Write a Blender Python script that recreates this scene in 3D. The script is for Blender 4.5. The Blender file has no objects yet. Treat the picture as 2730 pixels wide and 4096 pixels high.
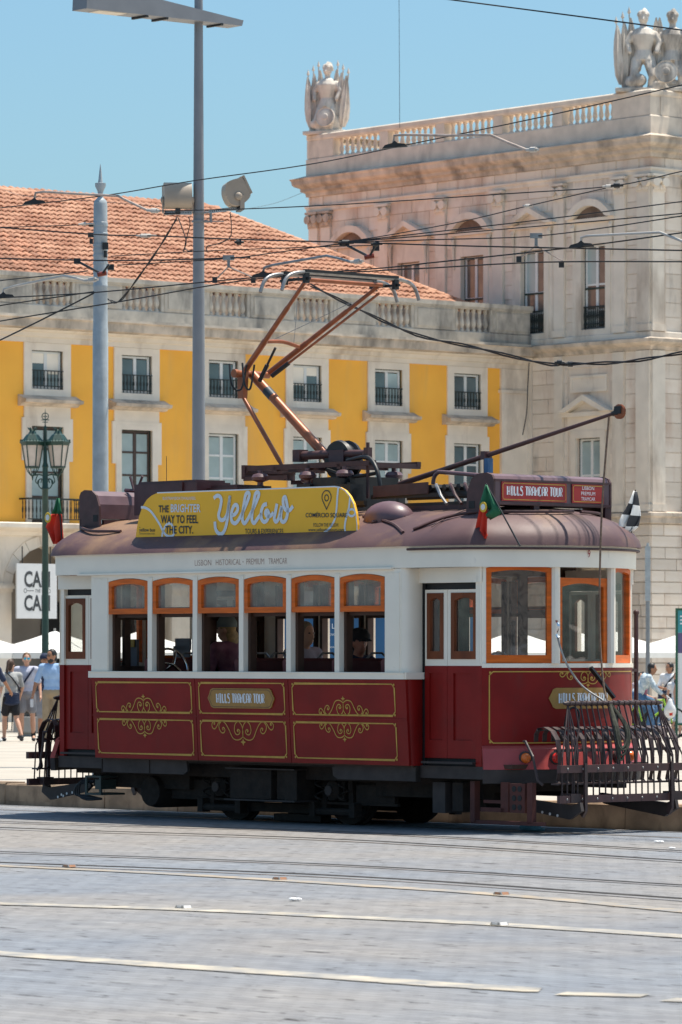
import bpy, math, random
from mathutils import Vector, Matrix
random.seed(7)
R = math.radians
S = bpy.context.scene
col = S.collection

# ------------------------------------------------------------------ camera, sky, sun, exposure
FPX, HC, CX, CY = 18000.0, 1.65, 1365.0, 2625.0      # focal length in photo pixels, eye height, principal column, horizon row
cd = bpy.data.cameras.new('camera'); cam = bpy.data.objects.new('camera', cd); col.objects.link(cam)
cam.location = (0, 0, HC); cam.rotation_euler = (R(90), 0, 0)
cd.sensor_fit = 'HORIZONTAL'; cd.sensor_width = 24.0; cd.lens = 24.0 * FPX / 2730.0
cd.shift_y = (CY - 2048.0) / 2730.0
cd.clip_start = 0.5; cd.clip_end = 3000
cd.dof.use_dof = True; cd.dof.focus_distance = 44.0; cd.dof.aperture_fstop = 9.0
S.camera = cam
SUN_DIR = Vector((0.883, 0.469, 0)).normalized(); SUN_EL = R(73)
w = bpy.data.worlds.new('World'); S.world = w; w.use_nodes = True
wn = w.node_tree.nodes; wl = w.node_tree.links
sky = wn.new('ShaderNodeTexSky'); sky.sky_type = 'NISHITA'; sky.sun_disc = False
sky.sun_elevation = SUN_EL; sky.sun_rotation = math.atan2(SUN_DIR.x, SUN_DIR.y)
sky.air_density = 1.0; sky.dust_density = 2.0; sky.ozone_density = 8.0; sky.altitude = 0
tn = wn.new('ShaderNodeMix'); tn.data_type = 'RGBA'; tn.blend_type = 'MULTIPLY'; tn.inputs[0].default_value = 1; tn.inputs[7].default_value = (.87,1.0,.90,1)
wl.new(sky.outputs[0], tn.inputs[6]); wl.new(tn.outputs[2], wn['Background'].inputs[0]); wn['Background'].inputs[1].default_value = 0.088
sd = bpy.data.lights.new('sun', 'SUN'); sun = bpy.data.objects.new('sun', sd); col.objects.link(sun)
sd.energy = 3.5; sd.angle = R(0.53); sd.color = (1, .93, .82)
sv = Vector((SUN_DIR.x * math.cos(SUN_EL), SUN_DIR.y * math.cos(SUN_EL), math.sin(SUN_EL)))
sun.rotation_euler = sv.to_track_quat('Z', 'Y').to_euler(); sun.location = sv * 200
S.view_settings.view_transform = 'Standard'; S.view_settings.look = 'None'
S.view_settings.exposure = 0.99; S.view_settings.gamma = 1.0
S.render.engine = 'CYCLES'
S.cycles.max_bounces = 8; S.cycles.transparent_max_bounces = 24

# ------------------------------------------------------------------ helpers
class MB:
    def __init__(s): s.v = []; s.f = []
    def add(s, vs, fs):
        b = len(s.v); s.v += [tuple(p) for p in vs]; s.f += [tuple(i + b for i in f) for f in fs]; return s
    def box(s, x0, x1, y0, y1, z0, z1):
        return s.add([(x0,y0,z0),(x1,y0,z0),(x1,y1,z0),(x0,y1,z0),(x0,y0,z1),(x1,y0,z1),(x1,y1,z1),(x0,y1,z1)],
                     [(0,3,2,1),(4,5,6,7),(0,1,5,4),(1,2,6,5),(2,3,7,6),(3,0,4,7)])
    def quad(s, a, b, c, d): return s.add([a,b,c,d], [(0,1,2,3)])
    def prism(s, poly, axis, a, b):
        def m(p, t): return {'x':(t,p[0],p[1]),'y':(p[0],t,p[1]),'z':(p[0],p[1],t)}[axis]
        n = len(poly)
        ar = sum(poly[i][0]*poly[(i+1)%n][1]-poly[(i+1)%n][0]*poly[i][1] for i in range(n))
        flip = (ar > 0) == (axis == 'y')
        vs = [m(p,a) for p in poly] + [m(p,b) for p in poly]
        fs = [tuple(range(n))[::-1], tuple(range(n,2*n))] + [(i,(i+1)%n,n+(i+1)%n,n+i) for i in range(n)]
        if flip ^ (a > b): fs = [f[::-1] for f in fs]
        return s.add(vs, fs)
    def tube(s, pts, r, n=8, cap=True):
        pts = [Vector(p) for p in pts]; k = len(pts)
        rs = r if isinstance(r, (list, tuple)) else [r]*k
        t0 = (pts[1]-pts[0]).normalized(); up = Vector((0,0,1)) if abs(t0.z) < .9 else Vector((1,0,0))
        nrm = t0.cross(up).normalized(); vs = []
        for i in range(k):
            t = (pts[min(i+1,k-1)] - pts[max(i-1,0)]).normalized()
            nrm = (nrm - t*nrm.dot(t)).normalized(); bi = t.cross(nrm)
            for j in range(n):
                a = 2*math.pi*j/n; vs.append(pts[i] + (nrm*math.cos(a) + bi*math.sin(a))*rs[i])
        fs = [(i*n+j, i*n+(j+1)%n, (i+1)*n+(j+1)%n, (i+1)*n+j) for i in range(k-1) for j in range(n)]
        if cap: fs += [tuple(range(n))[::-1], tuple(range((k-1)*n, k*n))]
        return s.add(vs, fs)
    def lathe(s, prof, o=(0,0,0), n=12, M=None, arc=2*math.pi):
        o = Vector(o); M = M or Matrix.Identity(3); vs = []; full = arc > 6.28; c = n if full else n+1
        for r, z in prof:
            for j in range(c):
                a = arc*j/n; vs.append(o + M @ Vector((r*math.cos(a), r*math.sin(a), z)))
        fs = []
        for i in range(len(prof)-1):
            for j in range(n):
                k = (j+1) % c; fs.append((i*c+j, i*c+k, (i+1)*c+k, (i+1)*c+j))
        if full:
            if prof[0][0] > 1e-4: fs.append(tuple(range(c))[::-1])
            if prof[-1][0] > 1e-4: fs.append(tuple(range((len(prof)-1)*c, len(prof)*c)))
        return s.add(vs, fs)
    def ball(s, c, r, nu=12, nv=8, M=None):
        if not isinstance(r, (tuple, list)): r = (r,r,r)
        c = Vector(c); M = M or Matrix.Identity(3); vs = []; fs = []
        for i in range(nv+1):
            ph = math.pi*i/nv - math.pi/2
            for j in range(nu):
                a = 2*math.pi*j/nu
                vs.append(c + M @ Vector((r[0]*math.cos(ph)*math.cos(a), r[1]*math.cos(ph)*math.sin(a), r[2]*math.sin(ph))))
        for i in range(nv):
            for j in range(nu): fs.append((i*nu+j, i*nu+(j+1)%nu, (i+1)*nu+(j+1)%nu, (i+1)*nu+j))
        return s.add(vs, fs)
    def capsule(s, a, b, ra, rb, n=10):
        a = Vector(a); b = Vector(b); d = (b-a); L = d.length or 1e-4
        M = d.to_track_quat('Z','Y').to_matrix() if d.length > 1e-5 else Matrix.Identity(3)
        prof = [(max(1e-4, ra*math.cos(t)), ra*math.sin(t)) for t in (-1.57,-1.1,-.55,0)] + [(max(1e-4, rb*math.cos(t)), L+rb*math.sin(t)) for t in (0,.55,1.1,1.57)]
        return s.lathe(prof, a, n, M)
    def ribbon(s, pts, wd, mapf):
        P = [Vector(p) for p in pts]; k = len(P); vs = []
        closed = k > 2 and (P[0]-P[-1]).length < 1e-6
        for i in range(k):
            if closed: a = P[i-1] if i else P[-2]; b = P[(i+1)%k] if i < k-1 else P[1]
            else: a = P[max(i-1,0)]; b = P[min(i+1,k-1)]
            t = (b-a).normalized(); nn = Vector((-t.y, t.x))
            e1 = (P[i]-a).normalized() if (P[i]-a).length > 1e-7 else t
            c = max(.5, abs(Vector((-e1.y,e1.x)).dot(nn)))
            vs += [mapf(*(P[i]+nn*wd/2/c)), mapf(*(P[i]-nn*wd/2/c))]
        return s.add(vs, [(2*i,2*i+1,2*i+3,2*i+2) for i in range(k-1)])
    def mesh(s, name, mat=None, smooth=0):
        me = bpy.data.meshes.new(name); me.from_pydata(s.v, [], s.f)
        if mat: me.materials.append(mat)
        me.validate()
        if smooth:
            me.polygons.foreach_set('use_smooth', [True]*len(me.polygons)); me.set_sharp_from_angle(angle=R(smooth))
        me.update(); return me
    def build(s, name, mat, parent=None, loc=(0,0,0), rz=0, smooth=0, **kw):
        return link(name, s.mesh(name, mat, smooth), parent, loc, rz, **kw)

def link(name, me, parent=None, loc=(0,0,0), rz=0, scale=None, rot=None, **kw):
    o = bpy.data.objects.new(name, me); col.objects.link(o); o.parent = parent
    o.location = loc; o.rotation_euler = rot or (0,0,rz)
    if scale: o.scale = scale
    for k, v in kw.items():
        if v: o[{'cat':'category'}.get(k,k)] = v
    return o
def thing(name, label, cat, loc=(0,0,0), rz=0, group=None):
    return link(name, None, None, loc, rz, label=label, cat=cat, group=group)
def kids(o): return [c for c in bpy.data.objects if c.parent == o]
def copy_tree(o, parent=None):
    c = o.copy(); col.objects.link(c); c.parent = parent
    for k in o.children: copy_tree(k, c)
    return c
def remesh(mb, voxel, name, mat, parent=None, smooth=2, loc=(0,0,0), **kw):
    me = mb.mesh('tmp'); o = bpy.data.objects.new('tmp', me); col.objects.link(o)
    m = o.modifiers.new('r','REMESH'); m.mode = 'VOXEL'; m.voxel_size = voxel; m.use_smooth_shade = True
    if smooth:
        q = o.modifiers.new('s','SMOOTH'); q.iterations = smooth; q.factor = .5
    dg = bpy.context.evaluated_depsgraph_get()
    nm = bpy.data.meshes.new_from_object(o.evaluated_get(dg)); nm.name = name
    nm.materials.clear(); nm.materials.append(mat)
    bpy.data.objects.remove(o); bpy.data.meshes.remove(me)
    nm.polygons.foreach_set('use_smooth', [True]*len(nm.polygons))
    return link(name, nm, parent, loc, **kw)
def catmull(P, n=6):
    P = [Vector(p) for p in P]; out = []
    for i in range(len(P)-1):
        p0 = P[max(i-1,0)]; p1 = P[i]; p2 = P[i+1]; p3 = P[min(i+2,len(P)-1)]
        for k in range(n):
            t = k/n
            out.append(.5*((2*p1)+(p2-p0)*t+(2*p0-5*p1+4*p2-p3)*t*t+(3*p1-p0-3*p2+p3)*t**3))
    return out + [P[-1]]
def text_mesh(txt, bold=0):
    c = bpy.data.curves.new('t','FONT'); c.body = txt; c.size = 1; c.offset = bold; c.resolution_u = 3
    o = bpy.data.objects.new('t', c); col.objects.link(o)
    bpy.context.view_layer.update()
    me = bpy.data.meshes.new_from_object(o.evaluated_get(bpy.context.evaluated_depsgraph_get()))
    bpy.data.objects.remove(o); bpy.data.curves.remove(c)
    return me
def text(txt, name, mat, parent, org, u, v, width, height, bold=0, **kw):
    """flat lettering: lower-left corner org, fitted to width x height along u and v"""
    me = text_mesh(txt, bold); org = Vector(org); u = Vector(u).normalized(); v = Vector(v).normalized()
    xs = [p.co.x for p in me.vertices]; ys = [p.co.y for p in me.vertices]
    x0, y0 = min(xs), min(ys); sx = width/(max(xs)-x0); sy = height/(max(ys)-y0)
    for p in me.vertices: p.co = org + u*((p.co.x-x0)*sx) + v*((p.co.y-y0)*sy)
    me.materials.clear(); me.materials.append(mat); me.name = name
    return link(name, me, parent, **kw)

# ------------------------------------------------------------------ photo measurements to places
TH = R(48); AXx, AXy = math.cos(TH), -math.sin(TH); NSx, NSy = -math.sin(TH), -math.cos(TH)
TX, TY = -.708 + .93*AXx, 45.64 + .93*AXy            # tram centre on the rails
def ray(px, py): return ((px-CX)/FPX, 1.0, -(py-CY)/FPX)
def P(px, py, Y): return Vector(((px-CX)/FPX*Y, Y, HC-(py-CY)/FPX*Y))
def G(px, py, z=0.0):
    Y = (HC-z)*FPX/(py-CY); return Vector(((px-CX)/FPX*Y, Y, z))
def T(px, py, n):                                     # point on the tram's long plane, n metres to the near side -> x along tram, z
    d = ray(px, py); t = (n + TX*NSx + TY*NSy)/(d[0]*NSx + d[1]*NSy)
    return (d[0]*t-TX)*AXx + (d[1]*t-TY)*AXy, HC + d[2]*t
def TF(px, py, x):                                    # point on the tram's cross plane at x -> n, z
    d = ray(px, py); t = (x + TX*AXx + TY*AXy)/(d[0]*AXx + d[1]*AXy)
    return (d[0]*t-TX)*NSx + (d[1]*t-TY)*NSy, HC + d[2]*t
def ST(s, t, z=0): return Vector((TX + s*AXx + t*NSx, TY + s*AXy + t*NSy, z))      # street frame, t towards the near side
KT = -1.28                                            # kerb face
def plaza_z(X, Y):
    t = (X-TX)*NSx + (Y-TY)*NSy; return .2 - .0095*max(0, KT - t)
WA = R(40.5); AX0, AY0 = -9.02, 131.0                 # site frame of the buildings
def site(x, y, z=0): return Vector((AX0 + x*math.cos(WA) - y*math.sin(WA), AY0 + x*math.sin(WA) + y*math.cos(WA), z))

# ------------------------------------------------------------------ materials
def mat(name, c, r=.6, m=0, var=.1, vs=5., bump=0., bs=60., c2=None, spec=.5, rnd=0., coat=0, stretch=None, detail=6):
    M = bpy.data.materials.new(name); M.use_nodes = True; nt = M.node_tree; N = nt.nodes; L = nt.links
    b = N['Principled BSDF']; b.inputs['Roughness'].default_value = r; b.inputs['Metallic'].default_value = m
    b.inputs['Specular IOR Level'].default_value = spec; b.inputs['Coat Weight'].default_value = coat
    tc = N.new('ShaderNodeTexCoord'); src = tc.outputs['Object']
    if stretch:
        mp = N.new('ShaderNodeMapping'); mp.inputs['Scale'].default_value = stretch; L.new(src, mp.inputs[0]); src = mp.outputs[0]
    n = N.new('ShaderNodeTexNoise'); n.inputs['Scale'].default_value = vs; n.inputs['Detail'].default_value = detail; L.new(src, n.inputs[0])
    rp = N.new('ShaderNodeValToRGB'); e = rp.color_ramp.elements; e[0].position = .32; e[1].position = .68
    ca = tuple(x*(1-var) for x in c) + (1,); cb = tuple(min(1,x*(1+var)) for x in c) + (1,)
    if c2: ca, cb = tuple(c)+(1,), tuple(c2)+(1,)
    e[0].color = ca; e[1].color = cb; L.new(n.outputs[0], rp.inputs[0]); out = rp.outputs[0]
    if rnd:
        oi = N.new('ShaderNodeObjectInfo'); mr = N.new('ShaderNodeMapRange'); mr.inputs[3].default_value = 1-rnd; mr.inputs[4].default_value = 1+rnd
        L.new(oi.outputs['Random'], mr.inputs[0]); hs = N.new('ShaderNodeHueSaturation'); L.new(mr.outputs[0], hs.inputs['Value']); L.new(out, hs.inputs['Color']); out = hs.outputs[0]
    L.new(out, b.inputs['Base Color'])
    n2 = N.new('ShaderNodeTexNoise'); n2.inputs['Scale'].default_value = vs*2.3; n2.inputs['Detail'].default_value = 5; L.new(src, n2.inputs[0])
    mr2 = N.new('ShaderNodeMapRange'); mr2.inputs[3].default_value = max(0,r-.1); mr2.inputs[4].default_value = min(1,r+.12); L.new(n2.outputs[0], mr2.inputs[0]); L.new(mr2.outputs[0], b.inputs['Roughness'])
    if bump:
        n3 = N.new('ShaderNodeTexNoise'); n3.inputs['Scale'].default_value = bs; n3.inputs['Detail'].default_value = 8; L.new(src, n3.inputs[0])
        bp = N.new('ShaderNodeBump'); bp.inputs['Strength'].default_value = bump; bp.inputs['Distance'].default_value = .02; L.new(n3.outputs[0], bp.inputs['Height']); L.new(bp.outputs[0], b.inputs['Normal'])
    M['out'] = 1
    return M
def stain(M, c, scale, lo, hi, stretch=(1,1,.15), strength=1.0, world=True):
    """weathering with a shape of its own: mixes colour c in where a stretched noise is high"""
    nt = M.node_tree; N = nt.nodes; L = nt.links; b = N['Principled BSDF']; src = b.inputs['Base Color'].links[0].from_socket
    if world:
        g = N.new('ShaderNodeNewGeometry'); co = g.outputs['Position']
    else: co = N.new('ShaderNodeTexCoord').outputs['Object']
    mp = N.new('ShaderNodeMapping'); mp.inputs['Scale'].default_value = stretch; L.new(co, mp.inputs[0])
    n = N.new('ShaderNodeTexNoise'); n.inputs['Scale'].default_value = scale; n.inputs['Detail'].default_value = 9; n.inputs['Roughness'].default_value = .62; L.new(mp.outputs[0], n.inputs[0])
    mr = N.new('ShaderNodeMapRange'); mr.inputs[1].default_value = lo; mr.inputs[2].default_value = hi; mr.inputs[4].default_value = strength; L.new(n.outputs[0], mr.inputs[0])
    mx = N.new('ShaderNodeMix'); mx.data_type = 'RGBA'; L.new(mr.outputs[0], mx.inputs[0]); L.new(src, mx.inputs[6]); mx.inputs[7].default_value = tuple(c)+(1,)
    L.new(mx.outputs[2], b.inputs['Base Color']); return M
def glass(name, refl, tint, rough=.02, wave=.05, refl_veil=0):
    M = bpy.data.materials.new(name); M.use_nodes = True; N = M.node_tree.nodes; L = M.node_tree.links
    N.remove(N['Principled BSDF']); tr = N.new('ShaderNodeBsdfTransparent'); tr.inputs[0].default_value = tuple(tint)+(1,)
    gl = N.new('ShaderNodeBsdfGlossy'); gl.inputs['Roughness'].default_value = rough; gl.inputs[0].default_value = (.9,.93,.95,1)
    n = N.new('ShaderNodeTexNoise'); n.inputs['Scale'].default_value = 2.5; tc = N.new('ShaderNodeTexCoord'); L.new(tc.outputs['Object'], n.inputs[0])
    bp = N.new('ShaderNodeBump'); bp.inputs['Strength'].default_value = wave; bp.inputs['Distance'].default_value = .05; L.new(n.outputs[0], bp.inputs['Height']); L.new(bp.outputs[0], gl.inputs['Normal'])
    fr = N.new('ShaderNodeFresnel'); gm = N.new('ShaderNodeNewGeometry'); ir = N.new('ShaderNodeMapRange'); ir.inputs[3].default_value = 1.5; ir.inputs[4].default_value = 1/1.5; L.new(gm.outputs['Backfacing'], ir.inputs[0]); L.new(ir.outputs[0], fr.inputs[0])
    ad = N.new('ShaderNodeMath'); ad.operation = 'ADD'; ad.use_clamp = True; ad.inputs[1].default_value = refl; L.new(fr.outputs[0], ad.inputs[0])
    mx = N.new('ShaderNodeMixShader'); L.new(ad.outputs[0], mx.inputs[0]); L.new(tr.outputs[0], mx.inputs[1]); L.new(gl.outputs[0], mx.inputs[2])
    if refl_veil:  # blotchy beige diffuse layer painted in for reflected buildings
        df = N.new('ShaderNodeBsdfDiffuse'); df.inputs[0].default_value = (.55,.47,.40,1); m2 = N.new('ShaderNodeMixShader'); n4 = N.new('ShaderNodeTexNoise'); n4.inputs['Scale'].default_value = 7; n4.inputs['Detail'].default_value = 6; L.new(tc.outputs['Object'], n4.inputs[0])
        r4 = N.new('ShaderNodeMapRange'); r4.inputs[3].default_value = refl_veil*.55; r4.inputs[4].default_value = refl_veil*1.5; L.new(n4.outputs[0], r4.inputs[0]); L.new(r4.outputs[0], m2.inputs[0]); L.new(mx.outputs[0], m2.inputs[1]); L.new(df.outputs[0], m2.inputs[2]); mx = m2
    L.new(mx.outputs[0], N['Material Output'].inputs[0]); return M

m_white = mat('white_paint', (.90,.81,.68), .42, var=.04, vs=3, spec=.4); stain(m_white, (.45,.40,.34), 9, .66, .8, (1,1,.35), .5, False)
m_red = mat('dark_red_paint', (.225,.010,.008), .42, var=.16, vs=2.5, spec=.2); stain(m_red, (.10,.035,.028), 3.5, .60, .78, (1,1,.5), .35, False)
m_hood = mat('sunlit_red_paint', (.38,.055,.05), .42, var=.12, vs=4)  # pinker than the panels: sunlit look put into the hood colour
m_orange = mat('varnished_orange_wood', (.66,.125,.008), .4, var=.22, vs=3, stretch=(1,1,9), spec=.3)
m_wood = mat('brown_door_wood', (.17,.045,.014), .5, var=.25, vs=3, stretch=(3,3,.5), spec=.25)
m_darkwood = mat('dark_interior_wood', (.055,.022,.012), .6, var=.25, vs=4)
m_intred = mat('interior_red_seat', (.10,.012,.012), .6, var=.15)
m_intwhite = mat('interior_cream', (.35,.32,.28), .6, var=.1)
m_gold = mat('gold_line_paint', (.52,.31,.06), .45, var=.12, vs=12, spec=.3)
m_plate = mat('ochre_plate', (.36,.19,.04), .5, var=.1, vs=20)
m_roof = mat('dusty_maroon_roof', (.075,.036,.040), .6, var=.2, vs=2.2, c2=(.115,.058,.056), bump=.05, bs=30); stain(m_roof, (.26,.15,.08), .8, .49, .62, (1,1,1), .8, False)
m_maroon = mat('maroon_metal', (.062,.024,.03), .45, var=.18, vs=6)
m_purple = mat('glossy_maroon_metal', (.14,.08,.09), .42, var=.18, vs=5)
m_brown = mat('brown_metal', (.075,.032,.03), .55, var=.2, vs=9)
m_fender = mat('dark_iron_fender', (.045,.024,.023), .5, var=.25, vs=12)
m_black = mat('black_metal', (.012,.012,.013), .5, var=.3, vs=10)
m_under = mat('grimy_undercarriage', (.020,.013,.009), .85, var=.45, vs=8, bump=.2, bs=40)
m_skirt = mat('dusty_grey_skirt', (.044,.033,.030), .7, var=.25, vs=6); 
m_rustred = mat('red_oxide_iron', (.085,.021,.015), .7, var=.2, vs=8)
m_copper = mat('copper_paint_tube', (.30,.095,.04), .38, .25, var=.2, vs=10)
m_iron = mat('worn_steel', (.30,.29,.28), .4, .6, var=.2, vs=15)
m_chrome = mat('chrome', (.75,.75,.76), .12, 1, var=.05)
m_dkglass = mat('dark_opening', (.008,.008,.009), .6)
m_tglass = glass('tram_glass', .08, (.88,.88,.86), .03, .12, .05)
m_sash = glass('sash_glass', .10, (.80,.76,.70), .06, .2, .30)
m_yad = mat('yellow_advert', (.98,.50,.02), .5, var=.03, vs=3)
m_navy = mat('navy_print', (.018,.03,.045), .5); m_wprint = mat('white_print', (.72,.76,.80), .5, var=.03)
m_sred = mat('sign_red', (.36,.014,.014), .4, var=.06, vs=4)
m_lamp = mat('orange_lens', (.75,.16,.02), .2, spec=.6); m_redlens = mat('red_lens', (.7,.03,.02), .2)
# ------------------------------------------------------------------ ground
def road_material():
    M = bpy.data.materials.new('road_setts'); M.use_nodes = True; N = M.node_tree.nodes; L = M.node_tree.links; b = N['Principled BSDF']
    b.inputs['Roughness'].default_value = .85; b.inputs['Specular IOR Level'].default_value = .3
    tc = N.new('ShaderNodeTexCoord'); o = tc.outputs['Object']
    def noise(s, d=6, st=None, rg=.6):
        n = N.new('ShaderNodeTexNoise'); n.inputs['Scale'].default_value = s; n.inputs['Detail'].default_value = d; n.inputs['Roughness'].default_value = rg
        if st:
            mp = N.new('ShaderNodeMapping'); mp.inputs['Scale'].default_value = st; L.new(o, mp.inputs[0]); L.new(mp.outputs[0], n.inputs[0])
        else: L.new(o, n.inputs[0])
        return n.outputs[0]
    def ramp(src, p0, c0, p1, c1):
        r = N.new('ShaderNodeValToRGB'); r.color_ramp.elements[0].position = p0; r.color_ramp.elements[1].position = p1
        r.color_ramp.elements[0].color = c0+(1,); r.color_ramp.elements[1].color = c1+(1,); L.new(src, r.inputs[0]); return r.outputs[0]
    def mix(f, a, bb, k=None):
        x = N.new('ShaderNodeMix'); x.data_type = 'RGBA'
        if k: x.blend_type = k
        if hasattr(f, 'node'): L.new(f, x.inputs[0])
        else: x.inputs[0].default_value = f
        for i, q in ((6,a),(7,bb)):
            if hasattr(q, 'node'): L.new(q, x.inputs[i])
            else: x.inputs[i].default_value = q+(1,)
        return x.outputs[2]
    base = ramp(noise(.22, 5, (1,.5,1)), .3, (.165,.182,.212), .7, (.228,.244,.266))
    warm = mix(ramp(noise(.11, 4), .46, (0,0,0), .62, (1,1,1)), base, (.262,.245,.228))
    fine = ramp(noise(5.5, 8, (.5,1,1), .7), .3, (.76,.76,.78), .72, (1.18,1.17,1.15))
    c = mix(1.0, warm, fine, 'MULTIPLY')
    gaps = ramp(noise(4.2, 3, (.7,2.4,1), .7), .335, (.15,.13,.12), .39, (1,1,1))
    c = mix(1.0, c, gaps, 'MULTIPLY')
    pale = ramp(noise(3.3, 5, (.6,1.3,1), .7), .64, (0,0,0), .72, (1,1,1))
    c = mix(pale, c, (.34,.335,.33))
    bk = N.new('ShaderNodeTexBrick'); bk.inputs['Scale'].default_value = 2.6; bk.inputs['Mortar Size'].default_value = .018; bk.inputs['Color1'].default_value = (1.06,1.06,1.06,1)
    bk.inputs['Color2'].default_value = (.80,.80,.82,1); bk.inputs['Mortar'].default_value = (.42,.40,.38,1)
    dz = N.new('ShaderNodeMix'); dz.data_type = 'RGBA'; dz.inputs[0].default_value = .05; L.new(o, dz.inputs[6]); nn = N.new('ShaderNodeTexNoise'); nn.inputs['Scale'].default_value = 1.2; L.new(o, nn.inputs[0]); L.new(nn.outputs[1], dz.inputs[7]); L.new(dz.outputs[2], bk.inputs[0])
    c = mix(.6, c, bk.outputs[0], 'MULTIPLY')
    L.new(c, b.inputs['Base Color'])
    bp = N.new('ShaderNodeBump'); bp.inputs['Strength'].default_value = .35; bp.inputs['Distance'].default_value = .02; L.new(noise(9, 8), bp.inputs['Height']); L.new(bp.outputs[0], b.inputs['Normal'])
    return M
m_road = road_material()
m_plaza = mat('pale_limestone_paving', (.41,.365,.305), .85, var=.14, vs=.6, bump=.1, bs=8); stain(m_plaza, (.32,.29,.25), .5, .5, .75, (1,1,1), .6)
m_kerb = mat('kerb_stone', (.30,.205,.13), .85, var=.35, vs=3.5, bump=.35, bs=14, rnd=.18); stain(m_kerb, (.13,.085,.055), 5, .52, .72, (1,1,.4), .8)
m_line = mat('worn_cream_road_paint', (.44,.385,.30), .8, var=.2, vs=1.5); m_ypaint = mat('worn_yellow_road_paint', (.36,.285,.20), .8, var=.2, vs=1.2)
for q_ in (m_line, m_ypaint): stain(q_, (.23,.225,.22), 4.5, .40, .60, (1,1,1), .95); stain(q_, (.23,.225,.22), .8, .47, .65, (1,1,1), .6)
m_rail = mat('polished_rail_steel', (.42,.38,.35), .35, .6, var=.25, vs=2)
m_groove = mat('dark_rail_groove', (.035,.03,.027), .9, var=.4, vs=3)
STREET = dict(loc=(TX,TY,0), rz=-TH)
def street(mb, name, m, **kw): return mb.build(name, m, None, STREET['loc'], STREET['rz'], **kw)     # local x along the tracks, local -y to the near side
mb = MB(); L0 = 400
prof = [(KT,-.045),(-.75,-.012),(-.45,0),(70,0)]
for (t0,z0),(t1,z1) in zip(prof, prof[1:]): mb.quad((-L0,-t0,z0),(-L0,-t1,z1),(L0,-t1,z1),(L0,-t0,z0))
street(mb, 'road', m_road, kind='structure')
mb = MB(); mb.quad((-L0,-KT+.3,.197),(L0,-KT+.3,.197),(L0,-KT+600,.2-5.7),(-L0,-KT+600,.2-5.7)); street(mb, 'plaza_paving', m_plaza, kind='structure')
mb = MB().box(-L0,L0,-KT+.012,-KT+.30,-.6,.188); kb = street(mb, 'kerb', m_kerb, kind='structure')
x = -14.0
unit = MB().box(-.5,.5,-.5,.5,-.5,.5).mesh('stone', m_kerb)
kerbstone = MB(); kerbstone.prism([(-.15,-.3),(-.138,.215-.02),(-.12,.215),(.15,.215),(.15,-.3)], 'x', -.5, .5); kme = kerbstone.mesh('kerb_stone', m_kerb)
while x < 13:
    ln = random.uniform(.85,1.35)
    link('kerb_stone', kme, kb, (x+ln/2, -KT+.15+random.uniform(-.006,.006), random.uniform(-.012,.006)), scale=(ln-.016,1,1)); x += ln
# loose sand strip of grit along the kerb foot
def rail(t, name='tram_rail'):
    mb = MB(); mb.quad((-60,-t+.03,.004),(-60,-t-.03,.004),(60,-t-.03,.004),(60,-t+.03,.004)); r = street(mb, name, m_rail, kind='structure')
    mb = MB(); mb.quad((-60,-t+.075,.005),(-60,-t+.03,.005),(60,-t+.03,.005),(60,-t+.075,.005)); mb.build('rail_groove', m_groove, r)
rail(.45); rail(-.45)
def ground_line(pts, wd, z, m, name, groove=0, jit=0):
    g_ = [G(*p).xy for p in pts]
    c = catmull(g_, 10); mb = MB()
    if jit: c = [p+Vector((random.uniform(-jit,jit),random.uniform(-jit,jit))) for p in c]
    if pts[-1][0] > 2740: c.append(c[-1]+(g_[-1]-g_[-2]).normalized()*30)
    if pts[0][0] < -40: c.insert(0, c[0]+(g_[0]-g_[1]).normalized()*30)
    mb.ribbon(c, wd, lambda a,b: (a,b,z)); return mb.build(name, m, kind='structure')
for pts, wd in (([(-900,3262),(0,3311),(1365,3359),(2730,3444),(3600,3505)], .07), ([(-900,3240),(0,3287),(1365,3328),(2730,3405),(3600,3460)], .05),
            ([(-900,3415),(0,3451),(1365,3505),(2730,3596),(3600,3660)], .085), ([(-900,3372),(0,3408),(1365,3461),(2730,3542),(3600,3600)], .055)):
    ground_line(pts, wd, .004, m_groove, 'rail_groove', jit=.006)
    ground_line([(x,y+wd*110) for x,y in pts], .07, .004, m_rail, 'tram_rail')
ground_line([(-900,3425),(0,3466),(700,3500),(1365,3540),(2000,3582),(2730,3648),(3500,3725)], .19, .006, m_ypaint, 'yellow_road_line', jit=.008)
ground_line([(-900,3580),(0,3618),(700,3640),(1365,3671),(2000,3702),(2730,3749),(3500,3800)], .24, .006, m_line, 'cream_road_line', jit=.008)
ground_line([(-900,3760),(0,3818),(480,3853),(1365,3914),(1800,3945),(2166,3966)], .25, .006, m_line, 'broken_road_line', jit=.012)
ground_line([(2244,3979),(2420,3984),(2583,3988)], .2, .006, m_line, 'broken_road_line')
ground_line([(2670,4004),(2850,4011)], .2, .006, m_line, 'broken_road_line')
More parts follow.
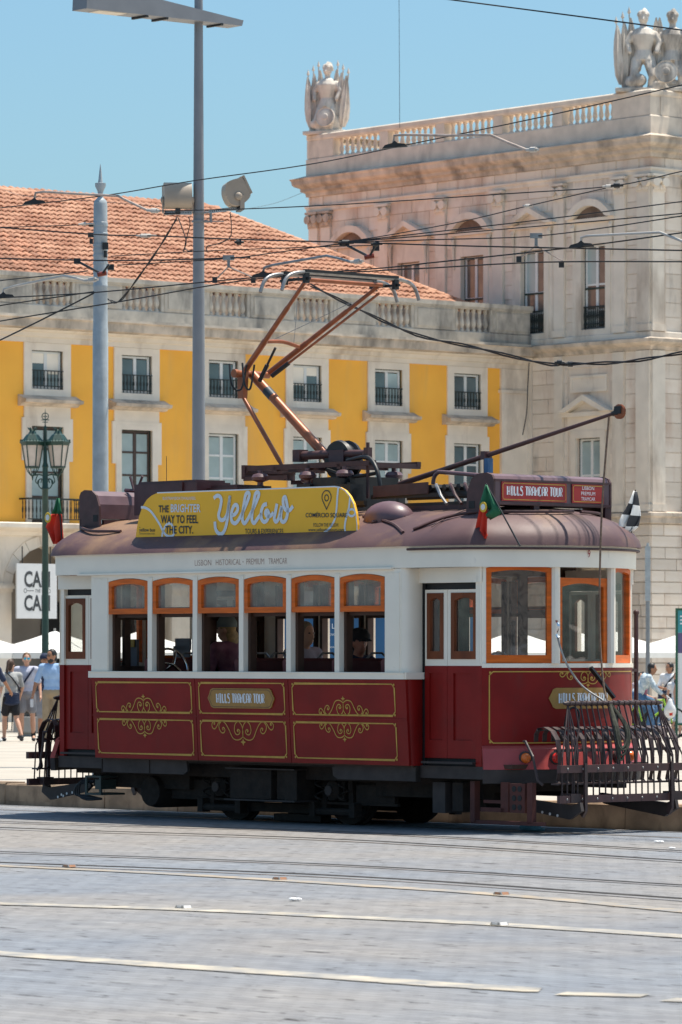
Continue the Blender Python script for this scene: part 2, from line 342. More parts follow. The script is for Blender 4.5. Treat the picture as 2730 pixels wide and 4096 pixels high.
# road studs
m_stud = mat('stud_metal', (.35,.33,.31), .35, .6, var=.2); m_cat = mat('stud_lens', (.75,.72,.68), .15); m_amber = mat('amber_lens', (.40,.20,.11), .3)
for (px,py), lab, lm in (((277,3469),'amber faced road stud on the yellow line, left',m_amber),((1120,3519),'amber faced road stud on the yellow line, middle',m_amber),((2007,3579),'amber faced road stud on the yellow line, right',m_amber),
                      ((735,3633),'white faced road stud on the cream line, left of middle',m_cat),((1999,3701),'white faced road stud on the cream line, towards the right',m_cat)):
    t = thing('road_stud', lab, 'road stud', G(px,py,.006), -TH, 'road studs on the painted lines'); t.scale = (.75,.75,.9)
    MB().prism([(-.06,0),(-.045,.02),(.045,.02),(.06,0)],'y',-.05,.05).build('stud_body', m_stud, t)
    MB().prism([(.0605,.001),(.047,.0205),(.044,.0205),(.056,.001)],'y',-.04,.04).build('lens', lm, t)
    MB().box(-.03,.03,-.0535,-.0505,.004,.02).build('lens', lm, t)
m_paper = mat('white_litter', (.8,.8,.8), .6); m_bottle = mat('crushed_blue_plastic', (.10,.22,.26), .2, var=.3, vs=20)
def litter(px, py, z, lab, m, sc, name='litter_scrap', cat='litter'):
    mb = MB()
    for k in range(5): mb.ball((random.uniform(-.05,.05)*sc,random.uniform(-.02,.02)*sc,.012*sc), (.05*sc,.03*sc,.014*sc), 7, 4)
    mb.build(name, m, None, G(px,py,z), -TH, label=lab, cat=cat)
litter(1181,3602,.006,'small white paper scrap lying on the road between the lines',m_paper,.7)
litter(2640,3370,.006,'white paper scrap on the road at far right near the kerb',m_paper,.6)
litter(2690,3395,.006,'tiny grey scrap on the road by the far right kerb',m_paper,.5)
mb = MB().tube([(-.15,0,.03),(-.09,0,.035),(0,.01,.03),(.09,0,.033),(.12,0,.02),(.16,0,.02)], [.02,.034,.03,.033,.014,.013], 8)
mb.build('plastic_bottle', m_bottle, None, G(2130,3325,.0), -TH, smooth=40, label='crushed clear blue plastic bottle in the gutter below the front fender', cat='bottle')
mb = MB().box(-.13,.13,-.05,.05,.0,.012).box(-.1,.12,-.03,.04,.0121,.02)
mb.build('flattened_carton', mat('grey_carton',(.16,.2,.23),.6), None, G(297,3224,-.04), -TH, label='flattened grey packet in the gutter at the left kerb', cat='litter')

# ------------------------------------------------------------------ buildings
m_stone = mat('pale_limestone', (.77,.68,.57), .85, var=.08, vs=1.5, bump=.12, bs=9, rnd=.05); stain(m_stone, (.36,.27,.20), .9, .51, .72, (1,1,.28), .8)
m_block = mat('pinkish_ashlar', (.73,.62,.505), .85, var=.1, vs=1.3, bump=.12, bs=9, rnd=.10, c2=(.79,.69,.585)); stain(m_block, (.46,.28,.19), .8, .50, .70, (1,1,.3), .65); stain(m_block, (.20,.165,.14), 1.3, .58, .76, (1,1,.22), .7)
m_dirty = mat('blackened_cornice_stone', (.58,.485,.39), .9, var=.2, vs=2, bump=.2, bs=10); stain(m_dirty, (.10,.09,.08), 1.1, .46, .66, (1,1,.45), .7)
m_bal = mat('weathered_balustrade_stone', (.52,.47,.40), .9, var=.15, vs=3, bump=.15, bs=12); stain(m_bal, (.13,.125,.12), 1.4, .50, .70, (1,1,.35), .75); m_tbal = mat('pale_parapet_stone', (.73,.625,.51), .9, var=.12, vs=2, bump=.12, bs=12); stain(m_tbal, (.22,.19,.17), 1.3, .55, .75, (1,1,.3), .6)
m_tymp_shade = mat('shaded_tympanum_stone', (.17,.125,.10), .9, var=.3, vs=3, bump=.2, bs=10)  # dark colour stands in for the shade under the arched pediments
m_yellow = mat('yellow_ochre_plaster', (.98,.47,.065), .85, var=.06, vs=.8, bump=.05, bs=14); stain(m_yellow, (.74,.42,.13), .9, .50, .75, (1,1,.16), .75); stain(m_yellow, (.55,.50,.42), 1.15, .70, .725, (1,1,.8), .9)
m_frame = mat('white_window_frame', (.72,.72,.70), .5, var=.04); m_green = mat('dark_green_frame', (.012,.035,.028), .5); m_brownf = mat('dark_brown_frame', (.06,.035,.025), .5)
m_pane = mat('window_pane', (.10,.145,.16), .06, var=.35, vs=.9, spec=.8); m_pane2 = mat('pale_sky_curtain_pane', (.36,.44,.44), .1, var=.2, vs=.8, spec=.7); m_paneb = mat('red_reflecting_pane', (.17,.13,.11), .07, var=.3, vs=1.5, spec=.8)  # pale pane colour includes painted sky reflection as well as curtains
m_railing = mat('black_green_ironwork', (.014,.022,.02), .5, var=.2)
m_tile = mat('terracotta_tile', (.33,.145,.085), .88, c2=(.53,.29,.185), vs=1.3, rnd=.30, bump=.1, bs=20, detail=3); stain(m_tile, (.16,.10,.08), 2.0, .60, .75, (1,1,1), .7)
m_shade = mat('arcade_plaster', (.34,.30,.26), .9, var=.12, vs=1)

wing = thing('yellow_building', 'long yellow palace wing with white window surrounds and orange tiled roof behind the tram', 'building', site(0,0,0), WA)
def holes_wall(mb, x0, x1, z0, z1, holes, y=0., d=.35):
    xs = sorted({x0,x1,*[h[0] for h in holes],*[h[1] for h in holes]}); zs = sorted({z0,z1,*[h[2] for h in holes],*[h[3] for h in holes]})
    for a,b in zip(xs,xs[1:]):
        for c,e in zip(zs,zs[1:]):
            mx, mz = (a+b)/2, (c+e)/2
            if not any(h[0]<mx<h[1] and h[2]<mz<h[3] for h in holes): mb.quad((a,y,c),(b,y,c),(b,y,e),(a,y,e))
    for a,b,c,e in holes:
        mb.quad((a,y,c),(a,y+d,c),(a,y+d,e),(a,y,e)[:3]); mb.quad((b,y+d,c),(b,y,c),(b,y,e),(b,y+d,e))
        mb.quad((a,y,e),(a,y+d,e),(b,y+d,e),(b,y,e)); mb.quad((a,y+d,c),(a,y,c),(b,y,c),(b,y+d,c))
    return mb
def sweep(mb, prof, path, side=1):
    """profile (out, z) swept along a plan polyline, mitred; out is to the right of travel when side=1"""
    V = [Vector(p) for p in path]; n = len(V); nr = []
    for i in range(n-1):
        d = (V[i+1]-V[i]).normalized(); nr.append(Vector((d.y,-d.x))*side)
    rows = []
    for i in range(n):
        if i == 0: m = nr[0]
        elif i == n-1: m = nr[-1]
        else:
            m = nr[i-1]+nr[i]; m = m/m.dot(nr[i])
        rows.append([(V[i].x+m.x*o, V[i].y+m.y*o, z) for o,z in prof])
    k = len(prof); vs = [p for r in rows for p in r]
    fs = [(i*k+j, (i+1)*k+j, (i+1)*k+j+1, i*k+j+1) for i in range(n-1) for j in range(k-1)]
    if side < 0: fs = [f[::-1] for f in fs]
    fs += [tuple(range(k)), tuple(range((n-1)*k, n*k))[::-1]]
    return mb.add(vs, fs)
BAY, C0 = 3.306, .556
bays = list(range(-4, 6))
def bc(i): return C0 + BAY*i
WX0, WX1 = C0-4.5*BAY, 19.688
# yellow plaster wall with openings
hl = [(bc(i)-.569, bc(i)+.569, 9.445, 10.57) for i in bays] + [(bc(i)-.58, bc(i)+.58, 5.53, 8.36) for i in bays]
holes_wall(MB(), WX0, 18.5, 5.53, 10.80, hl, 0).build('wall', m_yellow, wing)
# window surrounds (stone, proud of the plaster)
sur = MB(); p = .05
def ring(mb, c, hw, z0, z1, ow, top, bot, pr, y1=.10):
    mb.box(c-ow,c-hw,-pr,y1,bot,top).box(c+hw,c+ow,-pr,y1,bot,top)
    if top > z1: mb.box(c-hw,c+hw,-pr,y1,z1,top)
    if bot < z0: mb.box(c-hw,c+hw,-pr,y1,bot,z0)
up = MB(); ring(up, 0, .569, 9.445, 10.57, .85, 10.79, 9.23, p); upm = up.mesh('window_surround', m_stone)
lo = MB(); ring(lo, 0, .58, 5.53, 8.36, .78, 8.50, 5.53, .06); lo.box(-.92,-.781,-.055,.02,7.35,8.60).box(.781,.92,-.055,.02,7.35,8.60).box(-.78,.78,-.055,.02,8.501,8.60).box(-.84,.84,-.045,.02,8.601,8.95)
lom = lo.mesh('window_surround', m_stone)
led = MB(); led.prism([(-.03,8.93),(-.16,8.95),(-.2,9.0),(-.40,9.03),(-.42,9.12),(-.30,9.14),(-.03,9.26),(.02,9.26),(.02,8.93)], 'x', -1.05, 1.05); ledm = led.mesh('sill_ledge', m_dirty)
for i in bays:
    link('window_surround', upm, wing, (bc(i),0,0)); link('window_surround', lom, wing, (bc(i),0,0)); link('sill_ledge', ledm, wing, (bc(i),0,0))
# windows: a frame with panes and a railing
def win_meshes(hw, z0, z1, fm, nz, out=.06):
    f = MB(); t = .045; f.box(-hw,-hw+.075,.0,t,z0,z1).box(hw-.075,hw,0,t,z0,z1).box(-hw+.05,hw-.05,0,t,z1-.06,z1).box(-hw+.05,hw-.05,0,t,z0,z0+.07).box(-.055,.055,-.005,t,z0+.07,z1-.06)
    for zz in nz: f.box(-hw+.05,-.055,.004,t,zz-.03,zz+.03).box(.055,hw-.05,.004,t,zz-.03,zz+.03)
    return f.mesh('window', fm)
def pane_mesh(x0,x1,z0,z1,m): return MB().box(x0,x1,.02,.03,z0,z1).mesh('pane', m)
def add_window(par, loc, rz, hw, z0, z1, fm, splits, panes, rail=None, name='window'):
    wo = link(name, win_meshes(hw,z0,z1,fm,splits), par, loc, rz)
    zz = [z0+.07]+splits+[z1-.06]; k = 0
    for a,b in zip(zz,zz[1:]):
        for x0,x1 in ((-hw+.05,-.055),(.055,hw-.05)):
            link('pane', pane_mesh(x0,x1,a+.03,b-.03,panes[k%len(panes)]), wo); k += 1
    if rail:
        zb, zt, yo, n = rail; r = MB().box(-hw-.02,hw+.02,yo-.018,yo+.018,zt-.03,zt).box(-hw,hw,yo-.015,yo+.015,zb+.06,zb+.09)
        r.build('railing', m_railing, wo)
        bar = MB().box(-.011,.011,-.011,.011,zb,zt-.03).box(-.02,.02,-.02,.02,(zb+zt)/2-.05,(zb+zt)/2+.05).mesh('railing_bar', m_railing)
        for j in range(n): link('railing_bar', bar, wo, (-hw+.04+(2*hw-.08)*j/(n-1), yo, 0))
    return wo
for i in bays:
    fm = m_frame; pn = [[m_pane,m_pane2],[m_pane,m_pane],[m_pane,m_pane],[m_pane,m_pane],[m_pane,m_pane2],[m_pane,m_pane]][i%6]
    add_window(wing, (bc(i),.07,0), 0, .545, 9.46, 10.55, fm, [], pn, (9.46,10.0,-.12,9))
    MB().box(.545,.569,-.02,.05,9.445,10.57).box(-.569,-.545,-.02,.05,9.445,10.57).box(-.545,.545,-.02,.05,10.55,10.57).build('frame_edge', m_green, wing, (bc(i),.07,0))
    if i%3 == 0: MB().box(-.47,-.055,.012,.018,10.2 if i == 0 else 9.95,10.49).box(.055,.47,.012,.018,9.9 if i == 0 else 10.25,10.49).build('blind', m_white, wing, (bc(i),.07,0))
    lf = m_brownf if i < 2 else m_frame
    add_window(wing, (bc(i),.07,0), 0, .555, 5.55, 8.34, lf, [6.3,7.02,7.7], [m_pane2] if i < 5 else [m_pane])
    MB().box(.555,.58,-.02,.05,5.53,8.36).box(-.58,-.555,-.02,.05,5.53,8.36).box(-.555,.555,-.02,.05,8.34,8.36).build('frame_edge', m_green, wing, (bc(i),.07,0))
# balconies at the tall windows
brm = MB().box(-1.0,1.0,-.46,-.42,6.20,6.25).box(-1.0,1.0,-.455,-.425,5.62,5.65).box(-1.0,-.96,-.42,-.0,6.2,6.25).box(.96,1.0,-.42,0,6.2,6.25).mesh('balcony_railing', m_railing)
bprof = [(.012,0),(.02,.08),(.013,.14),(.028,.22),(.03,.28),(.014,.38),(.02,.46),(.012,.55)]
bbar = MB().lathe(bprof,(0,0,5.65),6).mesh('railing_bar', m_railing)
for i in bays:
    b = link('balcony_railing', brm, wing, (bc(i),0,0))
    for j in range(15): link('railing_bar', bbar, b, (-.97+1.94*j/14,-.44,0))
    for yy in (-.3,-.15):
        for sx in (-.98,.98): link('railing_bar', bbar, b, (sx,yy,0))
# stone pilaster at the corner by the tower
mb = MB().box(18.5,19.66,-.10,.02,5.53,10.02).box(18.44,19.66,-.14,.02,10.021,10.12).box(18.5,19.66,-.08,.02,10.121,10.79)
mb.build('corner_pilaster', m_stone, wing)
# string course, frieze, main cornice
sweep(MB(), [(0,5.14),(.1,5.16),(.14,5.26),(.40,5.32),(.50,5.38),(.50,5.50),(.46,5.528),(0,5.528)], [(WX0,0),(WX1,0)]).build('string_course', m_stone, wing)
sweep(MB(), [(0,10.795),(.07,10.795),(.08,10.94),(.16,10.97),(.18,11.08),(.30,11.11),(.34,11.16),(0,11.16)], [(WX0,0),(WX1-.05,0)]).build('frieze', m_stone, wing)
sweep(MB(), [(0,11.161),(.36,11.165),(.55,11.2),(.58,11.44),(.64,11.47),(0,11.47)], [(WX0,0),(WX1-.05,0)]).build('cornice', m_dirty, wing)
# balustrade
bal = sweep(MB(), [(0,11.471),(.56,11.471),(.56,11.56),(.30,11.58),(.30,11.86),(.26,11.9),(0,11.9)], [(WX0,0),(WX1-.06,0)]).build('balustrade', m_bal, wing)
MB().box(WX0,WX1-.07,-.34,-.02,12.60,12.66).box(WX0,WX1-.07,-.38,.02,12.661,12.80).build('balustrade_rail', m_bal, bal)
ped = MB().box(-.8,.8,-.30,-.06,11.901,12.599).box(-.68,.68,-.325,-.30,11.98,12.52).mesh('balustrade_panel', m_bal)
bp_ = [(.05,0),(.075,.0),(.075,.05),(.045,.09),(.085,.22),(.08,.30),(.045,.45),(.05,.56),(.07,.60),(.07,.70)]
blm = MB().lathe(bp_,(0,0,11.9),8).mesh('baluster', m_bal)
half = MB().box(-.06,.06,-.28,-.08,11.901,12.599).mesh('half_pier', m_bal)
for i in bays:
    link('balustrade_panel', ped, bal, (bc(i)+BAY/2,0,0))
    for j in range(6): link('baluster', blm, bal, (bc(i)-.62+1.24*j/5,-.18,0))
    link('balustrade_pier', half, bal, (bc(i)-.79,0,0)); link('balustrade_pier', half, bal, (bc(i)+.79,0,0))
# arcade at ground level
ar = MB(); r, zs = 1.3, 3.57
def arch_wall(mb, c, x0, x1, z0, z1, r, zs, y, d, n=14):
    pts = [(c+r*math.cos(math.pi*(1-k/n)), zs+r*math.sin(math.pi*k/n)) for k in range(n+1)]
    mb.quad((x0,y,z0),(c-r,y,z0),(c-r,y,zs),(x0,y,zs)); mb.quad((c+r,y,z0),(x1,y,z0),(x1,y,zs),(c+r,y,zs))
    tp = [(x0+(x1-x0)*k/n, z1) for k in range(n+1)]
    tp[0] = (x0,z1); tp[-1] = (x1,z1)
    mb.quad((x0,y,zs),(c-r,y,zs),(tp[0][0],y,z1),(tp[0][0],y,z1)) if False else mb.add([(x0,y,zs),(c-r,y,zs),(x0,y,z1)], [(0,1,2)])
    mb.add([(c+r,y,zs),(x1,y,zs),(x1,y,z1)], [(0,1,2)])
    for k in range(n):
        a, b = pts[k], pts[k+1]; mb.quad((a[0],y,a[1]),(b[0],y,b[1]),(tp[k+1][0],y,z1),(tp[k][0],y,z1))
        mb.quad((a[0],y,a[1]),(a[0],y+d,a[1]),(b[0],y+d,b[1]),(b[0],y,b[1]))
    mb.quad((c-r,y,z0),(c-r,y+d,z0),(c-r,y+d,zs),(c-r,y,zs)); mb.quad((c+r,y+d,z0),(c+r,y,z0),(c+r,y,zs),(c+r,y+d,zs))
for i in bays: arch_wall(ar, bc(i), bc(i)-BAY/2, bc(i)+BAY/2, -1.2, 5.14, r, zs, 0, .8)
ar.quad((bc(5)+BAY/2,0,-1.2),(WX1,0,-1.2),(WX1,0,5.14),(bc(5)+BAY/2,0,5.14))
ar.build('arcade_wall', m_stone, wing)
vm = MB(); n = 9
for k in range(n):
    a0, a1 = math.pi*k/n+.006, math.pi*(k+1)/n-.006
    v = MB(); q = [(r*math.cos(a0),zs+r*math.sin(a0)),(1.62*math.cos(a0),zs+1.62*math.sin(a0)),(1.62*math.cos(a1),zs+1.62*math.sin(a1)),(r*math.cos(a1),zs+r*math.sin(a1))]
    v.prism(q,'y',-.035,.05); vme = v.mesh('arch_stone', m_stone)
    for i in bays: 
        if i > -3: link('arch_stone', vme, wing, (bc(i),0,0))
imp = MB().box(-.36,.36,-.09,.3,3.51,3.60).box(-.40,.40,-.14,.3,3.601,3.70).box(-.38,.38,-.11,.3,3.701,3.76).mesh('impost', m_stone)
pb = MB().box(-.345,.345,-.05,.2,-1.0,3.509).mesh('pier', m_stone)
for i in [-5]+bays:
    link('impost', imp, wing, (bc(i)+BAY/2,0,0)); link('pier', pb, wing, (bc(i)+BAY/2,0,0))
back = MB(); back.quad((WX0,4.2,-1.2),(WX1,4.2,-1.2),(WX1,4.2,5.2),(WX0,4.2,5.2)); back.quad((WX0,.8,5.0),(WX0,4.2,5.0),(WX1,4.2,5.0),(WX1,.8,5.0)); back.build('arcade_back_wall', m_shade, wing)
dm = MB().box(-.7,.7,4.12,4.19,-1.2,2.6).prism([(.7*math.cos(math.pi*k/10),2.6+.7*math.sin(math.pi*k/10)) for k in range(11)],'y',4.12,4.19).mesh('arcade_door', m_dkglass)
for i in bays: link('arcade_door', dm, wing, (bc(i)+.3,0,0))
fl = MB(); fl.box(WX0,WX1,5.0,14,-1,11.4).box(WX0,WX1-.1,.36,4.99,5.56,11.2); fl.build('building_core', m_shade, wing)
MB().box(WX0,WX1-.1,-.0,6,11.3,11.46).build('gutter_floor', m_dirty, wing)
# tiled roof: one plane from the eaves behind the balustrade to the ridge, hipped at the right
def plane_hit(px, py, y0, z0, sl):
    d = Vector(ray(px,py)); o = Vector((0,0,HC)); a = site(0,0); ex = Vector((math.cos(WA),math.sin(WA),0)); ey = Vector((-math.sin(WA),math.cos(WA),0))
    # z = z0 + sl*(y-y0)
    k = d.z - sl*d.dot(ey); t = (z0 + sl*((o-a).dot(ey)-y0) - o.z)/k; q = o+d*t-a
    return q.dot(ex), q.dot(ey), q.z
ry0, rz0, rsl = .80, 12.66, .48
h0 = plane_hit(1830,1206,ry0,rz0,rsl); h1 = plane_hit(853,836,ry0,rz0,rsl); h2 = plane_hit(0,783,ry0,rz0,rsl)
ridge_y = h2[1]; hip_x0 = h0[0]; kx = (h1[0]-h0[0])/(h1[1]-h0[1])
hx = lambda y: h0[0] + kx*(y-h0[1])
zr = lambda y: rz0 + rsl*(y-ry0)
yr = min(h1[1], ridge_y)
yr = h1[1]
rf = MB(); rf.add([(WX0,ry0,zr(ry0)-.05),(hx(ry0),ry0,zr(ry0)-.05),(hx(yr),yr,zr(yr)-.05),(WX0,yr,zr(yr)-.05)], [(0,1,2,3)])
rf.add([(WX0,yr,zr(yr)-.05),(hx(yr),yr,zr(yr)-.05),(hx(ry0),2*yr-ry0,zr(ry0)-.05),(WX0,2*yr-ry0,zr(ry0)-.05)], [(0,1,2,3)])
rf.add([(hx(ry0),ry0,zr(ry0)-.05),(hx(ry0),2*yr-ry0,zr(ry0)-.05),(hx(yr),yr,zr(yr)-.05)], [(0,1,2)])
roof = rf.build('roof', m_tile, wing)
MB().box(WX0,hx(ry0),ry0-.02,ry0+.1,11.46,zr(ry0)-.06).build('eaves_wall', m_dirty, wing)
tw_, tl_ = .25, .40
def tile_mb():
    t = MB(); n = 4; vs = []
    for y, rr, dz in ((0,.5,.03),(tl_*1.18,.44,-.012)):
        for k in range(n+1):
            a = math.pi*k/n; vs.append((-rr*tw_*math.cos(a), y, rr*tw_*.72*math.sin(a)+dz))
    t.add(vs, [(k,k+1,n+2+k,n+1+k) for k in range(n)]); m = len(t.v)
    t.add([vs[k] for k in range(n+1)]+[(v[0]*.78,.002,v[2]-.022) for v in vs[:n+1]], [(k+1,k,n+1+k,n+2+k) for k in range(n)])
    return t
tme = tile_mb().mesh('roof_tile', m_tile, 60)
ang = math.atan(rsl); cs, sn = math.cos(ang), math.sin(ang)
slope_len = (yr-ry0)/cs; rest = MB(); tb = tile_mb(); cnt = 0
slots = []
for rw in range(int(slope_len/tl_)+1):
    y = ry0 + rw*tl_*cs; x = WX0+2+(rw%2)*.0
    while x < hx(y)-.05:
        slots.append((rw, x, y)); x += tw_
vis = [s for s in slots if -1.3 < s[1]]
vis.sort(key=lambda s: s[1]+s[2]*.2); chosen = set(vis[:300])
for s in slots:
    rw, x, y = s; jx, jz, ja = random.uniform(-.012,.012), random.uniform(-.008,.012), random.uniform(-.02,.02)
    if s in chosen: link('roof_tile', tme, roof, (x+jx,y,zr(y)+jz), rot=(ang,0,ja))
    else:
        rest.add([(x+jx+v[0], y+v[1]*cs-v[2]*sn, zr(y)+jz+v[1]*sn+v[2]*cs) for v in tb.v], tb.f)
rest.build('roof_tiles', m_tile, roof, smooth=60, kind='stuff')
hr = MB()
for k in range(40):                                    # ridge and hip capping
    x = hx(yr)-.4*k; hr.tube([(x-.2,yr,zr(yr)),(x+.22,yr,zr(yr)+.02)], [.13,.11], 8)
for k in range(34):
    y = yr-(yr-ry0)*k/34; y2 = yr-(yr-ry0)*(k+1.1)/34; hr.tube([(hx(y),y,zr(y)+.01),(hx(y2),y2,zr(y2)+.0)], [.10,.13], 8)
hr.build('ridge_capping', m_tile, roof, smooth=50)

# ------------------------------------------------------------------ stone tower
TXS, TN, TFAR = 19.688, -5.634, 10.854
tower = thing('stone_tower', 'tall pale pinkish stone corner pavilion with pilasters and a balustrade on top', 'building', site(TXS,TN,0), WA)
LF = dict(loc=(0,-TN,0), rz=R(-90))           # left facade: local x = -u (near corner at +5.634), y into the wall
def lf(mb, name, m, **kw): return mb.build(name, m, tower, LF['loc'], LF['rz'], **kw)
XL, XR = -TFAR, -TN
wc = [-8.46,-5.68,-2.57,.29,3.1]
pil = [(-10.75,-10.30),(-10.1,-9.65),(-7.17,-6.69),(-4.33,-3.85),(-1.56,-1.08),(1.31,1.79),(4.08,4.56),(5.10,5.634)]
ups = [(c-.55,c+.55,11.93,14.62) for c in wc]; low = [(2.86-.56,2.86+.56,5.95,8.52)]
holes_wall(MB(), XL, XR, -1.2, 17.9, ups+low, .03, .4).build('wall', m_block, tower, LF['loc'], LF['rz'])
MB().box(.03,14,.03,20,-1.2,17.9).build('tower_core', m_block, tower) if False else None
mb = MB(); holes_wall(mb, .03, 14, -1.2, 17.9, [], .03); mb.quad((14,.03,-1.2),(14,16.4,-1.2),(14,16.4,17.9),(14,.03,17.9)); mb.quad((14,16.4,-1.2),(.03,16.4,-1.2),(.03,16.4,17.9),(14,16.4,17.9)); mb.quad((.03,.03,17.85),(14,.03,17.85),(14,16.4,17.85),(.03,16.4,17.85)); mb.build('wall', m_block, tower)
ub = MB().add([(-.5,0,-.5),(.5,0,-.5),(.5,0,.5),(-.5,0,.5),(-.5,1,-.5),(.5,1,-.5),(.5,1,.5),(-.5,1,.5)], [(0,1,2,3),(1,5,6,2),(4,0,3,7),(3,2,6,7),(4,5,1,0)])
ubm = ub.mesh('stone_block', m_block); blocks = []
def ashlar(face, x0, x1, z0, z1, rh, ln, openings, gap=.02, proud=.0, prio=0):
    nrow = max(1, round((z1-z0)/rh)); rh = (z1-z0)/nrow
    for k in range(nrow):
        za, zb = z0+k*rh, z0+(k+1)*rh; cuts = []
        for o in openings:
            if o[2] < zb-.02 and o[3] > za+.02: cuts.append((o[0],o[1]))
        segs = [(x0,x1)]
        for a,b in cuts:
            ns = []
            for s,e in segs:
                if b <= s or a >= e: ns.append((s,e)); continue
                if a > s: ns.append((s,a))
                if b < e: ns.append((b,e))
            segs = ns
        for s,e in segs:
            if e-s < .06: continue
            x = s; first = ln*(.5 if k%2 else 1.0)
            while x < e-.03:
                l = min(first*random.uniform(.85,1.15), e-x)
                if e-x-l < .25: l = e-x
                blocks.append((prio, face, x+gap/2, x+l-gap/2, za+gap/2, zb-gap/2, proud+random.uniform(-.006,.008))); x += l; first = ln
op = [(c-.95,c+.95,11.5,15.5) for c in wc] + [(a,b,11.5,17.0) for a,b in pil]
ashlar(0, XL, XR, 11.75, 17.15, .45, 1.25, op)
ashlar(0, .05, XR, 6.15, 11.2, .48, 1.3, [(2.86-.95,2.86+.95,5.9,9.4),(1.9,3.82,9.9,10.5),(-.2,.25,6,11.2),(1.35,1.72,6,11.2),(4.0,4.5,6,11.2),(5.05,5.634,6,11.2)], prio=-1)
ashlar(0, .05, XR, .0, 5.75, .37, 1.4, [(2.86-.9,2.86+.9,-1,3.2)], gap=.028, proud=.035, prio=-2)
ashlar(1, 0, 6, .0, 5.75, .37, 1.25, [], gap=.028, proud=.035, prio=-2)
ashlar(1, .62, 5, 6.15, 11.2, .48, 1.3, [(1.35,1.9,6,12)], prio=-1)
ashlar(1, .62, 5, 11.75, 17.15, .45, 1.25, [(1.35,1.9,11,18)])
blocks.sort(key=lambda b: b[0]); extra = MB(); used = 0
for pr, face, x0, x1, z0, z1, pd in blocks:
    vis_ = not (face == 1 and x0 > 1.7) 
    if used < 300 and vis_ and not (face == 0 and z1 < 5.9 and x0 < 4.4):
        used += 1
        if face == 0: link('stone_block', ubm, tower, (-pd, -TN-(x0+x1)/2, (z0+z1)/2), R(-90), scale=(x1-x0,.08,z1-z0))
        else: link('stone_block', ubm, tower, ((x0+x1)/2, -pd, (z0+z1)/2), 0, scale=(x1-x0,.08,z1-z0))
    else:
        q = [((x0+x1)/2+v[0]*(x1-x0), -pd+v[1]*.08, (z0+z1)/2+v[2]*(z1-z0)) for v in ub.v]
        extra.add([(v[1], -TN-v[0], v[2]) for v in q] if face == 0 else q, ub.f)
extra.build('stone_blocks', m_block, tower, kind='stuff')
# pilasters with scrolled capitals
def pilaster(a, b, face, z0, z1, cap=True):
    mb = MB(); k = dict(parent=tower, loc=LF['loc'], rz=LF['rz']) if face == 0 else dict(parent=tower)
    zc = z1-.55 if cap else z1
    mb.box(a,b,-.09,.04,z0+.22,zc).box(a-.04,b+.04,-.13,.04,z0,z0+.219)
    o = mb.build('pilaster', m_stone, **k)
    if cap:
        c = MB(); h = (b-a)/2; mx = (a+b)/2
        c.box(a-.02,b+.02,-.11,.04,zc+.001,zc+.05).box(a-.01,b+.01,-.10,.04,zc+.051,z1-.08).box(a-.08,b+.08,-.2,.04,z1-.079,z1)
        M = Matrix.Rotation(R(90),3,'X')
        for sx in (-1,1):
            c.lathe([(.001,-.02),(.05,-.03),(.06,0),(.1,.0),(.12,-.03),(.14,-.03),(.15,.12)], (mx+sx*h*.78,-.10,z1-.25), 10, M)
            for q in range(3): c.ball((mx+sx*h*(.2+.3*q),-.13,z1-.42), (.045,.04,.1), 6, 5)
        c.ball((mx,-.15,z1-.2),(.08,.06,.08),8,6)
        c.build('capital', m_dirty if a < -9 else m_stone, o, smooth=40)
for a,b in pil: pilaster(a,b,0,11.75,16.62)
for a,b in ((.0,.52),(1.38,1.86)): pilaster(a,b,1,11.75,16.62)
for a,b in ((-.2,.25),(1.35,1.72),(4.0,4.5),(5.05,5.634)): pilaster(a,b,0,6.15,11.15,False)
for a,b in ((.0,.55),(1.38,1.86)): pilaster(a,b,1,6.15,11.15,False)
# mouldings wrapped round the corner
PATH = [(14,16.45),(0,16.488),(0,0),(14,0)]
def wrap(prof, name, m): return sweep(MB(), prof, PATH, 1).build(name, m, tower) 
def wrapl(prof, name, m): return sweep(MB(), prof, [(0,5.58),(0,0),(14,0)], 1).build(name, m, tower)
wrap([(0,17.15),(.06,17.16),(.08,17.28),(.2,17.34),(.20,17.44),(.34,17.5),(.40,17.56),(.42,17.68),(.47,17.76),(.30,17.80),(0,17.9)], 'cornice', m_dirty)
wrap([(0,16.64),(.05,16.64),(.06,16.74),(.1,16.78),(.1,16.83),(0,16.84)], 'architrave', m_stone)
wrap([(-.5,17.88),(.06,17.88),(.06,18.42),(.0,18.46),(-.5,18.46)], 'parapet', m_tbal)
wrap([(-.45,19.04),(.02,19.04),(.05,19.1),(.05,19.22),(.0,19.26),(-.45,19.26)], 'parapet_rail', m_tbal)
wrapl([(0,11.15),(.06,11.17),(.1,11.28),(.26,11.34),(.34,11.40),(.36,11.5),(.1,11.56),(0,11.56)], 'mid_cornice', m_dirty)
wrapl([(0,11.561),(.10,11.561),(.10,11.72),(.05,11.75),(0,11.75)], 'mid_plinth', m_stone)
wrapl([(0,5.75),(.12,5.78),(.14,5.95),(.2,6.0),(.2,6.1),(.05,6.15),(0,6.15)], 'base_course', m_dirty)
tb_ = MB().lathe([(.05,0),(.08,0),(.08,.05),(.045,.09),(.085,.2),(.05,.38),(.05,.48),(.075,.5),(.075,.58)],(0,0,18.461),8).mesh('baluster', m_tbal)
pp = MB().box(-.22,.22,-.03,.38,18.461,19.039).mesh('parapet_pier', m_bal)
pmid = [-9.75,-7.0,-6.1,-4.08,-3.4,-1.3,-.6,1.55,2.2,4.1]
groups = [(-9.35,-7.35),(-6.55,-4.55),(-3.75,-1.75),(-.95,1.05),(1.85,3.75)]
